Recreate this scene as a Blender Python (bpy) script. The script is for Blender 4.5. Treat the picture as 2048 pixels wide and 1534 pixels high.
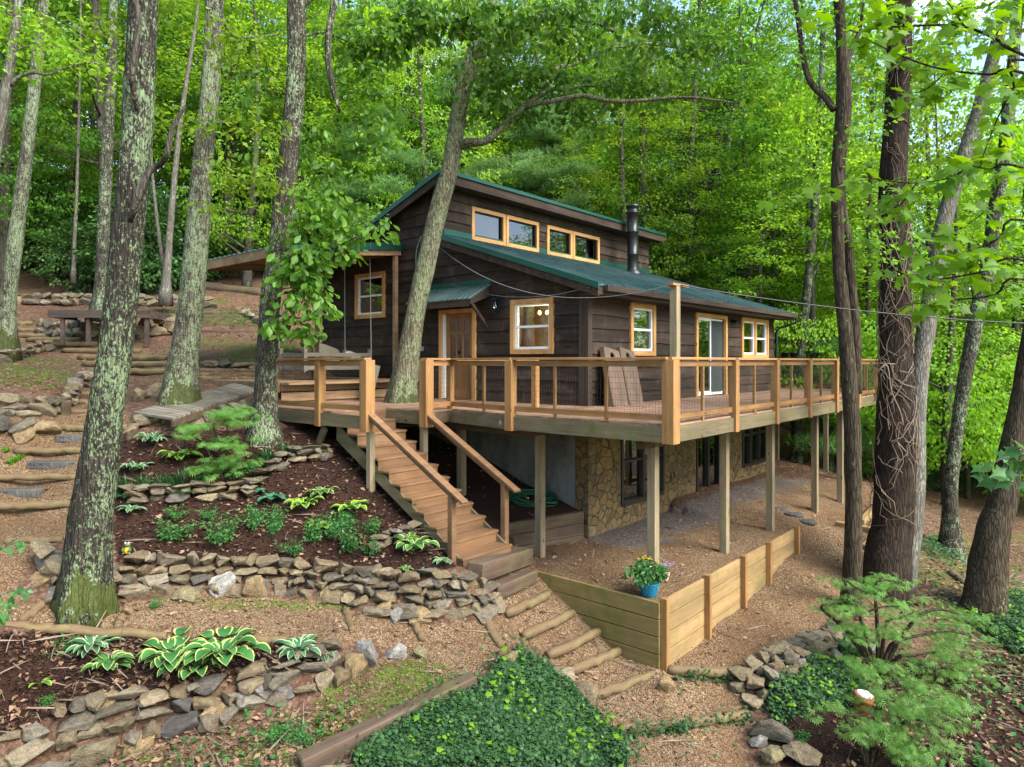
import bpy, bmesh, math, random
import numpy as np
from mathutils import Vector, Matrix, noise as mnoise

for _o in list(bpy.data.objects):
    bpy.data.objects.remove(_o)
SC = bpy.context.scene
COL = SC.collection
R_ = math.radians
random.seed(7)
RNG = np.random.default_rng(11)

# ------------------------------------------------------------------ camera
F = 1358.0          # focal length in pixels of a 2048 px wide frame
HZ = 723.0          # pixel row of the horizon
CH = 0.90           # camera height over the deck boards (z = 0)
cam_d = bpy.data.cameras.new('camera')
cam = bpy.data.objects.new('camera', cam_d)
COL.objects.link(cam)
cam.location = (0, 0, CH)
cam.rotation_euler = (R_(90), 0, 0)
cam_d.sensor_width = 36.0
cam_d.lens = 36.0 * F / 2048.0
cam_d.shift_y = -(767.0 - HZ) / 2048.0
cam_d.clip_start = 0.05
cam_d.clip_end = 2000
SC.camera = cam

# ------------------------------------------------------------------ light
SUN_EL, SUN_AZ = R_(43), R_(130)      # azimuth from +Y towards +X
w = bpy.data.worlds.new('World')
SC.world = w
w.use_nodes = True
nt = w.node_tree
nt.nodes.clear()
n_out = nt.nodes.new('ShaderNodeOutputWorld')
n_bg = nt.nodes.new('ShaderNodeBackground')
n_sky = nt.nodes.new('ShaderNodeTexSky')
n_sky.sky_type = 'NISHITA'
n_sky.sun_disc = False
n_sky.sun_elevation = SUN_EL
n_sky.sun_rotation = SUN_AZ
n_sky.air_density = 1.0
n_sky.dust_density = 1.2
n_bg.inputs['Strength'].default_value = 0.15
n_tc = nt.nodes.new('ShaderNodeTexCoord')
n_mp = nt.nodes.new('ShaderNodeMapping')
n_mp.inputs['Scale'].default_value = (2.2, 2.2, 5.0)
n_no = nt.nodes.new('ShaderNodeTexNoise')
n_no.inputs['Scale'].default_value = 1.6
n_no.inputs['Detail'].default_value = 7
n_no.inputs['Roughness'].default_value = 0.58
n_rm = nt.nodes.new('ShaderNodeMapRange')
n_rm.inputs['From Min'].default_value = 0.55
n_rm.inputs['From Max'].default_value = 0.76
n_mx = nt.nodes.new('ShaderNodeMix')
n_mx.data_type = 'RGBA'
n_mx.inputs['B'].default_value = (6.5, 6.7, 7.0, 1)
nt.links.new(n_tc.outputs['Generated'], n_mp.inputs['Vector'])
nt.links.new(n_mp.outputs[0], n_no.inputs['Vector'])
nt.links.new(n_no.outputs['Fac'], n_rm.inputs['Value'])
nt.links.new(n_rm.outputs[0], n_mx.inputs['Factor'])
nt.links.new(n_sky.outputs[0], n_mx.inputs['A'])
nt.links.new(n_mx.outputs['Result'], n_bg.inputs['Color'])
nt.links.new(n_bg.outputs[0], n_out.inputs['Surface'])

sun_d = bpy.data.lights.new('sun', 'SUN')
sun_d.energy = 2.9
sun_d.angle = R_(38)
sun_d.color = (1.0, 0.95, 0.86)
sun = bpy.data.objects.new('sun', sun_d)
COL.objects.link(sun)
_sd = Vector((math.sin(SUN_AZ) * math.cos(SUN_EL), math.cos(SUN_AZ) * math.cos(SUN_EL), math.sin(SUN_EL)))
sun.rotation_euler = (-_sd).to_track_quat('-Z', 'Y').to_euler()
sun.location = _sd * 60

SC.view_settings.view_transform = 'Standard'
SC.view_settings.look = 'None'
SC.view_settings.exposure = 1.78
SC.view_settings.gamma = 1.0
SC.render.engine = 'CYCLES'
cy = SC.cycles
cy.use_denoising = True
cy.max_bounces = 9
cy.diffuse_bounces = 5
cy.glossy_bounces = 3
cy.transmission_bounces = 6
cy.transparent_max_bounces = 8
cy.caustics_reflective = False
cy.caustics_refractive = False
cy.use_adaptive_sampling = True
cy.adaptive_threshold = 0.015

# ------------------------------------------------------------------ places
def W(px, py, d):
    """photo pixel at depth d metres -> world point"""
    return Vector(((px - 1024.0) / F * d, d, CH - d * (py - HZ) / F))

def G(px, py, z):
    """photo pixel on the level z (below the eye) -> world point"""
    return W(px, py, (CH - z) * F / (py - HZ))

HO = Vector((1.52, 13.7, 0.0))                # near corner of the cabin at deck level
HANG = math.atan2(0.756, 0.655)
HR = Vector((math.cos(HANG), math.sin(HANG), 0))   # u: along the long wall
HL = Vector((-math.sin(HANG), math.cos(HANG), 0))  # v: along the gable wall
def H(u, v, z=0.0):
    return HO + HR * u + HL * v + Vector((0, 0, z))
def UV_(x, y):
    d = Vector((x, y, 0)) - HO
    return d.x * HR.x + d.y * HR.y, d.x * HL.x + d.y * HL.y

# ------------------------------------------------------------------ scene graph
def tag(o, label=None, cat=None, group=None, kind=None):
    if label: o['label'] = label
    if cat: o['category'] = cat
    if group: o['group'] = group
    if kind: o['kind'] = kind
    return o

def thing(name, label, cat, loc=(0, 0, 0), rz=0.0, group=None):
    o = bpy.data.objects.new(name, None)
    o.empty_display_size = 0.2
    COL.objects.link(o)
    o.location = loc
    o.rotation_euler = (0, 0, rz)
    return tag(o, label, cat, group)

def link(name, me, mat=None, parent=None, loc=None, rot=None, scale=None):
    o = bpy.data.objects.new(name, me)
    COL.objects.link(o)
    if mat is not None and not me.materials:
        me.materials.append(mat)
    if parent is not None: o.parent = parent
    if loc is not None: o.location = loc
    if rot is not None: o.rotation_euler = rot
    if scale is not None: o.scale = scale
    return o

def copy_tree(root, loc=None, rz=None, scale=None, label=None, group=None):
    r = root.copy(); COL.objects.link(r)
    if loc is not None: r.location = loc
    if rz is not None: r.rotation_euler = (0, 0, rz)
    if scale is not None: r.scale = scale if hasattr(scale, '__len__') else (scale,) * 3
    if label: r['label'] = label
    if group: r['group'] = group
    for ch in list(root.children):
        c = ch.copy(); COL.objects.link(c); c.parent = r
        for g in ch.children:
            d = g.copy(); COL.objects.link(d); d.parent = c
    return r

class MB:
    """collects boxes, beams, tubes and polygons into one mesh"""
    def __init__(s, fn=None):
        s.v = []; s.f = []; s.uv = None; s.fn = fn or (lambda a, b, c: (a, b, c))
    def add(s, vs, fs):
        o = len(s.v)
        s.v += [tuple(p) for p in vs]
        s.f += [tuple(i + o for i in f) for f in fs]
        return o
    def hexa(s, p):
        return s.add(p, [(0, 3, 2, 1), (4, 5, 6, 7), (0, 1, 5, 4), (1, 2, 6, 5), (2, 3, 7, 6), (3, 0, 4, 7)])
    def box(s, a0, a1, b0, b1, c0, c1):
        f = s.fn
        return s.hexa([f(a0, b0, c0), f(a1, b0, c0), f(a1, b1, c0), f(a0, b1, c0),
                       f(a0, b0, c1), f(a1, b0, c1), f(a1, b1, c1), f(a0, b1, c1)])
    def beam(s, p0, p1, w, h, up=(0, 0, 1), nseg=1, wob=0.0):
        p0 = Vector(p0); p1 = Vector(p1); d = (p1 - p0).normalized(); up = Vector(up)
        if abs(d.dot(up)) > 0.97: up = Vector((1, 0, 0))
        sd = d.cross(up).normalized(); uu = sd.cross(d).normalized()
        a, b = sd * w / 2, uu * h / 2
        return s.hexa([p0 - a - b, p0 + a - b, p0 + a + b, p0 - a + b, p1 - a - b, p1 + a - b, p1 + a + b, p1 - a + b])
    def tube(s, pts, rad, n=8, cap=True, rough=0.0, seed=0):
        pts = [Vector(p) for p in pts]
        if not hasattr(rad, '__len__'): rad = [rad] * len(pts)
        o = len(s.v); ref = Vector((0.31, 0.93, 0.17))
        m = len(pts)
        for i, p in enumerate(pts):
            t = (pts[min(i + 1, m - 1)] - pts[max(i - 1, 0)]).normalized()
            a = (ref - t * ref.dot(t)).normalized(); b = t.cross(a)
            for k in range(n):
                an = 2 * math.pi * k / n
                r = rad[i]
                if rough:
                    q = Vector((math.cos(an) * 2.4, math.sin(an) * 2.4, p.z * 1.1 + seed))
                    r *= 1 + rough * mnoise.noise(q) + rough * 0.6 * mnoise.noise(q * 2.7) + rough * 0.5 * mnoise.noise(q * 6.1)
                s.v.append(tuple(p + (a * math.cos(an) + b * math.sin(an)) * r))
        for i in range(m - 1):
            for k in range(n):
                k2 = (k + 1) % n
                s.f.append((o + i * n + k, o + i * n + k2, o + (i + 1) * n + k2, o + (i + 1) * n + k))
        if cap:
            s.f.append(tuple(o + k for k in range(n))[::-1])
            s.f.append(tuple(o + (m - 1) * n + k for k in range(n)))
    def lathe(s, prof, n=24, c=(0, 0, 0)):
        o = len(s.v)
        for r, z in prof:
            for k in range(n):
                an = 2 * math.pi * k / n
                s.v.append((c[0] + r * math.cos(an), c[1] + r * math.sin(an), c[2] + z))
        for i in range(len(prof) - 1):
            for k in range(n):
                k2 = (k + 1) % n
                s.f.append((o + i * n + k, o + i * n + k2, o + (i + 1) * n + k2, o + (i + 1) * n + k))
        s.f.append(tuple(o + k for k in range(n))[::-1])
        s.f.append(tuple(o + (len(prof) - 1) * n + k for k in range(n)))
    def prism(s, poly, d):
        """poly: list of 3D points, d: extrusion vector"""
        n = len(poly); d = Vector(d)
        s.add([Vector(p) for p in poly] + [Vector(p) + d for p in poly],
              [tuple(range(n))[::-1], tuple(range(n, 2 * n))] + [(i, (i + 1) % n, n + (i + 1) % n, n + i) for i in range(n)])
    def mesh(s, name, smooth=False, bevel=0.0):
        me = bpy.data.meshes.new(name)
        me.from_pydata(s.v, [], s.f)
        bm = bmesh.new(); bm.from_mesh(me)
        bmesh.ops.recalc_face_normals(bm, faces=bm.faces)
        if bevel:
            bmesh.ops.bevel(bm, geom=[e for e in bm.edges if len(e.link_faces) == 2 and e.calc_face_angle(0) > 0.6], offset=bevel, segments=1, affect='EDGES', clamp_overlap=True)
        bm.to_mesh(me); bm.free()
        if smooth:
            me.polygons.foreach_set('use_smooth', [True] * len(me.polygons))
        me.update()
        return me
    def build(s, name, mat, parent=None, smooth=False, bevel=0.0, loc=None, rot=None):
        return link(name, s.mesh(name, smooth, bevel), mat, parent, loc, rot)

def catmull(pts, per=4):
    """pts: list of tuples of any length -> smoothed list"""
    P = [np.array(p, float) for p in pts]
    if len(P) < 3:
        out = []
        for i in range(per * (len(P) - 1) + 1):
            t = i / per; k = min(int(t), len(P) - 2); out.append(P[k] + (P[k + 1] - P[k]) * (t - k))
        return out
    P = [2 * P[0] - P[1]] + P + [2 * P[-1] - P[-2]]
    out = []
    for i in range(1, len(P) - 2):
        for j in range(per):
            t = j / per
            a, b, c, d = P[i - 1:i + 3]
            out.append(0.5 * (2 * b + (c - a) * t + (2 * a - 5 * b + 4 * c - d) * t * t + (3 * b - a - 3 * c + d) * t ** 3))
    out.append(P[-2])
    return out

# ------------------------------------------------------------------ materials
def nodes(name):
    m = bpy.data.materials.new(name); m.use_nodes = True
    t = m.node_tree; t.nodes.clear()
    return m, t
def N(t, kind, **kw):
    n = t.nodes.new('ShaderNode' + kind)
    for k, v in kw.items():
        if k.startswith('_'): setattr(n, k[1:], v)
        else: n.inputs[k.replace('__', ' ')].default_value = v
    return n
def rgb(c): return (c[0], c[1], c[2], 1.0)
def ramp(t, fac, stops):
    r = t.nodes.new('ShaderNodeValToRGB')
    cr = r.color_ramp
    while len(cr.elements) < len(stops): cr.elements.new(0.5)
    for e, (p, c) in zip(cr.elements, stops):
        e.position = p; e.color = rgb(c) if len(c) == 3 else c
    if fac is not None: t.links.new(fac, r.inputs[0])
    return r
def mix(t, fac, a, b, mode='MIX'):
    m = t.nodes.new('ShaderNodeMix'); m.data_type = 'RGBA'; m.blend_type = mode
    for sock, val in (('Factor', fac), ('A', a), ('B', b)):
        if isinstance(val, (int, float)): m.inputs[sock].default_value = val
        elif isinstance(val, tuple): m.inputs[sock].default_value = rgb(val)
        else: t.links.new(val, m.inputs[sock])
    return m.outputs['Result']
def mapped(t, scale, coord='Object'):
    tc = t.nodes.new('ShaderNodeTexCoord'); mp = t.nodes.new('ShaderNodeMapping')
    mp.inputs['Scale'].default_value = scale
    t.links.new(tc.outputs[coord], mp.inputs['Vector'])
    return mp.outputs[0]
def noise(t, vec, scale, detail=4, rough=0.55, dist=0.0):
    n = N(t, 'TexNoise', Scale=scale, Detail=detail, Roughness=rough, Distortion=dist)
    if vec is not None: t.links.new(vec, n.inputs['Vector'])
    return n.outputs['Fac']
def finish(t, col, rough=0.7, spec=0.3, bump=None, bstr=0.4, bdist=0.02, metal=0.0):
    b = N(t, 'BsdfPrincipled', Roughness=rough if isinstance(rough, float) else 0.6, Metallic=metal)
    b.inputs['Specular IOR Level'].default_value = spec
    if isinstance(col, tuple): b.inputs['Base Color'].default_value = rgb(col)
    else: t.links.new(col, b.inputs['Base Color'])
    if not isinstance(rough, float): t.links.new(rough, b.inputs['Roughness'])
    if bump is not None:
        bp = N(t, 'Bump', Strength=bstr, Distance=bdist)
        t.links.new(bump, bp.inputs['Height']); t.links.new(bp.outputs[0], b.inputs['Normal'])
    o = N(t, 'OutputMaterial')
    t.links.new(b.outputs[0], o.inputs['Surface'])
    return b

def mat_plain(name, col, rough=0.6, spec=0.3, metal=0.0, var=0.15):
    m, t = nodes(name)
    v = mapped(t, (1, 1, 1))
    n = noise(t, v, 14, 5)
    c = mix(t, n, tuple(x * (1 - var) for x in col), tuple(min(1, x * (1 + var)) for x in col))
    n2 = noise(t, mapped(t, (1, 1, .6)), 1.3, 6, 0.68)
    c = mix(t, min(1.0, var * 4), c, ramp(t, n2, [(0.36, (0.55, 0.53, 0.5)), (0.6, (1.12, 1.12, 1.12))]).outputs[0], 'MULTIPLY')
    finish(t, c, rough, spec, n, 0.15, 0.004, metal)
    return m

def mat_wood(name, dark, light, axis, stain=None, stain_amt=0.0, rough=0.65, spec=0.25, isl=0.35, gs=7.0):
    """grain stretched along the given local axis; stain = patches of algae or wear"""
    m, t = nodes(name)
    sc = [gs, gs, gs]; sc['xyz'.index(axis)] = gs * 0.06
    v = mapped(t, tuple(sc))
    geo = t.nodes.new('ShaderNodeNewGeometry')
    off = N(t, 'VectorMath', _operation='SCALE'); off.inputs['Scale'].default_value = 37.0
    cv = t.nodes.new('ShaderNodeCombineXYZ')
    for k in range(3): t.links.new(geo.outputs['Random Per Island'], cv.inputs[k])
    t.links.new(cv.outputs[0], off.inputs[0])
    ad = N(t, 'VectorMath', _operation='ADD')
    t.links.new(v, ad.inputs[0]); t.links.new(off.outputs[0], ad.inputs[1])
    g = noise(t, ad.outputs[0], 1.0, 7, 0.62, 0.35)
    g2 = noise(t, ad.outputs[0], 5.0, 4, 0.6)
    st = mix(t, 0.35, g, g2)
    r = ramp(t, st, [(0.30, dark), (0.68, light)])
    b1 = N(t, 'MapRange'); b1.inputs['To Min'].default_value = 1 - isl; b1.inputs['To Max'].default_value = 1 + isl
    t.links.new(geo.outputs['Random Per Island'], b1.inputs['Value'])
    hs = N(t, 'HueSaturation'); t.links.new(r.outputs[0], hs.inputs['Color']); t.links.new(b1.outputs[0], hs.inputs['Value'])
    col = hs.outputs[0]
    lo = noise(t, ad.outputs[0], .35, 4, 0.6); lo2 = noise(t, mapped(t, (1, 1, 1)), 1.1, 5, 0.65)
    wr = ramp(t, mix(t, .5, lo, lo2), [(0.36, (0.55, 0.55, 0.56)), (0.62, (1.18, 1.15, 1.1))])
    col = mix(t, 0.8, col, wr.outputs[0], 'MULTIPLY')
    ks = [1.0, 1.0, 1.0]; ks['xyz'.index(axis)] = .45
    kv = N(t, 'TexVoronoi', Scale=3.4); t.links.new(mapped(t, tuple(ks)), kv.inputs['Vector'])
    kr = ramp(t, kv.outputs['Distance'], [(0.05, (0.22, 0.16, 0.12)), (0.085, (1, 1, 1))])
    col = mix(t, 0.8, col, kr.outputs[0], 'MULTIPLY')
    if stain:
        sn = noise(t, mapped(t, (1, 1, 1)), 2.2, 6, 0.65)
        sr = ramp(t, sn, [(0.48 - 0.2 * (stain_amt - 0.5), (0, 0, 0)), (0.66 - 0.2 * (stain_amt - 0.5), (1, 1, 1))])
        sf = N(t, 'Math', _operation='MULTIPLY'); sf.inputs[1].default_value = min(1.0, stain_amt + 0.25)
        t.links.new(sr.outputs[0], sf.inputs[0])
        col = mix(t, sf.outputs[0], col, stain)
    finish(t, col, rough, spec, st, 0.5, 0.006)
    return m

def mat_leaf(name, dark, light, trans=0.42, rough=0.45, obj_var=0.12, spec=0.25):
    m, t = nodes(name)
    geo = t.nodes.new('ShaderNodeNewGeometry'); oi = t.nodes.new('ShaderNodeObjectInfo')
    r = ramp(t, geo.outputs['Random Per Island'], [(0.0, dark), (1.0, light)])
    h1 = N(t, 'MapRange'); h1.inputs['To Min'].default_value = 0.5 - obj_var * 0.03; h1.inputs['To Max'].default_value = 0.5 + obj_var * 0.06
    v1 = N(t, 'MapRange'); v1.inputs['To Min'].default_value = 1 - obj_var * 1.6; v1.inputs['To Max'].default_value = 1 + obj_var * 1.8
    t.links.new(oi.outputs['Random'], h1.inputs['Value'])
    ml = N(t, 'Math', _operation='MULTIPLY'); ml.inputs[1].default_value = 7.31
    fr = N(t, 'Math', _operation='FRACT')
    t.links.new(oi.outputs['Random'], ml.inputs[0]); t.links.new(ml.outputs[0], fr.inputs[0]); t.links.new(fr.outputs[0], v1.inputs['Value'])
    hs = N(t, 'HueSaturation'); t.links.new(r.outputs[0], hs.inputs['Color'])
    t.links.new(h1.outputs[0], hs.inputs['Hue']); t.links.new(v1.outputs[0], hs.inputs['Value'])
    b = N(t, 'BsdfPrincipled', Roughness=rough); b.inputs['Specular IOR Level'].default_value = spec
    t.links.new(hs.outputs[0], b.inputs['Base Color'])
    tr = N(t, 'BsdfTranslucent')
    hs2 = N(t, 'HueSaturation', Hue=0.485, Saturation=1.05, Value=1.5)
    t.links.new(hs.outputs[0], hs2.inputs['Color']); t.links.new(hs2.outputs[0], tr.inputs['Color'])
    mx = N(t, 'MixShader', Fac=trans)
    t.links.new(b.outputs[0], mx.inputs[1]); t.links.new(tr.outputs[0], mx.inputs[2])
    o = N(t, 'OutputMaterial'); t.links.new(mx.outputs[0], o.inputs['Surface'])
    return m

def mat_bark(name, dark, light, lichen=None, amount=0.5, lscale=7.0, moss=None, moss_top=1.2, furrow=9.0):
    m, t = nodes(name)
    v = mapped(t, (furrow, furrow, furrow * 0.15))
    g = noise(t, v, 1.9, 7, 0.66, 0.8)
    vo = N(t, 'TexVoronoi', Scale=2.2, _feature='DISTANCE_TO_EDGE')
    dv = N(t, 'VectorMath', _operation='ADD')
    nn = N(t, 'TexNoise', Scale=1.3, Detail=4.0); t.links.new(v, nn.inputs['Vector'])
    t.links.new(v, dv.inputs[0]); t.links.new(nn.outputs['Color'], dv.inputs[1])
    t.links.new(dv.outputs[0], vo.inputs['Vector'])
    fu = ramp(t, vo.outputs['Distance'], [(0.0, (0, 0, 0)), (0.22, (1, 1, 1))])
    hgt = mix(t, 0.62, fu.outputs[0], g)
    r = ramp(t, hgt, [(0.18, dark), (0.75, light)])
    col = r.outputs[0]
    if lichen:
        v2 = mapped(t, (1, 1, 0.6))
        big = noise(t, v2, 1.5, 3, 0.5)
        sm = noise(t, v2, lscale * 3.4, 5, 0.72, 0.4)
        md = noise(t, v2, lscale, 3, 0.5)
        s1 = mix(t, 0.27, sm, md); s2 = mix(t, 0.24, s1, big)
        th = 0.60 - 0.17 * amount
        lr = ramp(t, s2, [(th, (0, 0, 0)), (th + 0.035, (1, 1, 1))])
        lc = mix(t, noise(t, v2, 11, 3), lichen[0], lichen[1])
        hm = N(t, 'Math', _operation='MULTIPLY'); hr2 = ramp(t, hgt, [(0.22, (0.25, 0.25, 0.25)), (0.5, (1, 1, 1))])
        t.links.new(lr.outputs[0], hm.inputs[0]); t.links.new(hr2.outputs[0], hm.inputs[1])
        col = mix(t, hm.outputs[0], col, lc)
    if moss:
        tc = t.nodes.new('ShaderNodeTexCoord'); sp = t.nodes.new('ShaderNodeSeparateXYZ')
        t.links.new(tc.outputs['Object'], sp.inputs[0])
        mr = N(t, 'MapRange'); mr.inputs['From Min'].default_value = moss_top; mr.inputs['From Max'].default_value = -0.5
        t.links.new(sp.outputs['Z'], mr.inputs['Value'])
        nz0 = noise(t, mapped(t, (1, 1, .7)), 4.5, 6, 0.68)
        nzm = N(t, 'MapRange'); nzm.inputs['From Min'].default_value = .3; nzm.inputs['From Max'].default_value = .7; t.links.new(nz0, nzm.inputs['Value']); nz = nzm.outputs[0]
        ad = N(t, 'Math', _operation='ADD'); t.links.new(mr.outputs[0], ad.inputs[0]); t.links.new(nz, ad.inputs[1])
        mrp = ramp(t, ad.outputs[0], [(0.95, (0, 0, 0)), (1.15 if False else 1.0, (.85, .85, .85))])
        col = mix(t, mrp.outputs[0], col, moss)
    finish(t, col, 0.9, 0.12, hgt, 0.9, 0.03)
    return m

def mat_stone(name, cols, moss=0.25):
    m, t = nodes(name)
    oi = t.nodes.new('ShaderNodeObjectInfo'); geo = t.nodes.new('ShaderNodeNewGeometry')
    ad0 = N(t, 'Math', _operation='ADD'); fr = N(t, 'Math', _operation='FRACT')
    t.links.new(oi.outputs['Random'], ad0.inputs[0]); t.links.new(geo.outputs['Random Per Island'], ad0.inputs[1]); t.links.new(ad0.outputs[0], fr.inputs[0])
    r = ramp(t, fr.outputs[0], [(i / (len(cols) - 1), c) for i, c in enumerate(cols)])
    v = mapped(t, (1, 1, 1))
    n1 = noise(t, v, 5, 6, 0.65); n2 = noise(t, v, 28, 4, 0.6)
    nn = mix(t, 0.5, n1, n2)
    rr = ramp(t, nn, [(0.34, (0.28, 0.28, 0.28)), (0.5, (0.95, 0.93, 0.9)), (0.64, (1.6, 1.55, 1.45))])
    col = mix(t, 0.95, r.outputs[0], rr.outputs[0], 'MULTIPLY')
    if moss:
        sm = noise(t, v, 3.0, 5, 0.7)
        sr = ramp(t, sm, [(0.60, (0, 0, 0)), (0.72, (1, 1, 1))])
        mf = N(t, 'Math', _operation='MULTIPLY'); mf.inputs[1].default_value = moss
        t.links.new(sr.outputs[0], mf.inputs[0])
        col = mix(t, mf.outputs[0], col, (0.09, 0.11, 0.03))
    finish(t, col, 0.85, 0.2, nn, 1.0, 0.05)
    return m

def mat_metal_roof(name, col, col2):
    m, t = nodes(name)
    v = mapped(t, (1, 1, 1))
    n = noise(t, v, 1.7, 6, 0.65); n2 = noise(t, v, 22, 3)
    c = mix(t, ramp(t, n, [(0.35, (0, 0, 0)), (0.7, (1, 1, 1))]).outputs[0], col, col2)
    sp = ramp(t, n2, [(0.66, (1, 1, 1)), (0.74, (0.5, 0.46, 0.4))])
    c = mix(t, 0.8, c, sp.outputs[0], 'MULTIPLY')
    finish(t, c, 0.36, 0.5, n, 0.08, 0.01, 0.45)
    return m

def mat_glass(name, tint=(0.9, 0.95, 0.95), refl=0.32):
    m, t = nodes(name)
    tr = N(t, 'BsdfTransparent'); tr.inputs['Color'].default_value = rgb(tint)
    gl = N(t, 'BsdfGlossy', Roughness=0.02); gl.inputs['Color'].default_value = (0.9, 0.95, 1, 1)
    fr = N(t, 'Fresnel', IOR=1.5)
    ad = N(t, 'Math', _operation='ADD'); ad.inputs[1].default_value = refl
    n = noise(t, mapped(t, (1, 1, 1)), 2.5, 2); bp = N(t, 'Bump', Strength=0.05, Distance=0.02)
    t.links.new(n, bp.inputs['Height']); t.links.new(bp.outputs[0], gl.inputs['Normal'])
    t.links.new(fr.outputs[0], ad.inputs[0])
    mx = N(t, 'MixShader'); t.links.new(ad.outputs[0], mx.inputs[0])
    t.links.new(tr.outputs[0], mx.inputs[1]); t.links.new(gl.outputs[0], mx.inputs[2])
    o = N(t, 'OutputMaterial'); t.links.new(mx.outputs[0], o.inputs['Surface'])
    return m

def mat_emit(name, col, st):
    m, t = nodes(name)
    e = N(t, 'Emission', Strength=st); e.inputs['Color'].default_value = rgb(col)
    o = N(t, 'OutputMaterial'); t.links.new(e.outputs[0], o.inputs['Surface'])
    return m

M = {}
M['siding_l'] = mat_wood('dark siding on the gable', (0.012, 0.0085, 0.0065), (0.056, 0.037, 0.027), 'y', (0.11, 0.09, 0.075), 0.22, 0.72, 0.2, 0.35, 9)
M['siding_r'] = mat_wood('dark siding on the long side', (0.012, 0.0085, 0.0065), (0.058, 0.038, 0.027), 'x', (0.11, 0.09, 0.075), 0.22, 0.72, 0.2, 0.35, 9)
M['dark_v'] = mat_wood('dark vertical board', (0.013, 0.009, 0.007), (0.07, 0.05, 0.038), 'z', None, 0, 0.7, 0.2, 0.2, 9)
M['dark_x'] = mat_wood('dark fascia', (0.014, 0.0095, 0.0075), (0.075, 0.052, 0.04), 'x', None, 0, 0.7, 0.2, 0.2, 9)
M['trim_v'] = mat_wood('honey pine upright', (0.36, 0.17, 0.052), (0.60, 0.34, 0.13), 'z', None, 0, 0.5, 0.35, 0.1, 10)
M['trim_x'] = mat_wood('honey pine along', (0.36, 0.17, 0.052), (0.60, 0.34, 0.13), 'x', None, 0, 0.5, 0.35, 0.1, 10)
M['door'] = mat_wood('varnished door', (0.15, 0.062, 0.018), (0.33, 0.155, 0.05), 'z', None, 0, 0.4, 0.4, 0.1, 10)
M['rail_v'] = mat_wood('stained rail upright', (0.13, 0.064, 0.023), (0.34, 0.185, 0.068), 'z', (0.17, 0.085, 0.035), 0.3, 0.6, 0.3, 0.22, 9)
M['rail_x'] = mat_wood('stained rail along x', (0.15, 0.07, 0.025), (0.37, 0.195, 0.07), 'x', (0.18, 0.13, 0.09), 0.4, 0.6, 0.3, 0.22, 9)
M['rail_y'] = mat_wood('stained rail along y', (0.15, 0.07, 0.025), (0.37, 0.195, 0.07), 'y', (0.18, 0.13, 0.09), 0.4, 0.6, 0.3, 0.22, 9)
M['deck'] = mat_wood('red brown deck boards', (0.15, 0.08, 0.05), (0.32, 0.195, 0.13), 'x', (0.30, 0.22, 0.17), 0.35, 0.55, 0.35, 0.2, 7)
M['stair'] = mat_wood('stair boards', (0.095, 0.05, 0.025), (0.22, 0.125, 0.062), 'x', (0.14, 0.085, 0.055), 0.35, 0.6, 0.3, 0.2, 9)
M['rim_x'] = mat_wood('mossy rim joist along x', (0.075, 0.06, 0.035), (0.20, 0.165, 0.10), 'x', (0.075, 0.085, 0.028), 0.5, 0.8, 0.15, 0.2, 8)
M['rim_y'] = mat_wood('mossy rim joist along y', (0.075, 0.06, 0.035), (0.20, 0.165, 0.10), 'y', (0.075, 0.085, 0.028), 0.5, 0.8, 0.15, 0.2, 8)
M['post'] = mat_wood('weathered deck post', (0.105, 0.085, 0.055), (0.27, 0.215, 0.14), 'z', (0.10, 0.12, 0.045), 0.42, 0.8, 0.15, 0.2, 10)
M['plank_x'] = mat_wood('treated plank along x', (0.15, 0.095, 0.042), (0.31, 0.21, 0.098), 'x', (0.13, 0.115, 0.04), 0.5, 0.7, 0.25, 0.3, 6)
M['plank_y_shaded'] = mat_wood('shaded treated plank along y', (0.12, 0.088, 0.032), (0.26, 0.185, 0.07), 'y', (0.10, 0.095, 0.026), 0.6, 0.7, 0.25, 0.18, 6)  # darker copy of the other planks: left face's shade put into the colour
M['oldwood_x'] = mat_wood('old dark timber', (0.035, 0.025, 0.018), (0.12, 0.085, 0.06), 'x', (0.09, 0.10, 0.03), 0.3, 0.85, 0.15, 0.25, 7)
M['greywood'] = mat_wood('grey weathered wood', (0.085, 0.075, 0.06), (0.23, 0.205, 0.165), 'x', None, 0, 0.8, 0.15, 0.25, 8)
M['log'] = mat_wood('landscape log', (0.07, 0.046, 0.025), (0.19, 0.135, 0.076), 'x', (0.16, 0.145, 0.06), 0.45, 0.85, 0.15, 0.3, 9)
M['board'] = mat_wood('worn brown board', (0.07, 0.048, 0.034), (0.18, 0.125, 0.09), 'z', (0.20, 0.165, 0.13), 0.25, 0.7, 0.2, 0.1, 6)
M['porch'] = mat_wood('porch timber', (0.17, 0.105, 0.055), (0.38, 0.25, 0.14), 'x', (0.13, 0.085, 0.05), 0.3, 0.7, 0.2, 0.25, 8)
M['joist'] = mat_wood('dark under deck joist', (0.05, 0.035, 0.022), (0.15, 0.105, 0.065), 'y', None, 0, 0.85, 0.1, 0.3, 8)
M['platform'] = mat_wood('dark stained platform', (0.03, 0.022, 0.02), (0.10, 0.075, 0.066), 'x', None, 0, 0.75, 0.2, 0.15, 8)
M['white'] = mat_plain('white vinyl', (0.78, 0.79, 0.78), 0.4, 0.4, 0, 0.04)
M['dark_frame'] = mat_plain('dark bronze window frame', (0.022, 0.016, 0.013), 0.5, 0.4, 0, 0.2)
M['black'] = mat_plain('black metal', (0.018, 0.019, 0.021), 0.35, 0.5, 0.3, 0.25)
M['grey'] = mat_plain('grey metal', (0.32, 0.34, 0.35), 0.45, 0.4, 0.3, 0.12)
M['conc'] = mat_plain('rough grey concrete', (0.16, 0.16, 0.16), 0.92, 0.15, 0, 0.35)
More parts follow.
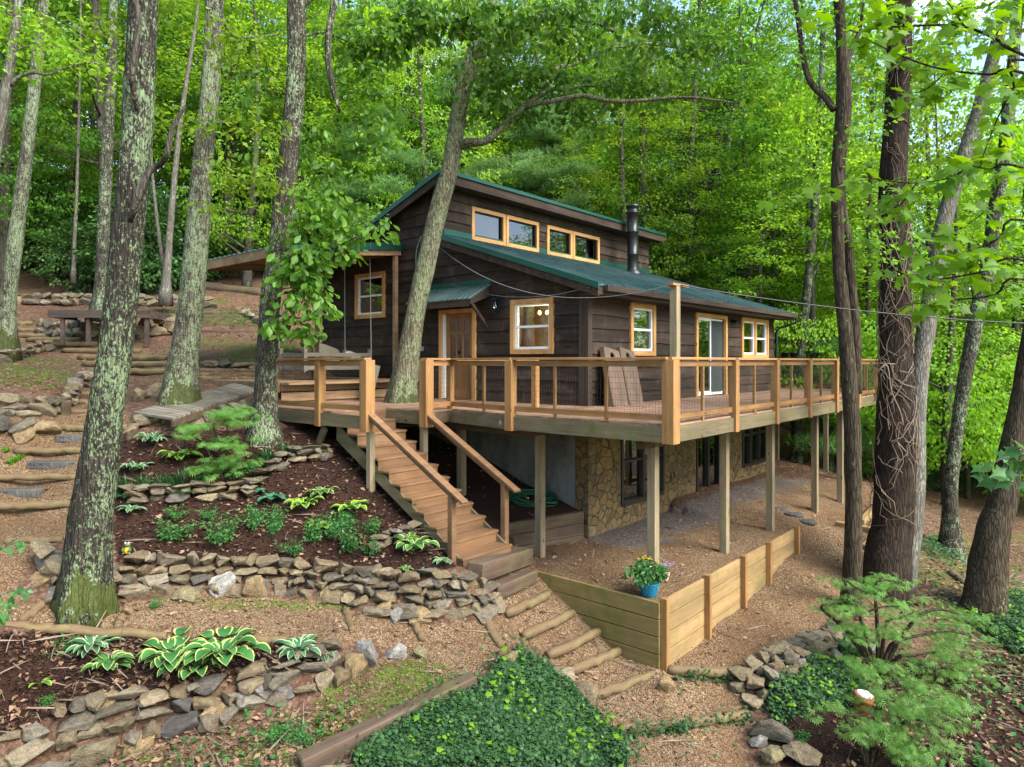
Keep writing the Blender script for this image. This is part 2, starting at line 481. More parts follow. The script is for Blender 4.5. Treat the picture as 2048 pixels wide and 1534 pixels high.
M['roof'] = mat_metal_roof('green metal roof', (0.030, 0.085, 0.078), (0.12, 0.175, 0.172))
M['green_trim'] = mat_metal_roof('green metal trim', (0.010, 0.070, 0.050), (0.018, 0.09, 0.068))
M['glass'] = mat_glass('window glass', refl=0.13)
M['glass_dark'] = mat_glass('dark window glass', (0.3, 0.34, 0.33), 0.07)
M['interior'] = mat_wood('warm interior panelling', (0.32, 0.19, 0.08), (0.52, 0.33, 0.15), 'z', None, 0, 0.6, 0.2, 0.1, 4)
M['screen'] = mat_plain('dark insect screen', (0.035, 0.045, 0.045), 0.8, 0.2, 0, 0.1)
M['wire'] = mat_plain('dark fence wire', (0.05, 0.04, 0.03), 0.5, 0.4, 0.4, 0.1)
M['cable'] = mat_plain('black cable', (0.02, 0.02, 0.022), 0.5, 0.4, 0, 0.1)
M['cable_grey'] = mat_plain('grey service cable', (0.25, 0.25, 0.24), 0.5, 0.3, 0, 0.1)
M['bulb'] = mat_emit('lit bulb', (1.0, 0.48, 0.12), 9.0)
M['blue'] = mat_plain('glazed turquoise', (0.008, 0.17, 0.30), 0.25, 0.5, 0, 0.2)
M['terracotta'] = mat_plain('terracotta', (0.36, 0.12, 0.055), 0.75, 0.2, 0, 0.2)
M['cushion'] = mat_plain('olive cushion', (0.14, 0.13, 0.095), 0.95, 0.1, 0, 0.15)
M['hose'] = mat_plain('green hose', (0.010, 0.10, 0.05), 0.4, 0.4, 0, 0.15)
M['yellow'] = mat_plain('yellow paint', (0.62, 0.36, 0.02), 0.4, 0.4, 0, 0.15)
M['figgreen'] = mat_plain('figurine green', (0.10, 0.14, 0.035), 0.4, 0.4, 0, 0.25)
M['soil'] = mat_plain('dark soil', (0.03, 0.02, 0.014), 0.95, 0.1, 0, 0.4)
GREYS = [(0.12, 0.108, 0.088), (0.19, 0.145, 0.09), (0.145, 0.122, 0.08), (0.28, 0.225, 0.145), (0.085, 0.08, 0.074), (0.185, 0.14, 0.08), (0.24, 0.215, 0.165), (0.11, 0.095, 0.07), (0.16, 0.14, 0.105)]
M['stone'] = mat_stone('field stone', GREYS, 0.4)
M['stone_brown'] = mat_stone('brown boulder', [(0.23, 0.17, 0.095), (0.26, 0.185, 0.10)], 0.3)
M['stone_grey'] = mat_stone('grey boulder', [(0.16, 0.155, 0.15), (0.21, 0.20, 0.185)], 0.1)
M['slate'] = mat_stone('dark slate paver', [(0.075, 0.073, 0.07), (0.10, 0.097, 0.09)], 0.1)
M['stone_pale'] = mat_stone('pale boulder', [(0.27, 0.26, 0.245), (0.32, 0.31, 0.29)], 0.12)
M['stone_moss'] = mat_stone('mossy boulder', [(0.20, 0.18, 0.10), (0.22, 0.19, 0.11)], 0.9)
LICH = ((0.20, 0.25, 0.145), (0.125, 0.185, 0.09))
M['bark_lichen'] = mat_bark('lichen bark', (0.006, 0.0055, 0.005), (0.045, 0.038, 0.031), LICH, 0.52, 11.0, (0.05, 0.062, 0.012), 0.75)
M['bark_pale'] = mat_bark('pale lichen bark', (0.018, 0.015, 0.012), (0.10, 0.085, 0.068), ((0.245, 0.29, 0.175), (0.165, 0.22, 0.12)), 0.66, 12.0, (0.045, 0.055, 0.012), 0.9)
M['bark_mid'] = mat_bark('grey brown lichen bark', (0.009, 0.008, 0.0065), (0.068, 0.058, 0.045), ((0.25, 0.30, 0.19), (0.17, 0.235, 0.13)), 0.5, 10.0)
M['bark_oak'] = mat_bark('oak bark', (0.016, 0.013, 0.009), (0.15, 0.122, 0.085), ((0.22, 0.26, 0.15), (0.15, 0.20, 0.10)), 0.60, 11.0, (0.04, 0.05, 0.015), 0.5)
M['bark_brown'] = mat_bark('furrowed brown bark', (0.010, 0.008, 0.0055), (0.072, 0.056, 0.037), ((0.17, 0.19, 0.09), (0.13, 0.15, 0.07)), 0.12, 7.0)
M['bark_dark'] = mat_bark('dark vine bark', (0.007, 0.0052, 0.004), (0.048, 0.034, 0.025), None)
M['bark_grey'] = mat_bark('grey smooth bark', (0.05, 0.044, 0.036), (0.17, 0.155, 0.13), ((0.26, 0.28, 0.21), (0.2, 0.23, 0.16)), 0.35, 5.0)
M['bark_far'] = mat_bark('forest bark', (0.020, 0.017, 0.013), (0.095, 0.083, 0.066), ((0.18, 0.21, 0.14), (0.13, 0.16, 0.1)), 0.3, 4.0)
M['vine'] = mat_plain('bare vine stem', (0.20, 0.15, 0.11), 0.8, 0.15, 0, 0.3)
M['leaf'] = mat_leaf('forest leaf', (0.060, 0.155, 0.017), (0.15, 0.325, 0.040), 0.56, 0.5, 0.22)
M['leaf_bright'] = mat_leaf('sunny forest leaf', (0.10, 0.215, 0.016), (0.235, 0.39, 0.036), 0.55, 0.5, 0.2)
M['leaf_oak'] = mat_leaf('oak leaf', (0.045, 0.125, 0.014), (0.13, 0.27, 0.03), 0.5, 0.4, 0.1, 0.35)
M['leaf_maple'] = mat_leaf('maple leaf', (0.085, 0.21, 0.010), (0.17, 0.32, 0.018), 0.5, 0.45, 0.05)
M['leaf_dark'] = mat_leaf('dark evergreen leaf', (0.018, 0.055, 0.014), (0.07, 0.15, 0.035), 0.25, 0.4, 0.2, 0.4)
M['needle'] = mat_leaf('pine needle', (0.11, 0.23, 0.06), (0.22, 0.38, 0.125), 0.4, 0.6, 0.1)
M['lace'] = mat_leaf('lace maple leaf', (0.08, 0.19, 0.04), (0.18, 0.35, 0.085), 0.5, 0.55, 0.05)
M['ivy'] = mat_leaf('ivy leaf', (0.014, 0.048, 0.020), (0.066, 0.145, 0.045), 0.25, 0.5, 0.05, 0.22)
M['shrub'] = mat_leaf('garden shrub leaf', (0.03, 0.11, 0.028), (0.09, 0.24, 0.06), 0.38, 0.45, 0.12)
M['lime'] = mat_leaf('lime leaf', (0.09, 0.22, 0.014), (0.17, 0.33, 0.025), 0.4, 0.45, 0.05)
M['strap'] = mat_leaf('dark strappy leaf', (0.012, 0.05, 0.016), (0.04, 0.12, 0.032), 0.25, 0.4, 0.05)
M['grass'] = mat_leaf('short grass', (0.05, 0.13, 0.012), (0.15, 0.26, 0.025), 0.35, 0.5, 0.05)
M['litter'] = mat_leaf('dry fallen leaf', (0.09, 0.045, 0.025), (0.34, 0.22, 0.135), 0.15, 0.8, 0.05)
M['chip'] = mat_leaf('mulch chip', (0.010, 0.005, 0.004), (0.055, 0.026, 0.018), 0.02, 0.9, 0.05)
M['pebble'] = mat_leaf('gravel pebble', (0.105, 0.062, 0.032), (0.32, 0.23, 0.14), 0.0, 0.8, 0.02)
M['bloom'] = mat_leaf('white blossom', (0.6, 0.55, 0.58), (0.8, 0.78, 0.78), 0.3, 0.6, 0.02)
for _n, _c in (('fl_yellow', (0.75, 0.55, 0.02)), ('fl_white', (0.8, 0.8, 0.78)), ('fl_red', (0.65, 0.06, 0.03)), ('fl_violet', (0.35, 0.26, 0.62))):
    M[_n] = mat_leaf(_n, tuple(x * 0.8 for x in _c), _c, 0.3, 0.6, 0.02)

def mat_hosta(name, inner, inner2, edge, width):
    m, t = nodes(name)
    uv = t.nodes.new('ShaderNodeUVMap'); sp = t.nodes.new('ShaderNodeSeparateXYZ')
    t.links.new(uv.outputs[0], sp.inputs[0])
    nz = noise(t, mapped(t, (1, 1, 1)), 30, 3)
    a = N(t, 'Math', _operation='MULTIPLY_ADD'); a.inputs[1].default_value = 0.22; t.links.new(nz, a.inputs[0]); t.links.new(sp.outputs['X'], a.inputs[2])
    f = ramp(t, a.outputs[0], [(1.08 - width, (0, 0, 0)), (1.12 - width, (1, 1, 1))])
    geo = t.nodes.new('ShaderNodeNewGeometry')
    g = mix(t, geo.outputs['Random Per Island'], inner, inner2)
    vein = N(t, 'TexWave', Scale=9.0, Distortion=0.0); t.links.new(uv.outputs[0], vein.inputs['Vector'])
    g = mix(t, 0.35, g, ramp(t, vein.outputs['Fac'], [(0, (0.5, 0.5, 0.5)), (1, (1.3, 1.3, 1.3))]).outputs[0], 'MULTIPLY')
    c = mix(t, f.outputs[0], g, edge)
    b = N(t, 'BsdfPrincipled', Roughness=0.45); t.links.new(c, b.inputs['Base Color'])
    tr = N(t, 'BsdfTranslucent'); t.links.new(c, tr.inputs['Color'])
    mx = N(t, 'MixShader', Fac=0.25); t.links.new(b.outputs[0], mx.inputs[1]); t.links.new(tr.outputs[0], mx.inputs[2])
    o = N(t, 'OutputMaterial'); t.links.new(mx.outputs[0], o.inputs['Surface'])
    return m
M['hosta_cream'] = mat_hosta('cream edged hosta', (0.025, 0.125, 0.028), (0.06, 0.20, 0.045), (0.44, 0.47, 0.16), 0.21)
M['hosta_white'] = mat_hosta('white edged hosta', (0.03, 0.11, 0.045), (0.07, 0.19, 0.075), (0.36, 0.44, 0.25), 0.27)
M['hosta_lime'] = mat_hosta('lime edged hosta', (0.05, 0.16, 0.035), (0.12, 0.27, 0.045), (0.27, 0.40, 0.045), 0.42)
M['hosta_blue'] = mat_hosta('blue green hosta', (0.035, 0.13, 0.07), (0.07, 0.20, 0.11), (0.06, 0.18, 0.10), 0.1)
# ------------------------------------------------------------------ the ground
CPW = []
def cpd(*a):
    for px, py, d in a: CPW.append(tuple(W(px, py, d)))
def cpz(*a):
    for px, py, z in a: CPW.append(tuple(G(px, py, z)))
def cpw(*a):
    CPW.extend(a)
def cph(*a):
    for u, v, z in a: CPW.append(tuple(H(u, v, z)))
# path along the foot of the upper stone wall
cpz((0, 1250, -2.0), (60, 1250, -2.1), (222, 1230, -2.3), (450, 1240, -2.45), (700, 1255, -2.6), (900, 1262, -2.78), (965, 1252, -2.78))
W1_TOP = [(230, 1112, 9.6), (350, 1115, 9.85), (480, 1110, 10.0), (600, 1112, 10.1), (714, 1118, 10.1), (783, 1128, 10.0), (865, 1138, 9.9), (940, 1135, 9.85)]
W1_BASE = [(222, 1203, -2.3), (340, 1205, -2.38), (470, 1198, -2.45), (590, 1202, -2.5), (690, 1210, -2.58), (760, 1237, -2.62), (850, 1250, -2.7), (964, 1238, -2.75), (1005, 1234, -2.78)]
cpd(*W1_TOP); cpz(*W1_BASE)
# mulched bed under the deck
cpd((300, 1040, 10.3), (500, 1050, 10.5), (700, 1050, 10.8), (800, 1090, 10.4), (236, 985, 10.6), (500, 975, 11.2), (600, 900, 12.1), (650, 905, 12.2),
    (700, 960, 11.6), (760, 1010, 11.3), (420, 900, 11.6), (300, 900, 11.4), (270, 870, 11.9), (530, 868, 12.4), (640, 860, 13), (560, 845, 13.2), (860, 1060, 10.9))
cpz((930, 1135, -2.27), (985, 1120, -2.3), (1030, 1100, -2.4), (1000, 1150, -2.5), (1020, 1180, -2.68))
# log steps beside the plank wall
cpd((1011, 1236, 10.0), (1046, 1281, 9.79), (1095, 1319, 9.62), (1142, 1350, 9.57), (1188, 1399, 9.3), (1250, 1380, 9.55), (1080, 1240, 10.35), (1130, 1278, 10.15), (1180, 1310, 10.0), (1050, 1216, 10.5))
cpz( (1330, 1345, -3.7), (1350, 1420, -3.78),
    (1290, 1480, -3.92), (1370, 1500, -4.0), (1420, 1534, -4.1), (1400, 1350, -3.68), (1450, 1310, -3.6), (1360, 1310, -3.62), (1500, 1250, -3.45))
cpd((1405, 1268, 11.0), (1477, 1213, 12.1), (1528, 1165, 13.0), (1585, 1107, 14.2), (1322, 1336, 10.0), (1300, 1343, 9.78), (1338, 1335, 9.98), (1326, 1342, 9.8), (1362, 1300, 10.45),
    (1240, 1306, 10.35), (1199, 1268, 10.5), (1148, 1231, 10.75), (1099, 1193, 11.0), (1062, 1163, 11.15))
# path on the right
cpz((1600, 1150, -3.2), (1650, 1050, -2.95), (1650, 980, -2.72))
cpd((1600, 1030, 15.5), (1620, 940, 22), (1740, 985, 19), (1700, 1220, 12), (1790, 1200, 13), (1690, 1290, 11), (1600, 1300, 10.6), (1560, 1370, 9.6),
    (1500, 1440, 9.3), (1480, 1534, 8.6), (1650, 1450, 9), (1700, 1534, 8.4), (1900, 1400, 9.5), (1900, 1534, 8.5), (2048, 1534, 8.6), (1970, 1210, 13),
    (2048, 1250, 12), (1902, 1130, 17), (1950, 1020, 22), (2048, 1000, 24), (1800, 960, 28), (2048, 940, 35), (1700, 950, 26))
# lower path, bank of ivy, lower bed
cpz((1020, 1308, -3.05), (900, 1310, -2.95), (800, 1310, -2.95), (740, 1380, -3.08), (850, 1380, -3.08), (640, 1420, -3.2), (700, 1480, -3.3), (560, 1500, -3.32),
    (450, 1500, -3.38), (620, 1534, -3.4), (330, 1534, -3.45), (940, 1385, -3.12), (1000, 1400, -3.2), (900, 1480, -3.3), (800, 1534, -3.4), (1000, 1534, -3.5),
    (1150, 1450, -3.7), (1180, 1385, -3.5), (1200, 1534, -4.0), (1120, 1360, -3.35))
W2_TOP = [(670, 1272, 8.75), (590, 1310, 8.45), (513, 1333, 8.25), (440, 1350, 8.1), (342, 1362, 8.0), (239, 1383, 7.85), (137, 1410, 7.65), (0, 1455, 7.35)]
W2_BASE = [(700, 1375, -3.05), (595, 1398, -3.12), (495, 1430, -3.2), (444, 1460, -3.25), (308, 1485, -3.32), (188, 1534, -3.4), (60, 1600, -3.45), (-60, 1650, -3.5)]
cpd(*W2_TOP); cpz(*W2_BASE)
cpz((400, 1300, -2.62), (200, 1312, -2.6), (50, 1330, -2.55), (0, 1400, -2.85), (560, 1298, -2.62), (100, 1390, -2.87), (0, 1278, -2.38), (120, 1283, -2.44), (330, 1292, -2.56))
# stepped path up the left side
cpz((60, 1170, -1.95), (60, 1085, -1.65), (60, 1015, -1.3), (60, 958, -1.0), (95, 905, -0.68), (150, 858, -0.35), (60, 1150, -1.9), (20, 1050, -1.5), (-60, 1000, -1.1), (-60, 1200, -1.9), (-60, 1350, -2.4),
    (130, 1130, -1.8), (170, 985, -1.15), (180, 1060, -1.55))
cpd((200, 840, 12.77), (260, 832, 12.4), (60, 850, 12.0), (150, 800, 14.6), (190, 770, 16.2), (260, 748, 17), (250, 733, 18), (245, 720, 19), (200, 707, 20), (135, 693, 21),
    (100, 684, 22), (60, 675, 22.8), (50, 664, 23.5), (50, 651, 24.2), (450, 743, 17), (450, 690, 21), (500, 650, 23), (300, 660, 21.5), (200, 655, 22), (450, 615, 26),
    (200, 610, 25), (50, 610, 26), (250, 570, 30), (50, 560, 30), (450, 560, 30), (100, 520, 36), (400, 520, 36), (560, 560, 30), (600, 700, 20), (50, 740, 15), (110, 760, 14.6),
    (50, 820, 12.9), (130, 825, 13.0), (358, 785, 13.2), (318, 800, 13.5), (485, 796, 14.7), (440, 816, 13.6), (390, 828, 13.1), (420, 850, 12.3), (-80, 740, 15), (-80, 830, 12), (330, 840, 12.2))
# under the deck and round the cabin
cph((-1.9, 0.75, -2.1), (-0.9, 0.5, -2.14), (-0.05, 0.25, -2.08), (-1.7, 1.9, -1.8), (-0.1, 3.15, -1.15), (-0.1, 1.6, -1.75), (-1.5, 3.2, -1.45), (-0.1, 5.0, -0.8), (-2.0, 5.0, -0.9), (-3.5, 4.2, -0.75),
    (-2.5, 2.6, -1.55), (-4.4, 0.6, -1.75), (-5, 6, 0.0), (-1, 8, 0.15), (2, 11, 0.7), (6, 12, 0.5), (10, 12, 0.1), (12.5, 9, -0.9), (13, 4, -1.9), (12, 0, -2.5), (11, -2.5, -2.72), (6, -2.5, -2.66), (4, -1, -2.65), (8, -.5, -2.6), (4, -2.9, -2.68), (6, -4.2, -2.8))
cpw((-40, 30, 8), (-40, 60, 15), (-12, 60, 12), (8, 60, 4), (25, 60, -2), (50, 60, -6), (40, 30, -6), (25, 40, -4.5), (30, 15, -6), (-22, 14, 3.2), (-14, 9, 0.2), (-9, 5, -2.2), (-6, 3, -3.3), (0, 3, -4),
    (6, 4.5, -4.7), (12, 5, -5.5), (20, 8, -6), (-12, 36, 6.4), (0, 38, 4.0), (3, 30, 1.2), (10, 33, -1.0), (16, 30, -3.0), (0, 100, 14), (-60, 100, 24), (60, 100, -8), (90, 40, -12), (-90, 40, 20), (0, -10, -6), (30, -10, -9), (-30, -10, -2))
CPA = np.array(CPW, float)
# drop near-duplicates, then a linear radial fit
_keep = []
for i in range(len(CPA)):
    if all(np.hypot(*(CPA[i, :2] - CPA[j, :2])) > 0.12 for j in _keep): _keep.append(i)
CPA = CPA[_keep]
_dm = np.hypot(CPA[:, None, 0] - CPA[None, :, 0], CPA[:, None, 1] - CPA[None, :, 1])
_n = len(CPA)
_A = np.zeros((_n + 3, _n + 3))
_A[:_n, :_n] = _dm - 0.04 * np.eye(_n) * 1.0
_A[:_n, _n] = 1; _A[:_n, _n + 1:] = CPA[:, :2]
_A[_n, :_n] = 1; _A[_n + 1:, :_n] = CPA[:, :2].T
_wt = np.linalg.solve(_A, np.concatenate([CPA[:, 2], [0, 0, 0]]))
TERR = [(-2.34, -2.78), (-2.40, -0.62), (-1.9, 0.52), (0.2, 0.1), (3.32, 0.1), (3.32, -2.78)]
def inpoly(x, y, poly):
    x = np.asarray(x, float); y = np.asarray(y, float)
    r = np.zeros(x.shape, bool); n = len(poly)
    for i in range(n):
        x0, y0 = poly[i]; x1, y1 = poly[(i + 1) % n]
        if y0 == y1: continue
        c = ((y0 > y) != (y1 > y)) & (x < (x1 - x0) * (y - y0) / (y1 - y0) + x0)
        r ^= c
    return r
def vnoise(x, y, seed=0):
    x = np.asarray(x, float); y = np.asarray(y, float)
    xi = np.floor(x).astype(np.int64); yi = np.floor(y).astype(np.int64)
    fx = x - xi; fy = y - yi; fx = fx * fx * (3 - 2 * fx); fy = fy * fy * (3 - 2 * fy)
    def h(a, b):
        k = (a * 374761393 + b * 668265263 + seed * 974711) & 0x7fffffff
        k = ((k ^ (k >> 13)) * 1274126177) & 0x7fffffff
        return ((k ^ (k >> 16)) & 0xffff) / 65535.0
    return (h(xi, yi) * (1 - fx) + h(xi + 1, yi) * fx) * (1 - fy) + (h(xi, yi + 1) * (1 - fx) + h(xi + 1, yi + 1) * fx) * fy
def HZN(x, y, bumps=True):
    """ground height at many points"""
    x = np.asarray(x, float); y = np.asarray(y, float); sh = x.shape
    x = x.ravel(); y = y.ravel(); z = np.empty_like(x)
    for i in range(0, len(x), 20000):
        s = slice(i, i + 20000)
        d = np.hypot(x[s, None] - CPA[None, :, 0], y[s, None] - CPA[None, :, 1])
        z[s] = d @ _wt[:_n] + _wt[_n] + x[s] * _wt[_n + 1] + y[s] * _wt[_n + 2]
    dx = x - HO.x; dy = y - HO.y
    u = dx * HR.x + dy * HR.y; v = dx * HL.x + dy * HL.y
    if bumps:
        z += (vnoise(x * 1.3, y * 1.3, 3) - 0.5) * 0.09 + (vnoise(x * 4, y * 4, 5) - 0.5) * 0.035
    t = inpoly(u, v, TERR)
    z = np.where(t, -2.65 + (vnoise(x * 2, y * 2, 9) - 0.5) * 0.04, z)
    ins = (u > 0.25) & (u < 10.1) & (v > 0.2) & (v < 9.2)     # under the cabin floor
    z = np.where(ins, np.minimum(z, -2.62), z)
    return z.reshape(sh)
def HZ1(x, y): return float(HZN(np.array([x]), np.array([y]))[0])

def axis(segs):
    out = []
    for a, b, s in segs: out += list(np.arange(a, b, s))
    return np.array(out + [segs[-1][1]])
GX = axis([(-110, -40, 5), (-40, -14, 1.0), (-14, -8, .25), (-8, 7, .075), (7, 14, .2), (14, 40, 1), (40, 110, 5)])
GY = axis([(-14, 3, 1), (3, 6.6, .2), (6.6, 14.5, .075), (14.5, 26, .2), (26, 50, .8), (50, 120, 4)])
XX, YY = np.meshgrid(GX, GY)
ZZ = HZN(XX, YY)
PXX = 1024 + XX / np.maximum(YY, .5) * F
PYY = HZ + (CH - ZZ) * F / np.maximum(YY, .5)
jit = (vnoise(XX * 5, YY * 5, 21) - .5) * 16
JX, JY = PXX + jit, PYY + (vnoise(XX * 5, YY * 5, 33) - .5) * 12
def z4(l): return [(x / 2.926, 480 + y / 2.926) for x, y in l]
def z7(l): return [(x / 2.926, 1010 + y / 2.926) for x, y in l]
def z9(l): return [(680 + x / 2.926, 1010 + y / 2.926) for x, y in l]
def z8(l): return [(1348 + x / 2.926, 1010 + y / 2.926) for x, y in l]
GRAVEL = [z4([(-200, 1010), (330, 1030), (400, 900), (540, 820), (980, 800), (980, 760), (500, 720), (420, 690), (380, 640), (200, 590), (90, 560), (90, 470), (190, 470), (280, 560), (600, 560), (800, 600), (990, 690), (1000, 740), (1500, 760), (1500, 800), (960, 830), (740, 830), (540, 860), (440, 1000), (720, 1000), (860, 1060), (700, 1110), (480, 1150), (500, 1530), (-200, 1530)]),
          z7([(-150, -20), (430, -20), (400, 200), (230, 260), (130, 440), (60, 600), (100, 700), (-150, 690)]),
          z7([(60, 615), (250, 590), (520, 610), (650, 590), (980, 545), (1400, 535), (1900, 575), (2060, 620), (2060, 800), (1600, 800), (900, 770), (100, 690)]),
          z9([(-20, 600), (280, 680), (540, 700), (860, 680), (1010, 650), (830, 480), (760, 380), (980, 290), (1120, 420), (1230, 520), (1860, 960), (1850, 1010), (2060, 960), (2060, 1560), (1700, 1560), (1560, 1300), (1440, 1130), (1340, 1000), (1220, 900), (1060, 780), (940, 850), (860, 930), (730, 1020), (500, 1010), (400, 900), (-20, 740)]),
          [(1049, 1128), (1010, 1100), (1180, 1065), (1536, 955), (1640, 955), (1740, 965), (1725, 1060), (1690, 1110), (1690, 1285), (1560, 1300), (1490, 1390), (1500, 1430), (1470, 1460), (1510, 1560), (1290, 1560), (1240, 1464), (1312, 1352), (1065, 1155)]]
MULCH = [[(236, 880), (300, 880), (400, 860), (520, 860), (700, 850), (760, 920), (800, 1000), (860, 1080), (930, 1125), (860, 1150), (700, 1135), (480, 1125), (230, 1125), (225, 1000)],
         [(-100, 1265), (150, 1268), (330, 1282), (560, 1288), (680, 1280), (620, 1330), (513, 1345), (342, 1376), (239, 1400), (137, 1425), (0, 1470), (-100, 1500)],
         [(690, 850), (1175, 880), (1180, 1060), (1012, 1090), (900, 1000), (760, 900)],
         [(1640, 1400), (1760, 1330), (2100, 1300), (2100, 1600), (1560, 1600), (1560, 1440)]]
MOSS = [z4([(60, 680), (380, 690), (470, 760), (420, 830), (250, 880), (0, 850), (0, 760)]), z4([(1170, 560), (1500, 560), (1660, 580), (1720, 700), (1500, 740), (1180, 730), (860, 640), (980, 600)]),
        z4([(820, 420), (1460, 430), (1520, 520), (860, 480)]), z9([(-100, 1000), (500, 900), (740, 1020), (500, 1130), (-30, 1380), (-200, 1500)]), z7([(800, 540), (2000, 570), (2048, 620), (1300, 610)]),
        z7([(900, 1400), (2100, 1200), (2100, 1600), (700, 1600)]), z4([(1170, 320), (1500, 350), (1500, 400), (1180, 380)]), z4([(20, 1230), (150, 1230), (150, 1310), (20, 1310)]),
        [(1800, 1120), (2080, 1020), (2080, 1400), (1860, 1330)]]
near = YY > 3
zg = np.zeros(XX.shape); zm = np.zeros(XX.shape); zs = np.zeros(XX.shape)
for p in MULCH: zm = np.maximum(zm, inpoly(JX, JY, p) & near)
for p in GRAVEL: zg = np.maximum(zg, inpoly(JX, JY, p) & near)
for p in MOSS: zs = np.maximum(zs, inpoly(JX + jit * 2, JY, p) & near)
dx, dy = XX - HO.x, YY - HO.y
UU = dx * HR.x + dy * HR.y; VV = dx * HL.x + dy * HL.y
zg = np.maximum(zg, inpoly(UU, VV, TERR + []) & True)
# loose bluish stone along the foot of the wall
zb = ((VV > -1.25 + (vnoise(XX * 2, YY * 2, 4) - .5)) & (VV < 0.3) & (UU > -0.2) & (UU < 10.5)) * 0.75
zm = zm * (1 - zg); zs = zs * (vnoise(XX * 1.6, YY * 1.6, 8) > 0.38) * 0.85
def blur(a):
    b = a.copy(); b[1:-1, 1:-1] = (a[1:-1, 1:-1] * 2 + a[:-2, 1:-1] + a[2:, 1:-1] + a[1:-1, :-2] + a[1:-1, 2:]) / 6
    return b
zg, zm, zs, zb = blur(zg * 1.0), blur(zm * 1.0), blur(blur(zs * 1.0)), blur(blur(zb * 1.0))

def ground_material():
    m, t = nodes('ground cover')
    at = N(t, 'Attribute', _attribute_name='zone'); sp = t.nodes.new('ShaderNodeSeparateColor')
    t.links.new(at.outputs['Color'], sp.inputs[0])
    v = mapped(t, (1, 1, 1))
    # gravel
    def cells(scale, stops):
        vo = N(t, 'TexVoronoi', Scale=scale); t.links.new(v, vo.inputs['Vector'])
        s2 = t.nodes.new('ShaderNodeSeparateColor'); t.links.new(vo.outputs['Color'], s2.inputs[0])
        return vo, ramp(t, s2.outputs[0], stops)
    big = noise(t, v, 0.9, 5, 0.6)
    vg, cg = cells(58, [(0.0, (0.078, 0.044, 0.022)), (0.3, (0.158, 0.096, 0.049)), (0.6, (0.225, 0.149, 0.082)), (0.85, (0.30, 0.218, 0.132)), (1.0, (0.39, 0.335, 0.255))])
    eg = ramp(t, vg.outputs['Distance'], [(0.25, (1, 1, 1)), (0.75, (0.5, 0.45, 0.4))])
    gr = mix(t, 1.0, cg.outputs[0], eg.outputs[0], 'MULTIPLY')
    gr = mix(t, ramp(t, big, [(0.40, (0, 0, 0)), (0.60, (0.9, 0.9, 0.9))]).outputs[0], gr, mix(t, 0.62, gr, (0.10, 0.055, 0.028)))
    # crushed blue stone
    vb, cb = cells(30, [(0.0, (0.07, 0.072, 0.078)), (0.7, (0.17, 0.175, 0.185)), (1.0, (0.32, 0.33, 0.34))])
    gr = mix(t, at.outputs['Alpha'], gr, mix(t, 0.45, cb.outputs[0], (0.08, 0.05, 0.035)))
    # mulch
    n1 = noise(t, v, 42, 5, 0.7, 1.5); n2 = noise(t, v, 3, 5, 0.6)
    mu = ramp(t, n1, [(0.3, (0.007, 0.004, 0.003)), (0.6, (0.038, 0.018, 0.012)), (0.75, (0.09, 0.046, 0.030))]).outputs[0]
    mu = mix(t, n2, mu, mix(t, 0.5, mu, (0.038, 0.02, 0.014)))
    # leaf litter
    vl, cl = cells(24, [(0.0, (0.045, 0.022, 0.013)), (0.4, (0.105, 0.055, 0.034)), (0.75, (0.18, 0.105, 0.067)), (1.0, (0.30, 0.21, 0.15))])
    li = mix(t, 0.5, cl.outputs[0], ramp(t, noise(t, v, 22, 5, 0.7, 1.0), [(0.3, (0.022, 0.011, 0.007)), (0.7, (0.18, 0.11, 0.07))]).outputs[0])
    li = mix(t, ramp(t, n2, [(0.45, (0, 0, 0)), (0.7, (1, 1, 1))]).outputs[0], li, mix(t, 0.5, li, (0.05, 0.028, 0.018)))
    # moss and thin grass
    ms = ramp(t, noise(t, v, 34, 5, 0.7), [(0.3, (0.035, 0.05, 0.010)), (0.7, (0.13, 0.16, 0.032))]).outputs[0]
    def edge(sock):
        a = N(t, 'Math', _operation='ADD'); b = N(t, 'Math', _operation='MULTIPLY_ADD'); b.inputs[1].default_value = 0.7; b.inputs[2].default_value = -0.35
        t.links.new(noise(t, v, 9, 5, 0.7), b.inputs[0]); t.links.new(sock, a.inputs[0]); t.links.new(b.outputs[0], a.inputs[1])
        return ramp(t, a.outputs[0], [(0.42, (0, 0, 0)), (0.58, (1, 1, 1))]).outputs[0]
    c = mix(t, edge(sp.outputs[1]), li, mu)
    c = mix(t, edge(sp.outputs[0]), c, gr)
    mo = N(t, 'Math', _operation='MULTIPLY'); t.links.new(edge(sp.outputs[2]), mo.inputs[0])
    t.links.new(ramp(t, noise(t, v, 4.5, 5, 0.7), [(0.42, (0, 0, 0)), (0.62, (0.9, 0.9, 0.9))]).outputs[0], mo.inputs[1])
    c = mix(t, mo.outputs[0], c, ms)
    hb = mix(t, 0.5, vg.outputs['Distance'], n1)
    finish(t, c, 0.92, 0.12, hb, 0.8, 0.03)
    return m
M['ground'] = ground_material()
ny, nx = XX.shape
idx = np.arange(ny * nx).reshape(ny, nx)
quads = np.stack([idx[:-1, :-1], idx[:-1, 1:], idx[1:, 1:], idx[1:, :-1]], -1).reshape(-1, 4)
fz = lambda a: (a[:-1, :-1] + a[:-1, 1:] + a[1:, 1:] + a[1:, :-1]).ravel() / 4
sel_g = fz(zg) > 0.5
sel_m = (fz(zm) > 0.5) & ~sel_g
V3 = np.stack([XX.ravel(), YY.ravel(), ZZ.ravel()], -1)
ZC = np.stack([zg.ravel(), zm.ravel(), zs.ravel(), zb.ravel()], -1).astype(np.float32)
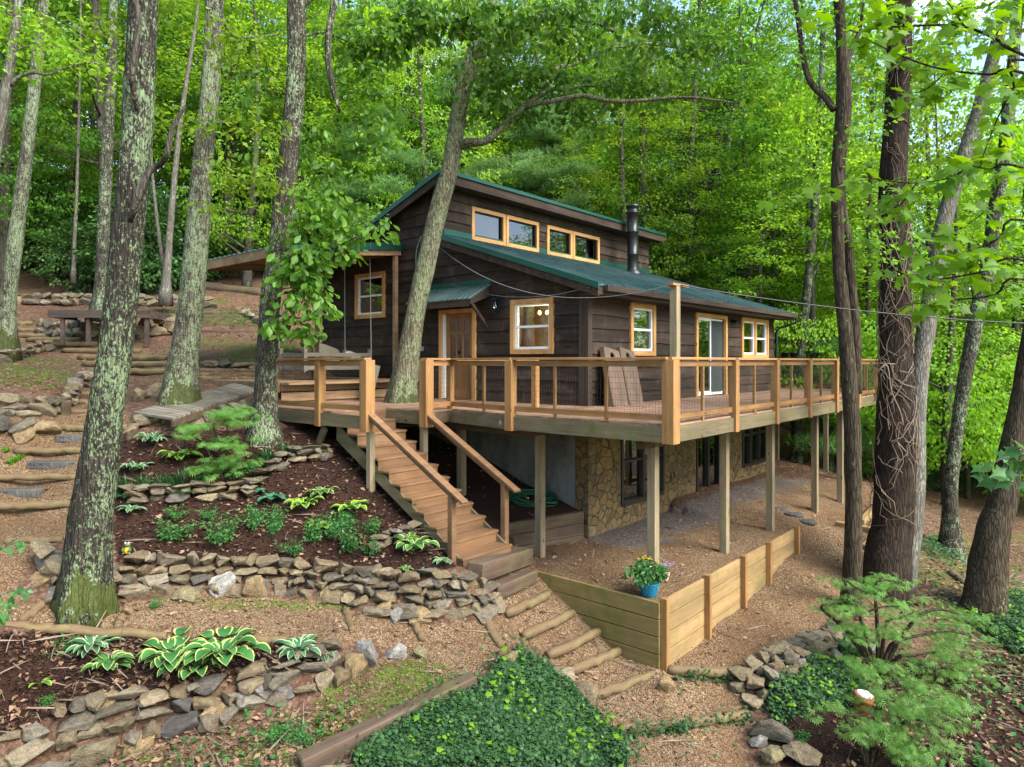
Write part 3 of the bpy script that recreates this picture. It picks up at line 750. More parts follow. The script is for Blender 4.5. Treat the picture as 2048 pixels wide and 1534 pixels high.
def sheet(name, sel):
    q = quads[sel]; used, inv = np.unique(q, return_inverse=True)
    me = bpy.data.meshes.new(name)
    me.from_pydata(V3[used].tolist(), [], inv.reshape(-1, 4).tolist())
    ca = me.color_attributes.new('zone', 'FLOAT_COLOR', 'POINT')
    ca.data.foreach_set('color', ZC[used].ravel())
    me.polygons.foreach_set('use_smooth', [True] * len(me.polygons))
    o = link(name, me, M['ground'])
    tag(o, kind='structure')
    return o
sheet('ground', ~(sel_g | sel_m))
sheet('path', sel_g)
sheet('flower_bed_ground', sel_m)
# gravel filled up against the back of the plank walls
_me = bpy.data.meshes.new('terrace')
_tv = [(-2.475, -2.955), (-2.28, -2.70), (3.30, -2.70), (3.30, -2.955), (-2.475, -.70), (-2.30, -.70)]
_me.from_pydata([tuple(H(u, v, -2.652 + (.012 if k in (1, 2, 5) else 0))) for k, (u, v) in enumerate(_tv)], [], [(0, 3, 2, 1), (0, 1, 5, 4)])
_ca = _me.color_attributes.new('zone', 'FLOAT_COLOR', 'POINT'); _ca.data.foreach_set('color', [1.0, 0, 0, 0] * 6)
tag(link('terrace', _me, M['ground']), kind='structure')

# ------------------------------------------------------------------ leaf meshes
T_LEAF = (np.array([(0, 0, 0), (-.30, .42, .06), (0, 1, -.06), (.30, .42, .06), (0, .45, -.02)]), [(0, 4, 1), (4, 2, 1), (0, 3, 4), (4, 3, 2)])
T_QUAD = (np.array([(0, 0, 0), (-.33, .45, .07), (0, 1, -.08), (.33, .45, .07)]), [(0, 3, 2, 1)])
T_OAK = (np.array([(0, 0, 0), (-.10, .2, .02), (-.24, .42, .05), (-.27, .66, .05), (-.14, .9, 0), (0, 1, -.06), (.14, .9, 0), (.27, .66, .05), (.24, .42, .05), (.10, .2, .02), (0, .55, -.03)]),
         [(0, 10, 1), (1, 10, 2), (2, 10, 3), (3, 10, 4), (4, 10, 5), (5, 10, 6), (6, 10, 7), (7, 10, 8), (8, 10, 9), (9, 10, 0)])
_mp = [(0, 0), (.16, .10), (.46, .02), (.36, .26), (.62, .52), (.34, .50), (.28, .62), (.16, .62), (0, 1.0)]
_mpp = _mp + [(-x, y) for x, y in _mp[-2:0:-1]]
T_MAPLE = (np.array([(x, y, -.10 * abs(x) - .05 * y * y) for x, y in _mpp] + [(0, .38, .03)]), [(i, (i + 1) % 16, 16) for i in range(16)])
_iv = [(0, 0), (.34, .02), (.30, .30), (.48, .42), (.2, .62), (0, 1.0)]
_ivp = _iv + [(-x, y) for x, y in _iv[-2:0:-1]]
T_IVY = (np.array([(x, y, -.15 * abs(x)) for x, y in _ivp] + [(0, .4, .04)]), [(i, (i + 1) % 10, 10) for i in range(10)])
_la_v, _la_f = [(0, 0, 0)], []
for _k in range(7):
    _a = (_k - 3) * 0.52; _l = 1.0 - 0.09 * abs(_k - 3)
    _d = (math.sin(_a), math.cos(_a)); _s = (_d[1] * .055, -_d[0] * .055)
    _b = len(_la_v)
    _la_v += [(_d[0] * _l * .55 + _s[0], _d[1] * _l * .55 + _s[1], .03), (_d[0] * _l, _d[1] * _l, -.10), (_d[0] * _l * .55 - _s[0], _d[1] * _l * .55 - _s[1], .03)]
    _la_f.append((0, _b, _b + 1, _b + 2))
T_LACE = (np.array(_la_v), _la_f)
T_BLADE = (np.array([(-.03, 0, 0), (.03, 0, 0), (.022, .6, .04), (0, 1, -.10), (-.022, .6, .04)]), [(0, 1, 2, 4), (4, 2, 3)])
T_NEEDLE = (np.array([(-.035, 0, 0), (.035, 0, 0), (.0, 1, -.03), (0, .5, .05)]), [(0, 1, 2), (0, 2, 3)])

def norm(a): return a / np.maximum(np.linalg.norm(a, axis=-1, keepdims=True), 1e-9)
def leaf_arrays(P, U, Nn, S, tmpl):
    """P base, U leaf direction, Nn face normal, S length"""
    tv, tf = tmpl
    U = norm(U); side = norm(np.cross(U, Nn)); Nn = np.cross(side, U)
    S = np.asarray(S).reshape(-1, 1, 1)
    V = P[:, None, :] + S * (tv[None, :, 0:1] * side[:, None, :] + tv[None, :, 1:2] * U[:, None, :] + tv[None, :, 2:3] * Nn[:, None, :])
    k = len(tv); n = len(P)
    return V.reshape(-1, 3), tf, k, n
def leaf_mesh(name, chunks):
    """chunks: list of (P,U,N,S,template)"""
    vs, loops, starts, tot = [], [], [], 0
    lt = 0
    for ch in chunks:
        if len(ch[0]) == 0: continue
        V, tf, k, n = leaf_arrays(*ch)
        base = tot + np.arange(n)[:, None] * k
        row = []; ls = []
        c = 0
        for f in tf: ls.append(c); c += len(f); row += list(f)
        row = np.array(row)
        loops.append((base + row[None, :]).ravel())
        starts.append((lt + np.arange(n)[:, None] * c + np.array(ls)[None, :]).ravel())
        lt += n * c; tot += n * k; vs.append(V)
    me = bpy.data.meshes.new(name)
    V = np.concatenate(vs); L = np.concatenate(loops); S = np.concatenate(starts)
    me.vertices.add(len(V)); me.vertices.foreach_set('co', V.astype(np.float32).ravel())
    me.loops.add(len(L)); me.loops.foreach_set('vertex_index', L.astype(np.int32))
    me.polygons.add(len(S)); me.polygons.foreach_set('loop_start', S.astype(np.int32))
    me.update(calc_edges=True)
    return me
def rdir(n, rng=RNG):
    return norm(rng.normal(size=(n, 3)))
def clump(centers, rad, per, size, tmpl, flat=0.35, up=0.9, rng=RNG, droop=0.25, out_from=None):
    """leaves spread in flattened clumps, blades mostly face up"""
    C = np.repeat(np.asarray(centers, float), per, axis=0); n = len(C)
    R = np.repeat(np.broadcast_to(np.asarray(rad, float), (len(centers),)), per)
    d = rdir(n, rng) * (rng.random((n, 1)) ** 0.45)
    d[:, 2] *= flat
    P = C + d * R[:, None]
    U = d * np.array([1, 1, .3]) + rdir(n, rng) * 0.35; U[:, 2] -= droop
    if out_from is not None: U = U + 0.8 * norm(C - out_from)
    Nn = rdir(n, rng) * 0.75; Nn[:, 2] += up
    S = size * (0.65 + 0.7 * rng.random(n))
    return (P, U, Nn, S, tmpl)
# ------------------------------------------------------------------ the cabin
cabin = thing('cabin', 'dark brown board cabin with green metal roof and raised clerestory among the trees', 'cabin', HO, HANG)
fR = lambda a, o, z: (a, -o, z)          # long wall (v = 0): a along u
fL = lambda a, o, z: (-o, a, z)          # gable wall (u = 0): a along v
fC = lambda a, o, z: (a, 4.4 - o, z)     # clerestory wall

def siding(name, fn, a0, a1, z0, ztop, topfn, openings, mat, h=0.27, seed=0):
    rg = random.Random(seed)
    vs, fs = [], []
    z = z0
    k = 0
    while z < ztop:
        zh = z + h
        cuts = sorted({z, zh} | {q for o in openings for q in (o[2], o[3]) if z + .004 < q < zh - .004})
        joints = []
        a = a0 + rg.uniform(.8, 4.2)
        while a < a1:
            joints.append(a); a += rg.uniform(2.6, 4.8)
        for zl, zu in zip(cuts[:-1], cuts[1:]):
            iv = [(a0, a1)]
            for o in openings:
                if o[2] < zu - .002 and o[3] > zl + .002:
                    nv = []
                    for s, e in iv:
                        if o[0] > s: nv.append((s, min(e, o[0])))
                        if o[1] < e: nv.append((max(s, o[1]), e))
                    iv = [q for q in nv if q[1] - q[0] > .005]
            for jn in joints:
                iv = [q for s, e in iv for q in ([(s, jn - .003), (jn + .003, e)] if s < jn - .05 and e > jn + .05 else [(s, e)])]
            for s, e in iv:
                n = max(1, int((e - s) / .3)); base = len(vs); ok = []
                for i in range(n + 1):
                    a = s + (e - s) * i / n
                    tt = topfn(a)
                    wob = (mnoise.noise(Vector((a * 1.7, k * 3.1, seed))) + .5 * mnoise.noise(Vector((a * 5, k * 3.1, seed)))) * 0.022 if zl == z else 0
                    t_ = min(zu + .012, tt); b_ = min(zl + wob, t_)
                    ot = .012 + .034 * (1 - min(1, (t_ - z) / h)); ob = .012 + .034 * (1 - max(0, (b_ - z) / h))
                    vs += [fn(a, ot, t_), fn(a, ob, b_), fn(a, 0.0, b_), fn(a, 0.0, t_)]
                    ok.append(t_ - b_ > .004)
                for i in range(n):
                    if ok[i] or ok[i + 1]:
                        p = base + 4 * i
                        fs += [(p, p + 1, p + 5, p + 4), (p + 1, p + 2, p + 6, p + 5), (p + 3, p, p + 4, p + 7)]
        z = zh; k += 1
    mb = MB(); mb.v = vs; mb.f = fs
    return mb.build(name, mat, cabin)

RT = lambda v: 2.42 + .331 * (v + .45)             # top of the lower roof
UT = lambda v: 5.42 - .345 * (v - 3.95)            # top of the upper roof
def gtop(v):
    return (RT(v) if v < 4.4 else UT(v)) - .07
WIN_L = [(.92, 1.91, 1.16, 2.15), (3.17, 4.20, -.06, 2.03), (6.48, 7.58, 2.16, 3.18)]
WIN_R = [(1.68, 2.58, 1.13, 2.10), (4.85, 6.55, -.02, 2.07), (7.78, 9.63, 1.10, 2.08)]
CLS = [(1.12, 2.42), (2.45, 3.86), (4.25, 5.50), (5.53, 6.98)]
WIN_C = [(a + .1, b - .1, 4.12, 4.78) for a, b in CLS]
siding('gable_siding', fL, 0.0, 9.3, -.30, 5.6, gtop, WIN_L, M['siding_l'], seed=1)
siding('front_siding', fR, 0.0, 10.28, -.30, 2.45, lambda a: 2.40, WIN_R, M['siding_r'], seed=2)
siding('clerestory_siding', fC, 0.0, 10.2, 3.84, 5.3, lambda a: 5.22, WIN_C, M['siding_r'], seed=3)
mb = MB()
mb.prism([(10.28, 0, -.3), (10.28, 9.3, -.3), (10.28, 9.3, UT(9.3) - .1), (10.28, 4.45, UT(4.45) - .1), (10.28, 4.45, RT(4.4) - .1), (10.28, 0, RT(0) - .1)], (-.06, 0, 0))
mb.box(0.01, 10.2, 9.24, 9.3, -.3, 3.4)
mb.build('rear_wall', M['siding_l'], cabin)
# inside: warm panelling seen through the windows
mb = MB(); mb.box(.1, 10.2, .1, 9.2, -.02, .0); mb.box(.1, 10.2, .1, 9.2, 2.5, 2.52); mb.box(3.4, 3.45, .1, 9.2, 0, 2.5); mb.box(.1, 10.2, 5.6, 5.65, 0, 2.5)
mb.box(.1, 10.2, 4.9, 4.95, 3.3, 5.0)
mb.build('interior', M['interior'], cabin)
# corner boards
mb = MB(); mb.box(-.055, .10, -.055, .0, -.30, 2.38); mb.box(-.057, .0, .0, .17, -.302, 2.38); mb.build('corner_board', M['dark_v'], cabin)
mb = MB(fC); mb.box(-.05, .12, 0, .055, 3.98, 5.24); mb.build('corner_board', M['dark_v'], cabin)

def ribbed(name, u0, u1, v0, v1, zf, th, mat, step=.23, along='v', parent=cabin, rib=.03):
    """metal sheet with raised ribs running down the slope"""
    prof = []
    a0, a1 = (u0, u1) if along == 'v' else (v0, v1)
    a = a0
    while a < a1 - .001:
        e = min(a + step, a1)
        for f_, hh in ((0, 0), (.42, 0), (.47, rib), (.56, rib), (.61, 0)):
            p = a + (e - a) * f_
            prof.append((p, hh))
        a = e
    prof.append((a1, 0))
    vs, fs = [], []
    b0, b1 = (v0, v1) if along == 'v' else (u0, u1)
    for p, hh in prof:
        for b, dz in ((b0, hh), (b1, hh), (b1, -th), (b0, -th)):
            q = (p, b) if along == 'v' else (b, p)
            vs.append((q[0], q[1], zf(*q) + dz))
    n = len(prof)
    for i in range(n - 1):
        p = 4 * i
        for j in range(4):
            fs.append((p + j, p + (j + 1) % 4, p + 4 + (j + 1) % 4, p + 4 + j))
    fs += [(0, 1, 2, 3), (4 * n - 4, 4 * n - 3, 4 * n - 2, 4 * n - 1)]
    mb = MB(); mb.v = vs; mb.f = fs
    return mb.build(name, mat, parent)
ribbed('lower_roof', -.36, 10.78, -.52, 4.38, lambda u, v: RT(v), .03, M['roof'])
ribbed('upper_roof', -.36, 10.56, 3.93, 9.85, lambda u, v: UT(v), .03, M['roof'])
# green edge trim
def slope_strip(mb, u0, u1, va, vb, zf, lo, hi):
    mb.hexa([(u0, va, zf(va) + lo), (u1, va, zf(va) + lo), (u1, vb, zf(vb) + lo), (u0, vb, zf(vb) + lo), (u0, va, zf(va) + hi), (u1, va, zf(va) + hi), (u1, vb, zf(vb) + hi), (u0, vb, zf(vb) + hi)])
mb = MB(); slope_strip(mb, -.40, -.362, -.53, 4.36, RT, -.085, .035); mb.build('roof_trim', M['green_trim'], cabin)
mb = MB(); slope_strip(mb, -.40, -.362, 3.92, 9.86, UT, -.085, .035); mb.box(-.4, 10.6, 3.89, 3.925, UT(3.93) - .055, UT(3.93) + .03); mb.build('roof_trim', M['green_trim'], cabin)
mb = MB(fC); mb.box(.13, 10.2, .056, .07, RT(4.33) + .0, RT(4.33) + .16); mb.build('flashing', M['green_trim'], cabin)
# dark fascia and soffits
mb = MB(); slope_strip(mb, -.36, -.32, -.50, 4.34, RT, -.24, -.035); slope_strip(mb, -.318, -.05, -.5, 4.3, RT, -.065, -.035); mb.build('rake_board', M['dark_x'], cabin)
mb = MB(); slope_strip(mb, -.36, -.32, 3.93, 9.84, UT, -.26, -.035); slope_strip(mb, -.318, -.05, 3.97, 9.8, UT, -.065, -.035); mb.build('rake_board', M['dark_x'], cabin)
mb = MB(); mb.box(-.318, 10.5, 3.93, 3.965, UT(3.93) - .27, UT(3.93) - .04); mb.box(-.318, 10.5, 3.967, 4.34, 5.17, 5.2); mb.build('fascia', M['dark_x'], cabin)
mb = MB(); mb.box(-.318, 10.7, -.50, -.465, 2.20, 2.385); mb.box(-.318, 10.7, -.463, -.06, 2.21, 2.235); mb.build('fascia', M['dark_x'], cabin)
gut = MB(); gut.box(-.2, 10.74, -.62, -.505, 2.27, 2.385)
gut_o = gut.build('gutter', M['dark_x'], cabin)
mb = MB(); mb.tube([(10.72, -.56, 2.28), (10.72, -.56, 2.12), (10.45, -.12, 1.95), (10.4, -.07, 1.8), (10.4, -.07, .1)], .04, 8)
mb.build('downspout', M['black'], gut_o)

def window(fn, a0, a1, z0, z1, tr, tx, tv, kind, glass, mats=None, parent=cabin):
    """casing, frame and panes in an opening of the wall"""
    w_ = link('window', None, None, parent)
    uprights = [(a0, a0 + tr, z0, z1), (a1 - tr, a1, z0, z1)]
    if kind == 'pair': uprights.append(((a0 + a1) / 2 - tr * .55, (a0 + a1) / 2 + tr * .55, z0 + tr, z1 - tr))
    for q in uprights:
        mb = MB(fn); mb.box(q[0], q[1], .0, .075, q[2], q[3]); mb.build('casing', tv, w_, bevel=.004)
    for q, o_ in (((z1 - tr, z1 - .001), .073), ((z0 + .001, z0 + tr), .08)):
        mb = MB(fn); mb.box(a0 + tr, a1 - tr, .0, o_, q[0], q[1]); mb.build('casing', tx, w_)
    spans = [(a0 + tr, a1 - tr)]
    if kind == 'pair': spans = [(a0 + tr, (a0 + a1) / 2 - tr * .55), ((a0 + a1) / 2 + tr * .55, a1 - tr)]
    for s, e in spans:
        zl, zh = z0 + tr, z1 - tr
        f = .045 if kind != 'fixed' else .025
        fm = MB(fn)
        fm.box(s + .001, s + f, -.06, .03, zl + .001, zh - .001); fm.box(e - f, e - .001, -.06, .03, zl + .001, zh - .001)
        fm.box(s + f, e - f, -.06, .03, zh - f, zh - .001); fm.box(s + f, e - f, -.06, .034, zl + .001, zl + f * 1.2)
        if kind != 'fixed': fm.box(s + f, e - f, -.05, .022, (zl + zh) / 2 - .025, (zl + zh) / 2 + .025)
        fm.build('sash', mats or M['white'], w_)
        g = MB(fn); g.box(s + f, e - f, -.024, -.018, zl + f, zh - f)
        g.build('pane', glass, w_)
    return w_
window(fL, .82, 2.01, 1.06, 2.25, .105, M['trim_x'], M['trim_v'], 'hung', M['glass'])
window(fL, 6.38, 7.68, 2.06, 3.28, .105, M['trim_x'], M['trim_v'], 'hung', M['glass_dark'])
window(fR, 1.58, 2.68, 1.03, 2.20, .105, M['trim_x'], M['trim_v'], 'hung', M['glass'])
window(fR, 7.68, 9.73, 1.00, 2.18, .105, M['trim_x'], M['trim_v'], 'pair', M['glass'])
for a, b in CLS:
    window(fC, a, b, 4.02, 4.88, .10, M['trim_x'], M['trim_v'], 'fixed', M['glass_dark'], M['dark_frame'])
# front door
door = link('door', None, None, cabin)
for q in (3.07, 4.19):
    mb = MB(fL); mb.box(q, q + .11, 0, .08, 0.0, 2.14); mb.build('casing', M['trim_v'], door, bevel=.004)
mb = MB(fL); mb.box(3.18, 4.19, 0, .078, 2.04, 2.139); mb.build('trim', M['trim_x'], door)
mb = MB(fL); mb.box(4.12, 4.188, -.05, .045, .02, 2.035); mb.build('jamb', M['white'], door)
mb = MB(fL)
d0, d1 = 3.20, 4.11
for a, b, c, d in ((d0, d0 + .13, .02, 2.03), (d1 - .13, d1, .02, 2.03), (d0 + .13, d1 - .13, .02, .24), (d0 + .13, d1 - .13, .80, .98), (d0 + .13, d1 - .13, 1.92, 2.03), (d0 + .13, d1 - .13, 1.56, 1.60),
                   ((d0 + d1) / 2 - .05, (d0 + d1) / 2 + .05, .24, .80)):
    mb.box(a, b, -.045, .0, c, d)
for k in (1, 2):
    a = d0 + .13 + (d1 - d0 - .26) * k / 3; mb.box(a - .018, a + .018, -.04, -.004, .98, 1.92)
mb.box(d0 + .13, (d0 + d1) / 2 - .05, -.035, -.015, .24, .80); mb.box((d0 + d1) / 2 + .05, d1 - .13, -.035, -.015, .24, .80)
mb.build('door_leaf', M['door'], door)
mb = MB(fL); mb.box(d0 + .13, d1 - .13, -.026, -.02, .98, 1.92); mb.build('glass', M['glass'], door)
mb = MB(); mb.tube([(-.0, 3.27, 1.0), (-.06, 3.27, 1.0), (-.065, 3.27, 1.0)], [.012, .03, .03], 10); mb.build('handle', M['black'], door)
# sliding glass door of the upper floor
sl = link('sliding_door', None, None, cabin)
for q in (4.75, 6.54):
    mb = MB(fR); mb.box(q, q + .11, 0, .08, 0, 2.15); mb.build('casing', M['trim_v'], sl, bevel=.004)
mb = MB(fR); mb.box(4.86, 6.54, 0, .078, 2.05, 2.149); mb.build('trim', M['trim_x'], sl)
mb = MB(fR)
for s, e, o in ((4.87, 5.72, .0), (5.70, 6.53, -.04)):
    mb.box(s, s + .07, o - .03, o + .02, .02, 2.045); mb.box(e - .05, e, o - .03, o + .02, .02, 2.045); mb.box(s + .07, e - .05, o - .03, o + .02, 1.97, 2.045); mb.box(s + .07, e - .05, o - .03, o + .02, .02, .12)
mb.build('frame', M['white'], sl)
mb = MB(fR); mb.box(4.94, 5.67, -.012, -.006, .12, 1.97); mb.build('pane', M['glass'], sl)
mb = MB(fR); mb.box(5.77, 6.48, .0, .006, .10, 1.99); mb.build('screen', M['screen'], sl)

# basement
def stone_wall_material():
    m, t = nodes('flat stone veneer')
    v = mapped(t, (1, 1, 1))
    wv = N(t, 'TexNoise', Scale=3.0, Detail=4.0); t.links.new(v, wv.inputs['Vector'])
    s = N(t, 'VectorMath', _operation='SCALE'); s.inputs['Scale'].default_value = .14; t.links.new(wv.outputs['Color'], s.inputs[0])
    ad = N(t, 'VectorMath', _operation='ADD'); t.links.new(v, ad.inputs[0]); t.links.new(s.outputs[0], ad.inputs[1])
    vo = N(t, 'TexVoronoi', Scale=4.7, _feature='DISTANCE_TO_EDGE'); t.links.new(ad.outputs[0], vo.inputs['Vector'])
    vc = N(t, 'TexVoronoi', Scale=4.7); t.links.new(ad.outputs[0], vc.inputs['Vector'])
    sc = t.nodes.new('ShaderNodeSeparateColor'); t.links.new(vc.outputs['Color'], sc.inputs[0])
    st = ramp(t, sc.outputs[0], [(0, (0.115, 0.082, 0.044)), (.4, (0.18, 0.128, 0.066)), (.7, (0.21, 0.137, 0.064)), (1, (0.135, 0.115, 0.078))])
    nz = noise(t, v, 9, 6, .65)
    c = mix(t, .7, st.outputs[0], ramp(t, nz, [(.3, (.5, .48, .44)), (.7, (1.25, 1.2, 1.1))]).outputs[0], 'MULTIPLY')
    e = ramp(t, vo.outputs['Distance'], [(.012, (0, 0, 0)), (.03, (1, 1, 1))])
    c = mix(t, e.outputs[0], (0.05, 0.04, 0.028), c)
    hh = mix(t, .25, e.outputs[0], nz)
    finish(t, c, .85, .2, hh, 1.0, .08)
    return m
M['veneer'] = stone_wall_material()
mb = MB(fR)
BW = [(1.17, 3.06, -2.22, -.34), (4.75, 6.32, -2.62, -.34), (7.68, 9.7, -2.15, -.34)]
a = -.05
for s, e, zl, zh in BW:
    mb.box(a, s, -.25, .06, -2.9, -.31); mb.box(s, e, -.25, .058, -2.9, zl); mb.box(s, e, -.25, .058, zh, -.312); a = e
mb.box(a, 10.3, -.25, .06, -2.9, -.31)
mb.build('stone_base', M['veneer'], cabin)
mb = MB(); mb.box(-.045, .2, .27, 9.3, -2.9, -.32); mb.box(10.05, 10.29, .26, 9.3, -3, -.32); mb.box(.2, 10.05, 9.05, 9.29, -3, -.32); mb.build('concrete_base', M['conc'], cabin)
def dark_win(s, e, zl, zh, mid, cross):
    mb = MB(fR); f = .07
    mb.box(s, s + f, -.1, .09, zl, zh); mb.box(e - f, e, -.1, .09, zl, zh); mb.box(s + f, e - f, -.1, .09, zh - f, zh); mb.box(s + f, e - f, -.1, .11, zl, zl + f * 1.3)
    for m_ in mid: mb.box(s + (e - s) * m_ - .045, s + (e - s) * m_ + .045, -.08, .06, zl + f, zh - f)
    if cross: mb.box(s + f, e - f, -.07, .045, (zl + zh) / 2 - .025, (zl + zh) / 2 + .025)
    return mb
o = dark_win(1.17, 3.06, -2.22, -.34, (.52,), True).build('basement_window', M['dark_frame'], cabin)
mb = MB(fR); mb.box(1.24, 2.99, -.03, -.022, -2.13, -.41); mb.build('pane', M['glass'], o)
o = dark_win(4.75, 6.32, -2.62, -.34, (.48,), False).build('basement_door', M['dark_frame'], cabin)
mb = MB(fR); mb.box(4.82, 6.25, -.03, -.022, -2.53, -.41); mb.build('pane', M['glass'], o)
o = dark_win(7.68, 9.7, -2.15, -.34, (.33, .66), True).build('basement_window', M['dark_frame'], cabin)
mb = MB(fR); mb.box(7.75, 9.63, -.03, -.022, -2.06, -.41); mb.build('pane', M['glass'], o)
mb = MB(); mb.box(.25, 10.0, 1.6, 1.65, -2.7, -.4); mb.box(.25, 10, .1, 1.6, -2.7, -2.66); mb.build('basement_interior', M['interior'], cabin)

# stove pipe
mb = MB(); zc = RT(3.6) - .05
mb.lathe([(.34, zc - .1), (.30, zc + .06), (.19, zc + .16), (.175, zc + .2), (.175, zc + .62), (.19, zc + .63), (.19, zc + .66), (.175, zc + .67), (.175, zc + 1.35), (.19, zc + 1.36), (.19, zc + 1.39), (.175, zc + 1.40), (.175, zc + 1.95),
          (.205, zc + 1.97), (.205, zc + 2.02), (.175, zc + 2.03), (.175, zc + 2.14), (.215, zc + 2.16), (.215, zc + 2.24), (.15, zc + 2.26)], 24, (7.8, 3.6, 0))
mb.build('stove_pipe', M['black'], cabin, smooth=True)
# door awning
awn = ribbed('awning', -.70, -.03, 2.60, 4.80, lambda u, v: 2.68 + .56 * u, .02, M['roof'], .16, 'u', cabin, .018)
mb = MB(); mb.box(-.06, -.048, 2.62, 4.78, 2.60, 2.78); mb.build('flashing', M['green_trim'], awn)
mb = MB()
for v_ in (2.66, 4.74):
    mb.hexa([(-.68, v_ - .03, 2.16), (-.05, v_ - .03, 2.38), (-.05, v_ + .03, 2.38), (-.68, v_ + .03, 2.16), (-.68, v_ - .03, 2.275), (-.05, v_ - .03, 2.625), (-.05, v_ + .03, 2.625), (-.68, v_ + .03, 2.275)])
mb.box(-.685, -.64, 2.69, 4.71, 2.12, 2.275)
mb.build('awning_frame', M['dark_x'], awn)
for v_ in (2.68, 4.72):
    mb = MB(); mb.beam((-.60, v_, 2.20), (-.06, v_, 1.66), .05, .07); mb.build('bracket', M['dark_v'], awn)
# wall lantern, meter box
mb = MB(); mb.box(-.06, -.046, 2.30, 2.44, 2.02, 2.36); mb.box(-.2, -.06, 2.35, 2.39, 2.30, 2.33)
lan = mb.build('wall_lantern', M['black'], cabin)
mb = MB()
for s in (-.225, -.115):
    for q in (2.32, 2.42): mb.beam((s, q, 2.03), (s, q, 2.27), .012, .012)
mb.box(-.235, -.105, 2.31, 2.43, 2.27, 2.30); mb.box(-.235, -.105, 2.31, 2.43, 2.02, 2.035); mb.build('cage', M['black'], lan)
mb = MB(); mb.lathe([(.015, 2.06), (.035, 2.10), (.04, 2.15), (.02, 2.22)], 10, (-.17, 2.37, 0)); mb.build('bulb', M['glass'], lan)
mb = MB(fR); mb.box(6.98, 7.13, .046, .10, 1.98, 2.08); mb.tube([(7.0, -.1, 2.04), (6.96, -.22, 1.98)], .04, 8); mb.tube([(7.1, -.1, 2.04), (7.14, -.22, 1.98)], .04, 8); mb.build('floodlight', M['black'], cabin)
mb = MB(fL); mb.box(4.86, 5.06, .046, .09, 1.16, 1.28); mb.build('outlet_box', M['grey'], cabin)
# lit bulbs behind the front window
for bv in (1.42, 1.63):
    mb = MB(); mb.lathe([(.008, 1.94), (.032, 1.96), (.036, 1.99), (.02, 2.03)], 12, (.5, bv, 0)); mb.build('light_bulb', M['bulb'], cabin, smooth=True)
    mb = MB(); mb.tube([(.5, bv, 2.03), (.5, bv, 2.5)], .006, 6); mb.build('pendant_cord', M['black'], cabin)
lp = bpy.data.lights.new('room_lamp', 'POINT'); lp.energy = 60; lp.color = (1, .66, .32); lp.shadow_soft_size = .05
lo = bpy.data.objects.new('room_lamp', lp); COL.objects.link(lo); lo.location = H(.5, 1.3, 1.84)

# porch
PZ = lambda u, v: 3.80 + .12 * u
pr = ribbed('porch_roof', -3.78, -.03, 5.70, 9.75, lambda u, v: PZ(u, v), .02, M['roof'], .23, 'u', cabin, .02)
mb = MB(); mb.hexa([(-3.80, 5.66, PZ(-3.8, 0) - .045), (-.02, 5.66, PZ(0, 0) - .045), (-.02, 5.695, PZ(0, 0) - .045), (-3.8, 5.695, PZ(-3.8, 0) - .045), (-3.8, 5.66, PZ(-3.8, 0) + .04), (-.02, 5.66, PZ(0, 0) + .17), (-.02, 5.695, PZ(0, 0) + .17), (-3.8, 5.695, PZ(-3.8, 0) + .04)])
mb.build('flashing', M['green_trim'], pr)
mb = MB()
for v_ in np.arange(5.74, 9.8, .66):
    mb.beam((-3.72, v_, PZ(-3.72, 0) - .10), (-.06, v_, PZ(-.06, 0) - .10), .045, .14)
for u_ in np.arange(-3.4, -.2, .6): mb.beam((u_, 5.72, PZ(u_, 0) - .036), (u_, 9.74, PZ(u_, 0) - .036), .09, .02)
mb.build('rafters', M['porch'], pr)
mb = MB(); mb.box(-3.77, -3.725, 5.70, 9.75, PZ(-3.77, 0) - .22, PZ(-3.77, 0) - .022)
mb.build('fascia', M['porch'], pr)
for u_, v_ in ((-.18, 5.80), (-3.6, 5.85), (-3.6, 9.55), (-.12, 9.42)):
    mb = MB(); mb.beam((u_, v_, .46), (u_, v_, PZ(u_, 0) - .17), .10, .10); mb.build('porch_post', M['porch'], pr) if (u_, v_) != (-3.6, 5.85) else None
mb = MB()
for k in range(24):
    u_ = -3.75 + k * .157
    mb.box(u_, u_ + .15, 5.2, 9.6, .43, .46)
for k in range(1): mb.box(-3.76, -.05, 5.16, 5.19, .27, .45); mb.box(-3.76, -.05, 5.14, 5.16, .06, .24); mb.box(-3.8, -3.765, 5.2, 9.62, .25, .455); mb.box(-3.7, -.1, 5.19, 9.5, -.3, .1)
mb.box(-3.76, -.05, 4.86, 5.13, .415, .455)
mb.build('porch_floor', M['porch'], cabin)
# ------------------------------------------------------------------ deck
deck = thing('deck', 'raised wooden deck with wire mesh railing on tall posts around the cabin', 'deck', HO, HANG)
OUT = [(-2.65, -3.2), (9.2, -3.2), (12.6, -1.2), (12.6, .8), (10.34, .8), (10.34, -.07), (-.07, -.07), (-.07, 5.12), (-4.3, 5.12), (-4.25, 2.6), (-3.0, 2.6), (-3.0, 1.5), (-2.3, 1.55), (-2.65, -.28)]
mb = MB()
v_ = -3.2
while v_ < 5.1:
    c = v_ + .07; xs = []
    for i in range(len(OUT)):
        (x0, y0), (x1, y1) = OUT[i], OUT[(i + 1) % len(OUT)]
        if (y0 > c) != (y1 > c): xs.append(x0 + (c - y0) / (y1 - y0) * (x1 - x0))
    xs.sort()
    for s, e in zip(xs[::2], xs[1::2]):
        while s < e - .02:
            q = min(e, s + random.uniform(3, 4.9)); mb.box(s + .002, q - .002, v_ + .004, v_ + .138, -.028 + random.uniform(-.002, .002), 0.0); s = q
    v_ += .1425
mb.build('decking', M['deck'], deck)
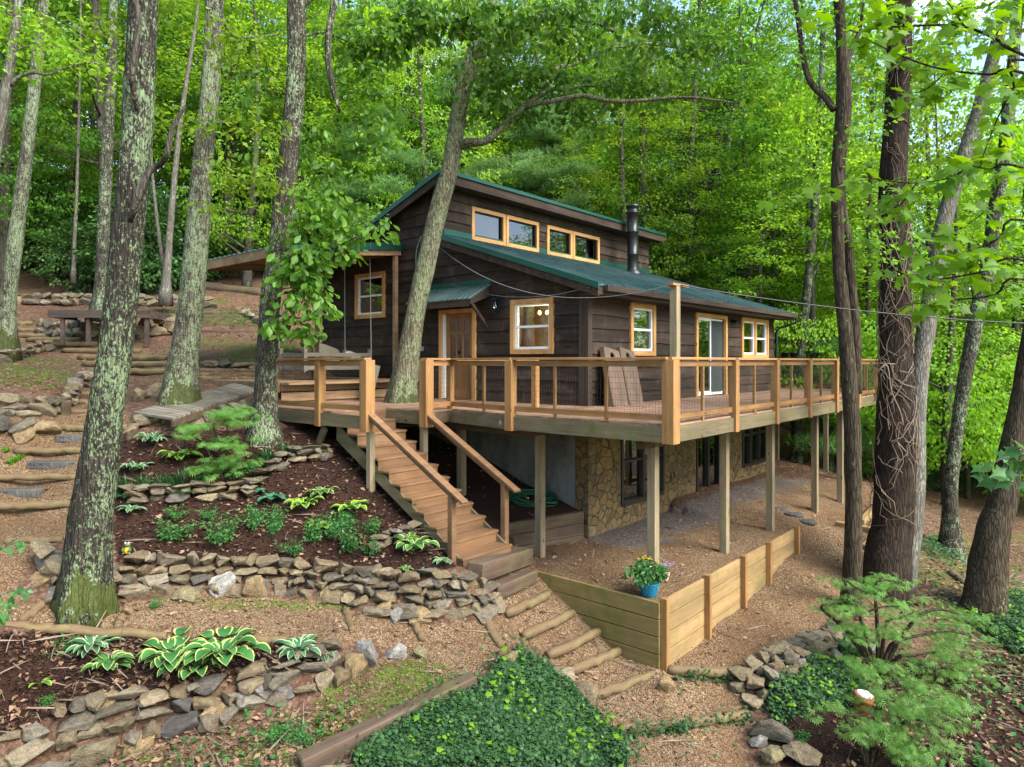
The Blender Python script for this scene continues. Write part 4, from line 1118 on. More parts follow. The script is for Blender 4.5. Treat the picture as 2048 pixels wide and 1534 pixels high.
def rim(p0, p1, ax, z0=-.255, z1=-.03):
    m_ = MB(); m_.beam((p0[0], p0[1], (z0 + z1) / 2), (p1[0], p1[1], (z0 + z1) / 2), .045, z1 - z0)
    m_.build('rim_joist', M['rim_' + ax], deck)
rim((-2.66, -3.22), (9.2, -3.22), 'x'); rim((-2.67, -3.2), (-2.67, -.28), 'y'); rim((9.22, -3.21), (12.62, -1.2), 'x'); rim((12.62, -1.18), (12.62, .8), 'y')
rim((-2.67, -.26), (-2.32, 1.53), 'y'); rim((-2.32, 1.555), (-3.0, 1.505), 'x'); rim((-3.02, 1.52), (-3.02, 2.6), 'y'); rim((-3.0, 2.62), (-4.2, 2.62), 'x'); rim((-4.27, 1.6), (-4.32, 5.1), 'y')
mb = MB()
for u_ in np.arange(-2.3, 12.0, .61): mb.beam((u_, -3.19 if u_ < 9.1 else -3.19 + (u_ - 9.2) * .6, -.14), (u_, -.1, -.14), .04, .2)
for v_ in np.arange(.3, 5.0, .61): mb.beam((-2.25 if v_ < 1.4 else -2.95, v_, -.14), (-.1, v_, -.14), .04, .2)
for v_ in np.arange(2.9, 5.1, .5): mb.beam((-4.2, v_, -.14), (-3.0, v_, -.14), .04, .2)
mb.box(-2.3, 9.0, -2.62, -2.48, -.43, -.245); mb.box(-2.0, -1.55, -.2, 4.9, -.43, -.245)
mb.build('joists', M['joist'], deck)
def dpost(u_, v_, zb, s=.14, zt=-.25):
    m_ = MB(); m_.beam((u_, v_, zb), (u_, v_, zt), s, s); m_.build('support_post', M['post'], deck, bevel=.006)
for p in ((-1.9, -2.55, -2.9), (.8, -2.53, -2.9), (3.02, -2.57, -2.9), (5.94, -2.58, -2.9), (8.0, -2.6, -2.95), (10.4, -2.2, -3.1), (12.3, -1.0, -3.2), (12.3, .6, -2.8), (-1.68, -.12, -2.85), (-1.7, 1.88, -1.95), (-2.6, 4.3, -1.0), (-4.1, 4.6, -.9)):
    dpost(*p)
def rpost(u_, v_, z0, z1, s=.135):
    m_ = MB(); m_.beam((u_, v_, z0), (u_, v_, z1), s, s); m_.build('railing_post', M['rail_v'], deck, bevel=.006)
def bay(p0, p1, balusters=(), wire=True, cap=True):
    p0 = Vector((p0[0], p0[1], 0)); p1 = Vector((p1[0], p1[1], 0)); d = (p1 - p0).normalized(); ln = (p1 - p0).length
    ax = 'x' if abs(d.x) > abs(d.y) else 'y'
    up = lambda z: Vector((0, 0, z))
    if cap:
        m_ = MB(); m_.beam(p0 - d * .06 + up(.945), p1 + d * .06 + up(.945), .15, .038); m_.build('top_rail', M['rail_' + ax], deck, bevel=.004)
    m_ = MB(); m_.beam(p0 + up(.87), p1 + up(.87), .04, .09); m_.build('upper_rail', M['rail_' + ax], deck)
    m_ = MB(); m_.beam(p0 + up(.10), p1 + up(.10), .04, .09); m_.build('bottom_rail', M['rail_' + ax], deck)
    for b in balusters:
        q = p0 + d * ln * b
        m_ = MB(); m_.beam(q + up(.0), q + up(.915), .042, .042); m_.build('baluster', M['rail_v'], deck)
    if wire:
        m_ = MB(); sd = Vector((-d.y, d.x, 0)) * .022
        n_ = int(ln / .052); r_ = .0019
        for i in range(1, n_):
            q = p0 + d * ln * i / n_ - sd
            m_.tube([q + up(.06), q + up(.91)], r_, 3, False)
        for z_ in np.arange(.07, .92, .085):
            m_.tube([p0 - sd * 1.2 + up(z_), p1 - sd * 1.2 + up(z_)], r_, 3, False)
        m_.build('wire_panel', M['wire'], deck)
PU = [-2.6, -.4, 1.5, 3.4, 5.3, 7.2, 9.12]
for i, u_ in enumerate(PU): rpost(u_, -3.22, -.27, .925, .19 if i == 0 else .135)
for a, b in zip(PU[:-1], PU[1:]): bay((a, -3.2), (b, -3.2), (.48,))
bay((9.12, -3.2), (12.55, -1.2), (.25, .75)); rpost(10.85, -2.2, -.1, .925); rpost(12.55, -1.2, -.2, .925); bay((12.55, -1.2), (12.55, .75), (.5,)); rpost(12.55, .75, -.2, .925); bay((12.55, .75), (10.4, .75), (.5,))
rpost(-2.68, -.28, -.27, .925, .15); bay((-2.65, -3.15), (-2.65, -.28), (.34, .68))
rpost(-2.32, 1.55, -.14, .925, .10); bay((-2.66, -.28), (-2.32, 1.55), (.42,))
rpost(-3.0, 1.48, -.30, .925, .19); bay((-2.32, 1.54), (-3.0, 1.49), ())
rpost(-4.22, 1.62, -.30, .925, .19); bay((-4.25, 1.62), (-4.32, 4.5), ()); rpost(-4.27, 2.95, -.28, .925, .15); rpost(-4.32, 4.5, -.1, .925)
rpost(-1.0, .54, .0, .925, .12); m_ = MB(); m_.beam((-2.32, 1.5, .905), (-.95, .5, .905), .04, .085); m_.build('upper_rail', M['rail_x'], deck)
m_ = MB(); m_.beam((-2.28, -3.12, 0), (-2.28, -3.12, 2.0), .115, .115); m_.build('tall_post', M['post'], deck, bevel=.005)
m_ = MB(); m_.beam((-2.45, -3.12, 2.02), (-1.95, -3.12, 2.02), .12, .035); m_.build('post_arm', M['rail_x'], deck)
m_ = MB(); m_.lathe([(.05, 0), (.06, .03), (.05, .09), (.02, .11)], 10, (-2.60, -.02, -.20)); m_.build('spotlight', M['grey'], deck)

# stair
stair = thing('staircase', 'brown wooden staircase with two handrails leading down from the deck', 'stairs', HO, HANG)
NS, DT, DZ = 11, .29, .187
for k in range(NS):
    z_ = -DZ * (k + 1); v1 = 2.60 - DT * k; v0 = v1 - DT
    m_ = MB(); m_.box(-4.16, -3.03, v0 - .035, v1 - .022, z_ - .038, z_); m_.build('tread', M['stair'], stair, bevel=.004)
    m_ = MB(); m_.box(-4.14, -3.05, v0 - .02, v0, z_ - DZ + .002, z_ - .04); m_.build('riser', M['stair'], stair)
m_ = MB(); m_.box(-4.14, -3.05, 2.578, 2.60, -DZ + .002, -.03); m_.build('riser', M['stair'], stair)
for u_ in (-4.125, -3.065):
    vb = 2.6 - DT * NS
    m_ = MB(); m_.prism([(u_ - .02, 2.62, -.22), (u_ - .02, 2.62, -.52), (u_ - .02, vb + .02, -DZ * NS - .16), (u_ - .02, vb + .02, -DZ * NS - .03)], (.04, 0, 0)); m_.build('stringer', M['rim_y'], stair)
for u_ in (-4.2, -3.0):
    m_ = MB(); m_.beam((u_, 1.54, .0), (u_, -.71, -1.2), .14, .04); m_.build('handrail', M['stair'], stair, bevel=.004)
    m_ = MB(); m_.beam((u_, 1.52, -.07), (u_, -.55, -1.18), .04, .09); m_.build('under_rail', M['stair'], stair)
    m_ = MB(); m_.beam((u_, -.43, -2.35), (u_, -.43, -1.10), .10, .10); m_.build('newel_post', M['stair'], stair, bevel=.005)
    m_ = MB(); m_.beam((u_ - .0, 1.55, -1.75), (u_ - .0, 1.55, -.30), .11, .11); m_.build('support_post', M['post'], stair, bevel=.005)
m_ = MB(); m_.beam((-4.2, 3.4, -1.1), (-4.2, 2.9, -.3), .05, .14); m_.build('brace', M['rim_y'], stair)

# timber walls
rw = thing('retaining_wall', 'light timber plank retaining wall with upright posts holding the gravel terrace', 'retaining wall', HO, HANG)
for k in range(5):
    z_ = -2.60 - .255 * k
    m_ = MB(); m_.box(-2.52, -2.47, -2.99, -.70 - .0 * k, z_ - .241, z_); m_.build('plank', M['plank_y_shaded'], rw, bevel=.005)
    m_ = MB(); m_.box(-2.465, 3.30, -3.0, -2.95, z_ - .241, z_); m_.build('plank', M['plank_x'], rw, bevel=.005)
for u_ in (-2.44, -1.01, .44, 1.65, 3.24):
    m_ = MB(); m_.beam((u_, -3.045, -4.1), (u_, -3.045, -2.54), .10, .085); m_.build('upright', M['rail_v'], rw, bevel=.004)
tw = thing('timber_wall', 'low dark timber wall holding the bank under the deck', 'retaining wall', H(-1.9, .52, 0), HANG + math.atan2(-.5, 1.86))
for k in range(3):
    m_ = MB(); m_.box(0, 1.84, -.07, .07, -2.80 + .235 * k, -2.57 + .235 * k); m_.build('timber', M['oldwood_x'], tw, bevel=.015)

# boardwalk ramp
rp = thing('boardwalk', 'weathered plank ramp sloping up past the lichen tree to the porch', 'ramp')
A0, A1 = W(264, 824, 12.2), W(345, 836, 11.6)
B0, B1 = W(470, 765, 15.6), W(517, 778, 14.4)
n_ = 22; m_ = MB()
for k in range(n_):
    t0, t1 = k / n_ + .003, (k + 1) / n_ - .003
    q = [A0.lerp(B0, t0), A1.lerp(B1, t0), A1.lerp(B1, t1), A0.lerp(B0, t1)]
    m_.hexa([p + Vector((0, 0, -.04)) for p in q] + q)
m_.build('planks', M['greywood'], rp)
for a, b in ((A0, B0), (A1, B1)):
    m_ = MB(); m_.beam(a + Vector((0, 0, -.10)), b + Vector((0, 0, -.10)), .045, .11); m_.build('side_joist', M['oldwood_x'], rp)
# ------------------------------------------------------------------ putting things on the ground
_DS = np.concatenate([np.arange(4, 16, .02), np.arange(16, 60, .1)])
def GP(px, py):
    """where the line of sight through a pixel meets the ground"""
    x = (px - 1024) / F * _DS; z = CH - _DS * (py - HZ) / F
    g = HZN(x, _DS)
    k = np.argmax(z < g)
    if not (z < g).any(): k = len(_DS) - 1
    return Vector((x[k], _DS[k], g[k]))

def rock_mesh(seed, n=16, flat=.7, bev=.10, smooth=True):
    rg = random.Random(seed)
    bm = bmesh.new()
    for i in range(n):
        d = Vector((rg.gauss(0, 1), rg.gauss(0, 1), rg.gauss(0, 1))).normalized()
        k = max(abs(d.x), abs(d.y), abs(d.z)); d = d.lerp(d / k, .55)
        bm.verts.new(Vector((d.x * .5, d.y * .5, d.z * .5 * flat)) * rg.uniform(.82, 1.0))
    r = bmesh.ops.convex_hull(bm, input=bm.verts)
    bmesh.ops.delete(bm, geom=list({e for e in r['geom_interior'] if isinstance(e, bmesh.types.BMVert)}), context='VERTS')
    bmesh.ops.dissolve_limit(bm, angle_limit=R_(16), verts=bm.verts, edges=bm.edges)
    bmesh.ops.bevel(bm, geom=bm.edges[:], offset=bev * .5, segments=2, affect='EDGES', profile=.6, clamp_overlap=True)
    bmesh.ops.triangulate(bm, faces=bm.faces)
    bmesh.ops.subdivide_edges(bm, edges=[e for e in bm.edges if e.calc_length() > .16], cuts=2, use_grid_fill=True)
    bmesh.ops.triangulate(bm, faces=bm.faces)
    bm.normal_update()
    for v in bm.verts:
        q = v.co * 5 + Vector((seed, 0, 0)); v.co += v.normal * (mnoise.noise(q) * .05 + mnoise.noise(q * 2.6) * .035)
    me = bpy.data.meshes.new('stone'); bm.to_mesh(me); bm.free()
    me.polygons.foreach_set('use_smooth', [smooth] * len(me.polygons))
    return me
ROCKS = [rock_mesh(100 + i, random.randint(9, 16), 1.0, .05) for i in range(16)]
for r_ in ROCKS: r_.materials.append(M['stone'])
ROCKS_OF = {}
def rock_for(mat, i):
    k = (mat, i % 16)
    if k not in ROCKS_OF:
        m_ = ROCKS[i % 16].copy(); m_.materials.clear(); m_.materials.append(M[mat]); ROCKS_OF[k] = m_
    return ROCKS_OF[k]

def wall_of_stones(label, base, top, seed, hs=(.09, .17), ls=(.16, .42), extra=0.0, cat='stone wall', group='dry stone walls', name='stone_wall'):
    """dry stone wall between a foot line and a crest line; every stone a part"""
    rg = random.Random(seed)
    base = [Vector(p) for p in base]; top = [Vector(p) for p in top]
    cum = [0]
    for a, b in zip(base[:-1], base[1:]): cum.append(cum[-1] + (b - a).length)
    L_ = cum[-1]
    def at(pts, s):
        for i in range(len(cum) - 1):
            if s <= cum[i + 1] or i == len(cum) - 2:
                t = (s - cum[i]) / max(1e-6, cum[i + 1] - cum[i]); return pts[i].lerp(pts[i + 1], t)
    c0 = at(base, L_ / 2)
    root = thing(name, label, cat, c0, 0, group)
    items = []
    h = 0.0
    hmax = max(t.z - b.z for b, t in zip(base, top)) + .05
    while h < hmax:
        ch = rg.uniform(*hs); s = rg.uniform(-.1, .1)
        if h < .05: ch *= 1.45
        while s < L_:
            l_ = rg.uniform(*ls) * (1.25 if h < .05 else 1.0)
            sm = min(s + l_ / 2, L_)
            b, t = at(base, sm), at(top, sm); hh = max(.06, t.z - b.z)
            if h < hh - .02:
                f = (h + ch / 2) / hh; f = min(f, 1.02)
                p = b.lerp(t, f); p.z = b.z + h + ch / 2 * rg.uniform(.8, 1.15)
                tg = at(base, min(L_, sm + .1)) - at(base, max(0, sm - .1))
                an = math.atan2(tg.y, tg.x) + rg.uniform(-.25, .25)
                items.append((p, (rg.uniform(-.2, .2), rg.uniform(-.16, .16), an + (math.pi if rg.random() < .5 else 0)), (l_ * 1.12, rg.uniform(.24, .40), ch * rg.uniform(.95, 1.5)), rg.randrange(16)))
            s += l_ * rg.uniform(.86, 1.0)
        h += ch * .93
    items.sort(key=lambda q: -q[2][0] * q[2][2])
    for p, r, sc, k in items[:98]:
        link('stone', ROCKS[k], None, root, p - c0, r, sc)
    if items[98:]:
        bm = bmesh.new()
        for p, r, sc, k in items[98:]:
            t_ = bmesh.new(); t_.from_mesh(ROCKS[k])
            mx_ = Matrix.LocRotScale(p - c0, __import__('mathutils').Euler(r), Vector(sc))
            t_.transform(mx_); tm = bpy.data.meshes.new('tmp'); t_.to_mesh(tm); t_.free(); bm.from_mesh(tm); bpy.data.meshes.remove(tm)
        me = bpy.data.meshes.new('small_stones'); bm.to_mesh(me); bm.free()
        o = link('small_stones', me, M['stone'], root); o['kind'] = 'stuff'
    return root

def GZ(l): return [G(*p) for p in l]
def WD(l): return [W(*p) for p in l]
wall_of_stones('long dry stone wall of brown and grey field stones above the gravel path', GZ([(222, 1203, -2.3), (340, 1205, -2.38), (470, 1198, -2.45), (590, 1202, -2.5), (690, 1210, -2.58), (760, 1237, -2.62), (850, 1250, -2.7), (964, 1238, -2.75), (1000, 1226, -2.76)]),
               WD([(232, 1118, 9.45), (350, 1122, 9.7), (480, 1118, 9.9), (600, 1120, 9.95), (714, 1126, 9.95), (783, 1134, 9.85), (865, 1146, 9.75), (935, 1150, 9.75), (975, 1172, 9.95)]), 5, (.065, .165), (.11, .42))
wall_of_stones('rough dry stone wall along the lower hosta bed in front', GZ([(705, 1372, -3.05), (595, 1398, -3.12), (495, 1430, -3.2), (444, 1460, -3.25), (308, 1485, -3.32), (188, 1534, -3.4), (60, 1590, -3.45), (-60, 1640, -3.5)]),
               WD([(672, 1290, 8.55), (590, 1318, 8.3), (513, 1343, 8.1), (440, 1360, 7.95), (342, 1374, 7.85), (239, 1396, 7.7), (137, 1424, 7.5), (0, 1468, 7.2)]), 9, (.075, .2), (.12, .48))
wall_of_stones('low stone edging winding through the mulch under the staircase', [GP(*p) for p in ((240, 1012), (330, 1008), (420, 1003), (498, 998), (528, 968), (545, 945), (585, 928), (650, 922))],
               [GP(*p) + Vector((0, .1, .24)) for p in ((240, 1012), (330, 1008), (420, 1003), (498, 998), (528, 968), (545, 945), (585, 928), (650, 922))], 13, (.08, .13), (.16, .36))
def stone_row(label, pts, seed, h=.22, hs=(.10, .17), ls=(.2, .45), cat='stone edging', group='stone edgings along the paths'):
    b = [GP(*p) for p in pts]
    return wall_of_stones(label, b, [p + Vector((0, .12, h)) for p in b], seed, hs, ls, 0, cat, group, 'stone_edging')
stone_row('stone edging below the mossy bank beside the left stepped path', z4([(-30, 1025), (100, 1025), (230, 1030), (340, 1030), (390, 990), (430, 900), (520, 845)]), 21, .34, (.13, .22))
stone_row('pile of stones at the left edge beside the big flat boulder', z4([(-30, 1140), (60, 1150), (170, 1150)]), 22, .42, (.13, .22))
stone_row('stones ringing the planter round the pale lichen tree', z4([(735, 965), (830, 930), (930, 915), (1010, 900), (1080, 880)]), 23, .2, (.12, .2))
stone_row('stones holding the slope beside the lower end of the boardwalk', z4([(700, 1230), (740, 1190), (800, 1140), (900, 1080), (1000, 1100), (1080, 1100), (1180, 1085), (1280, 1050), (1400, 1020), (1460, 1010)]), 24, .18, (.12, .2))
stone_row('stone stack under the dark platform on the hill', z4([(200, 560), (300, 580), (400, 585), (500, 585), (590, 590)]), 25, .5, (.18, .3), (.3, .6))
stone_row('pale stones beside the upper log steps behind the big trunk', z4([(790, 585), (870, 575), (950, 570), (1010, 565)]), 26, .4, (.18, .3), (.3, .6))
stone_row('row of flat stones above the upper log path', z4([(1165, 745), (1280, 755), (1400, 760), (1500, 765)]), 27, .16, (.1, .16), (.25, .5))
stone_row('rocks spilling along the upper left bank', z4([(-20, 720), (60, 715), (140, 690), (220, 660), (290, 655)]), 28, .3, (.14, .22), (.25, .5))
stone_row('white rocks edging the terraced garden', z4([(1370, 425), (1430, 440), (1470, 470), (1510, 500)]), 29, .25, (.14, .22), (.3, .5))
stone_row('straight row of small blocks across the upper hillside', z4([(-40, 380), (120, 382), (300, 385), (480, 388), (700, 390), (900, 393), (1100, 396), (1240, 402)]), 30, .42, (.18, .22), (.35, .5))
stone_row('rounded stones edging the ivy bed at the bend of the right path', z8([(375, 1110), (420, 1060), (470, 1010), (530, 985), (600, 955), (660, 915), (740, 870), (830, 860), (920, 840), (960, 780)]), 31, .15, (.08, .15), (.14, .36))
stone_row('rounded stones running down the right side of the lower path', z8([(440, 1200), (480, 1160), (560, 1130), (590, 1090), (650, 1010), (760, 960)]), 32, .15, (.08, .16), (.14, .36))
stone_row('rough stones at the lower right path edge', z8([(450, 1410), (560, 1400), (640, 1440), (690, 1490), (760, 1540)]), 33, .26, (.14, .22), (.25, .5))
stone_row('stones between the log steps and the ivy bank', z9([(1200, 1000), (1290, 1055), (1350, 1105), (1410, 1150), (1500, 1220)]), 34, .12, (.12, .2), (.2, .45))
stone_row('stones beside the foot of the big lichen tree', z7([(190, 380), (260, 470), (330, 540), (420, 600), (500, 610), (560, 600)]), 35, .4, (.14, .22), (.3, .6))
stone_row('pebbles and stones above the wall beside the stair foot', z9([(130, 350), (200, 310), (230, 250), (330, 240), (420, 190)]), 36, .18, (.08, .14), (.12, .28))

def boulder(label, px, py, wpx, hpx, mat, k, an=0.0, depth_f=.75, group='boulders', sink=.12):
    p = GP(px, py); d = p.y
    w_, h_ = wpx / F * d, hpx / F * d
    p.y += w_ * depth_f * .3
    o = link('boulder', rock_for(mat, k), None, None, (p.x, p.y, p.z + h_ * (.5 - sink)), (random.uniform(-.12, .12), random.uniform(-.12, .12), an), (w_, w_ * depth_f, h_ * 1.12))
    return tag(o, label, 'boulder', group)
def b4(x0, x1, y0, y1): return (x0 + x1) / 2 / 2.926, 480 + y1 / 2.926, (x1 - x0) / 2.926, (y1 - y0) / 2.926
def b7(x0, x1, y0, y1): return (x0 + x1) / 2 / 2.926, 1010 + y1 / 2.926, (x1 - x0) / 2.926, (y1 - y0) / 2.926
def b9(x0, x1, y0, y1): return 680 + (x0 + x1) / 2 / 2.926, 1010 + y1 / 2.926, (x1 - x0) / 2.926, (y1 - y0) / 2.926
def b8(x0, x1, y0, y1): return 1348 + (x0 + x1) / 2 / 2.926, 1010 + y1 / 2.926, (x1 - x0) / 2.926, (y1 - y0) / 2.926
for lb, b, mt, k, an in (
    ('large olive brown boulder beside the left gravel path', b4(150, 345, 1045, 1160), 'stone_brown', 3, .3),
    ('pointed tan boulder leaning beside the olive one', b4(60, 190, 1085, 1185), 'stone_brown', 5, .9),
    ('grey sharp-topped boulder left of the big tree foot', b7(175, 365, 255, 385), 'stone_grey', 1, .2),
    ('long tan flat boulder beneath the grey one by the tree', b7(130, 410, 385, 475), 'stone_brown', 7, .0),
    ('dark slanted slab left of the tree root', b7(200, 440, 475, 560), 'stone_grey', 9, -.3),
    ('mossy low boulder touching the tree root', b7(250, 500, 540, 615), 'stone_moss', 11, .1),
    ('rounded mossy boulder at the start of the stone wall', b7(620, 780, 395, 475), 'stone_moss', 4, .4),
    ('big pale grey boulder in the middle of the stone wall', b7(1200, 1370, 380, 540), 'stone_pale', 2, .5),
    ('big brown boulder next to the pale grey one in the wall', b7(1375, 1580, 405, 545), 'stone_brown', 6, -.2),
    ('dark brown square boulder in the wall foot', b7(1855, 1990, 475, 585), 'stone_brown', 8, .7),
    ('greenish flat boulder at the foot of the wall', b7(985, 1155, 490, 565), 'stone_moss', 10, 0),
    ('pink brown boulder at the gravel path edge', b7(700, 785, 600, 650), 'stone_brown', 12, .2),
    ('round brown boulder low in the front wall', b7(1145, 1305, 1150, 1320), 'stone_brown', 0, .3),
    ('broad grey boulder in the front wall', b7(1325, 1465, 1105, 1220), 'stone_grey', 13, .1),
    ('square grey boulder at the crest of the front wall', b7(1460, 1605, 1050, 1165), 'stone_grey', 14, .6),
    ('flat faced grey boulder right of the square one', b7(1590, 1740, 1035, 1145), 'stone_grey', 15, -.4),
    ('slanted tan slab low in the front wall', b7(690, 900, 1345, 1455), 'stone_brown', 5, .5),
    ('long tan boulder on top of the front wall', b7(505, 715, 1120, 1245), 'stone_brown', 7, .35),
    ('upright tan boulder at the end of the front wall', b9(5, 165, 850, 1030), 'stone_brown', 1, .2),
    ('leaning dark grey slab at the end of the front wall', b9(90, 235, 750, 985), 'stone_grey', 3, -.5),
    ('white topped boulder on the gravel right of the grey slab', b9(240, 405, 815, 910), 'stone_pale', 6, .2),
    ('mossy boulder next to the white topped one', b9(410, 530, 810, 900), 'stone_moss', 9, .9),
    ('grey jagged boulder in the wall by the stair foot', b9(590, 750, 490, 580), 'stone_grey', 2, .0),
    ('smooth oval grey boulder at the wall end', b9(645, 765, 590, 660), 'stone_grey', 8, .4),
    ('round dark boulder at the wall end', b9(760, 840, 570, 660), 'stone_moss', 12, .1),
    ('brown boulder in the middle of the wall face', b9(165, 305, 560, 655), 'stone_brown', 4, .2),
    ('flat pinkish boulder on the path below the wall', b9(375, 545, 615, 705), 'stone_brown', 10, .25),
    ('grey triangular boulder on the path below the wall', b9(275, 390, 605, 690), 'stone_grey', 11, .6),
    ('long grey boulder on top of the wall', b9(110, 300, 425, 500), 'stone_grey', 7, .1),
    ('ivy covered boulder at the top of the bank', b9(935, 1045, 850, 960), 'stone_moss', 0, .2),
    ('round pinkish boulder below the corner of the plank wall', b9(1855, 1980, 1005, 1120), 'stone_brown', 13, .3),
    ('long mossy boulder at the bend of the right path', b8(765, 925, 800, 880), 'stone_moss', 5, .1),
    ('upright grey boulder in the ivy at the path bend', b8(925, 1000, 825, 955), 'stone_grey', 14, .3),
    ('big rounded boulder beside the ivy', b8(690, 805, 875, 955), 'stone_grey', 15, .4),
    ('pale stone slab under the lace maple', b8(1095, 1200, 810, 890), 'stone_pale', 2, .2),
    ('pale pink boulder at the lower path edge', b8(435, 570, 1355, 1430), 'stone_pale', 6, .1),
    ('mossy flat boulder at the bottom of the lower path', b8(510, 700, 1420, 1534), 'stone_moss', 3, .3),
    ('grey boulder at the end of the plank wall', b8(705, 750, 150, 270), 'stone_grey', 1, .5)):
    boulder(lb, *b, mt, k, an, sink=.15)

# ------------------------------------------------------------------ logs and timbers
def log(label, a, b, dpx, seed, mat='log', square=False, cat='log', name='step_log', group='round logs edging the paths', lift=.42):
    a = GP(*a) if len(a) == 2 else W(*a); b = GP(*b) if len(b) == 2 else W(*b)
    c = (a + b) / 2; ln = (b - a).length; r = dpx / F * c.y / 2
    mb = MB(); m_ = 12; pts, rad = [], []
    rg = random.Random(seed)
    for i in range(m_ + 1):
        t = i / m_
        pts.append((-ln / 2 + ln * t, rg.uniform(-.012, .012), math.sin(t * 3.1) * rg.uniform(-.02, .02)))
        rad.append(r * (1.06 - .12 * t) * rg.uniform(.95, 1.05) * (.86 if i in (0, m_) else 1))
    if square:
        mb.box(-ln / 2, ln / 2, -r, r, -r, r)
        o = mb.build(name, M[mat], None, bevel=r * .18)
    else:
        mb.tube(pts, rad, 12, True, .06, seed)
        o = mb.build(name, M[mat], None, smooth=True)
    o.location = c + Vector((0, 0, r * lift))
    o.rotation_euler = (b - a).to_track_quat('X', 'Z').to_euler()
    return tag(o, label, cat, group)
for i, (lb, a, b, d) in enumerate((
    ('log step beside the top of the plank wall, below the dark timbers', (1011, 1232, 10.0), (1099, 1191, 10.95), 19), ('second log step down along the plank wall', (1046, 1277, 9.8), (1147, 1229, 10.7), 19),
    ('third log step down along the plank wall', (1095, 1315, 9.62), (1198, 1267, 10.45), 19), ('fourth log step down along the plank wall', (1142, 1346, 9.55), (1239, 1305, 10.25), 19),
    ('lowest log step at the corner of the plank wall', (1188, 1395, 9.3), (1312, 1351, 9.8), 19), ('pale log across the lower gravel path in front', (1240, 1464), (1380, 1449), 20),
    ('pale log continuing to the stones of the lower path', (1375, 1450), (1495, 1434), 20), ('mossy log at the foot of the plank wall corner', (1335, 1345), (1500, 1352), 20),
    ('short log lying at an angle where the two paths meet', (970, 1242), (1003, 1300), 18), ('short side log beside the second step', (1044, 1282), (1057, 1308), 15),
    ('short side log beside the third step', (1094, 1318), (1108, 1340), 15),
    ('long log edging the path at the left picture edge', (-40, 1254), (150, 1266), 19), ('long log edging the path behind the hostas', (120, 1262), (332, 1278), 19), ('log edging the path by the right hosta', (480, 1281), (572, 1286), 18),
    ('short log crossing the path near the left edge', (86, 1214), (42, 1248), 18), ('short log crossing the path by the tree root', (164, 1220), (146, 1253), 18), ('short log crossing the path beside the pink boulder', (245, 1236), (234, 1262), 16),
    ('short log by the white topped boulder', (690, 1222), (704, 1266), 15), ('short log right of the white topped boulder', (826, 1244), (847, 1284), 15),
    ('log step at the foot of the left stair path', (10, 1087), (124, 1082), 15), ('log step above the lowest one on the left path', (-30, 1017), (144, 1013), 16), ('log step in the middle of the left path', (-30, 958), (154, 957), 14),
    ('mossy log step above the grey pavers on the left', (30, 906), (166, 904), 14), ('log step behind the big trunk on the left path', (114, 858), (176, 861), 15), ('log end right of the big trunk', (240, 862), (278, 852), 14))):
    log(lb, a, b, d, 40 + i)
for i, (y, a, b) in enumerate(((747, 185, 335), (733, 167, 337), (720, 158, 332), (706, 126, 280), (692, 74, 196), (684, 56, 162), (675, 30, 100), (664, 30, 68), (651, 30, 66))):
    w_ = ('lowest', 'second', 'third', 'fourth', 'fifth', 'sixth', 'seventh', 'eighth', 'topmost')[i]
    log(w_ + ' log of the long flight up the hill on the left', (a, y), (b, y + 1), 13 - i * .35, 80 + i, 'log', False, 'log', 'step_log', 'round logs edging the paths', .6)
log('long log across the upper path right of the pale tree', (398, 743), (516, 744), 9, 95); log('log just below it on the upper path', (398, 752), (516, 752), 8, 96); log('lowest log of the upper path by the porch', (398, 761), (516, 760), 8, 97)
for lb, a, b, d in (('short log in the curve of the path left of the big trunk', z4([(440, 910)])[0], z4([(530, 912)])[0], 12), ('log in the curve of the path below the short one', z4([(425, 955)])[0], z4([(520, 958)])[0], 12), ('log in the curve of the path by the timbers', z4([(415, 1012)])[0], z4([(515, 1012)])[0], 11)):
    log(lb, a, b, d, random.randint(100, 200))
p_ = [GP(*q) + Vector((0, 0, .12)) for q in z4([(385, 1030), (388, 985), (400, 930), (430, 885), (480, 850), (545, 825)])]
ct = thing('curved_edging', 'curved dark brick edging beside the left stepped path', 'edging', p_[0]); mb = MB(); pc = [Vector(q) for q in catmull([tuple(q) for q in p_], 5)]
for a, b in zip(pc[:-1], pc[1:]): mb.beam((a - p_[0]).lerp(b - p_[0], .04), (a - p_[0]).lerp(b - p_[0], .96), .16, .34)
mb.build('edging_blocks', M['oldwood_x'], ct, bevel=.015)
log('thick dark timber forming the step below the staircase', (950, 1155), (1052, 1120), 36, 61, 'oldwood_x', True, 'timber', 'timber', 'square timbers', .5)
log('second dark timber step above the first log', (985, 1192), (1064, 1158), 28, 62, 'oldwood_x', True, 'timber', 'timber', 'square timbers', .4)
log('long weathered timber holding back the ivy bank in front', (600, 1545), (948, 1374), 34, 63, 'oldwood_x', True, 'timber', 'timber', 'square timbers', .7)
for i, (a, b) in enumerate((((1672, 1052), (1745, 1066)), ((1722, 1050), (1760, 1012)), ((1728, 1100), (1760, 1072)))):
    log(('light timber lying by the twin trunk', 'light timber edging behind the vine covered trunk', 'light timber beside the vine covered trunk foot')[i], a, b, 13, 70 + i, 'plank_x', True, 'timber', 'timber', 'square timbers', .6)
for i, (y, a, b) in enumerate(((625, 300, 350), (628, 390, 470), (636, 385, 480), (653, 330, 468), (667, 400, 520))):
    log(('topmost', 'second', 'third', 'fourth', 'lowest')[i] + ' dark timber of the terraced garden', (a, y), (b, y + 1), 8, 180 + i, 'oldwood_x', True, 'timber', 'timber', 'square timbers', .5)
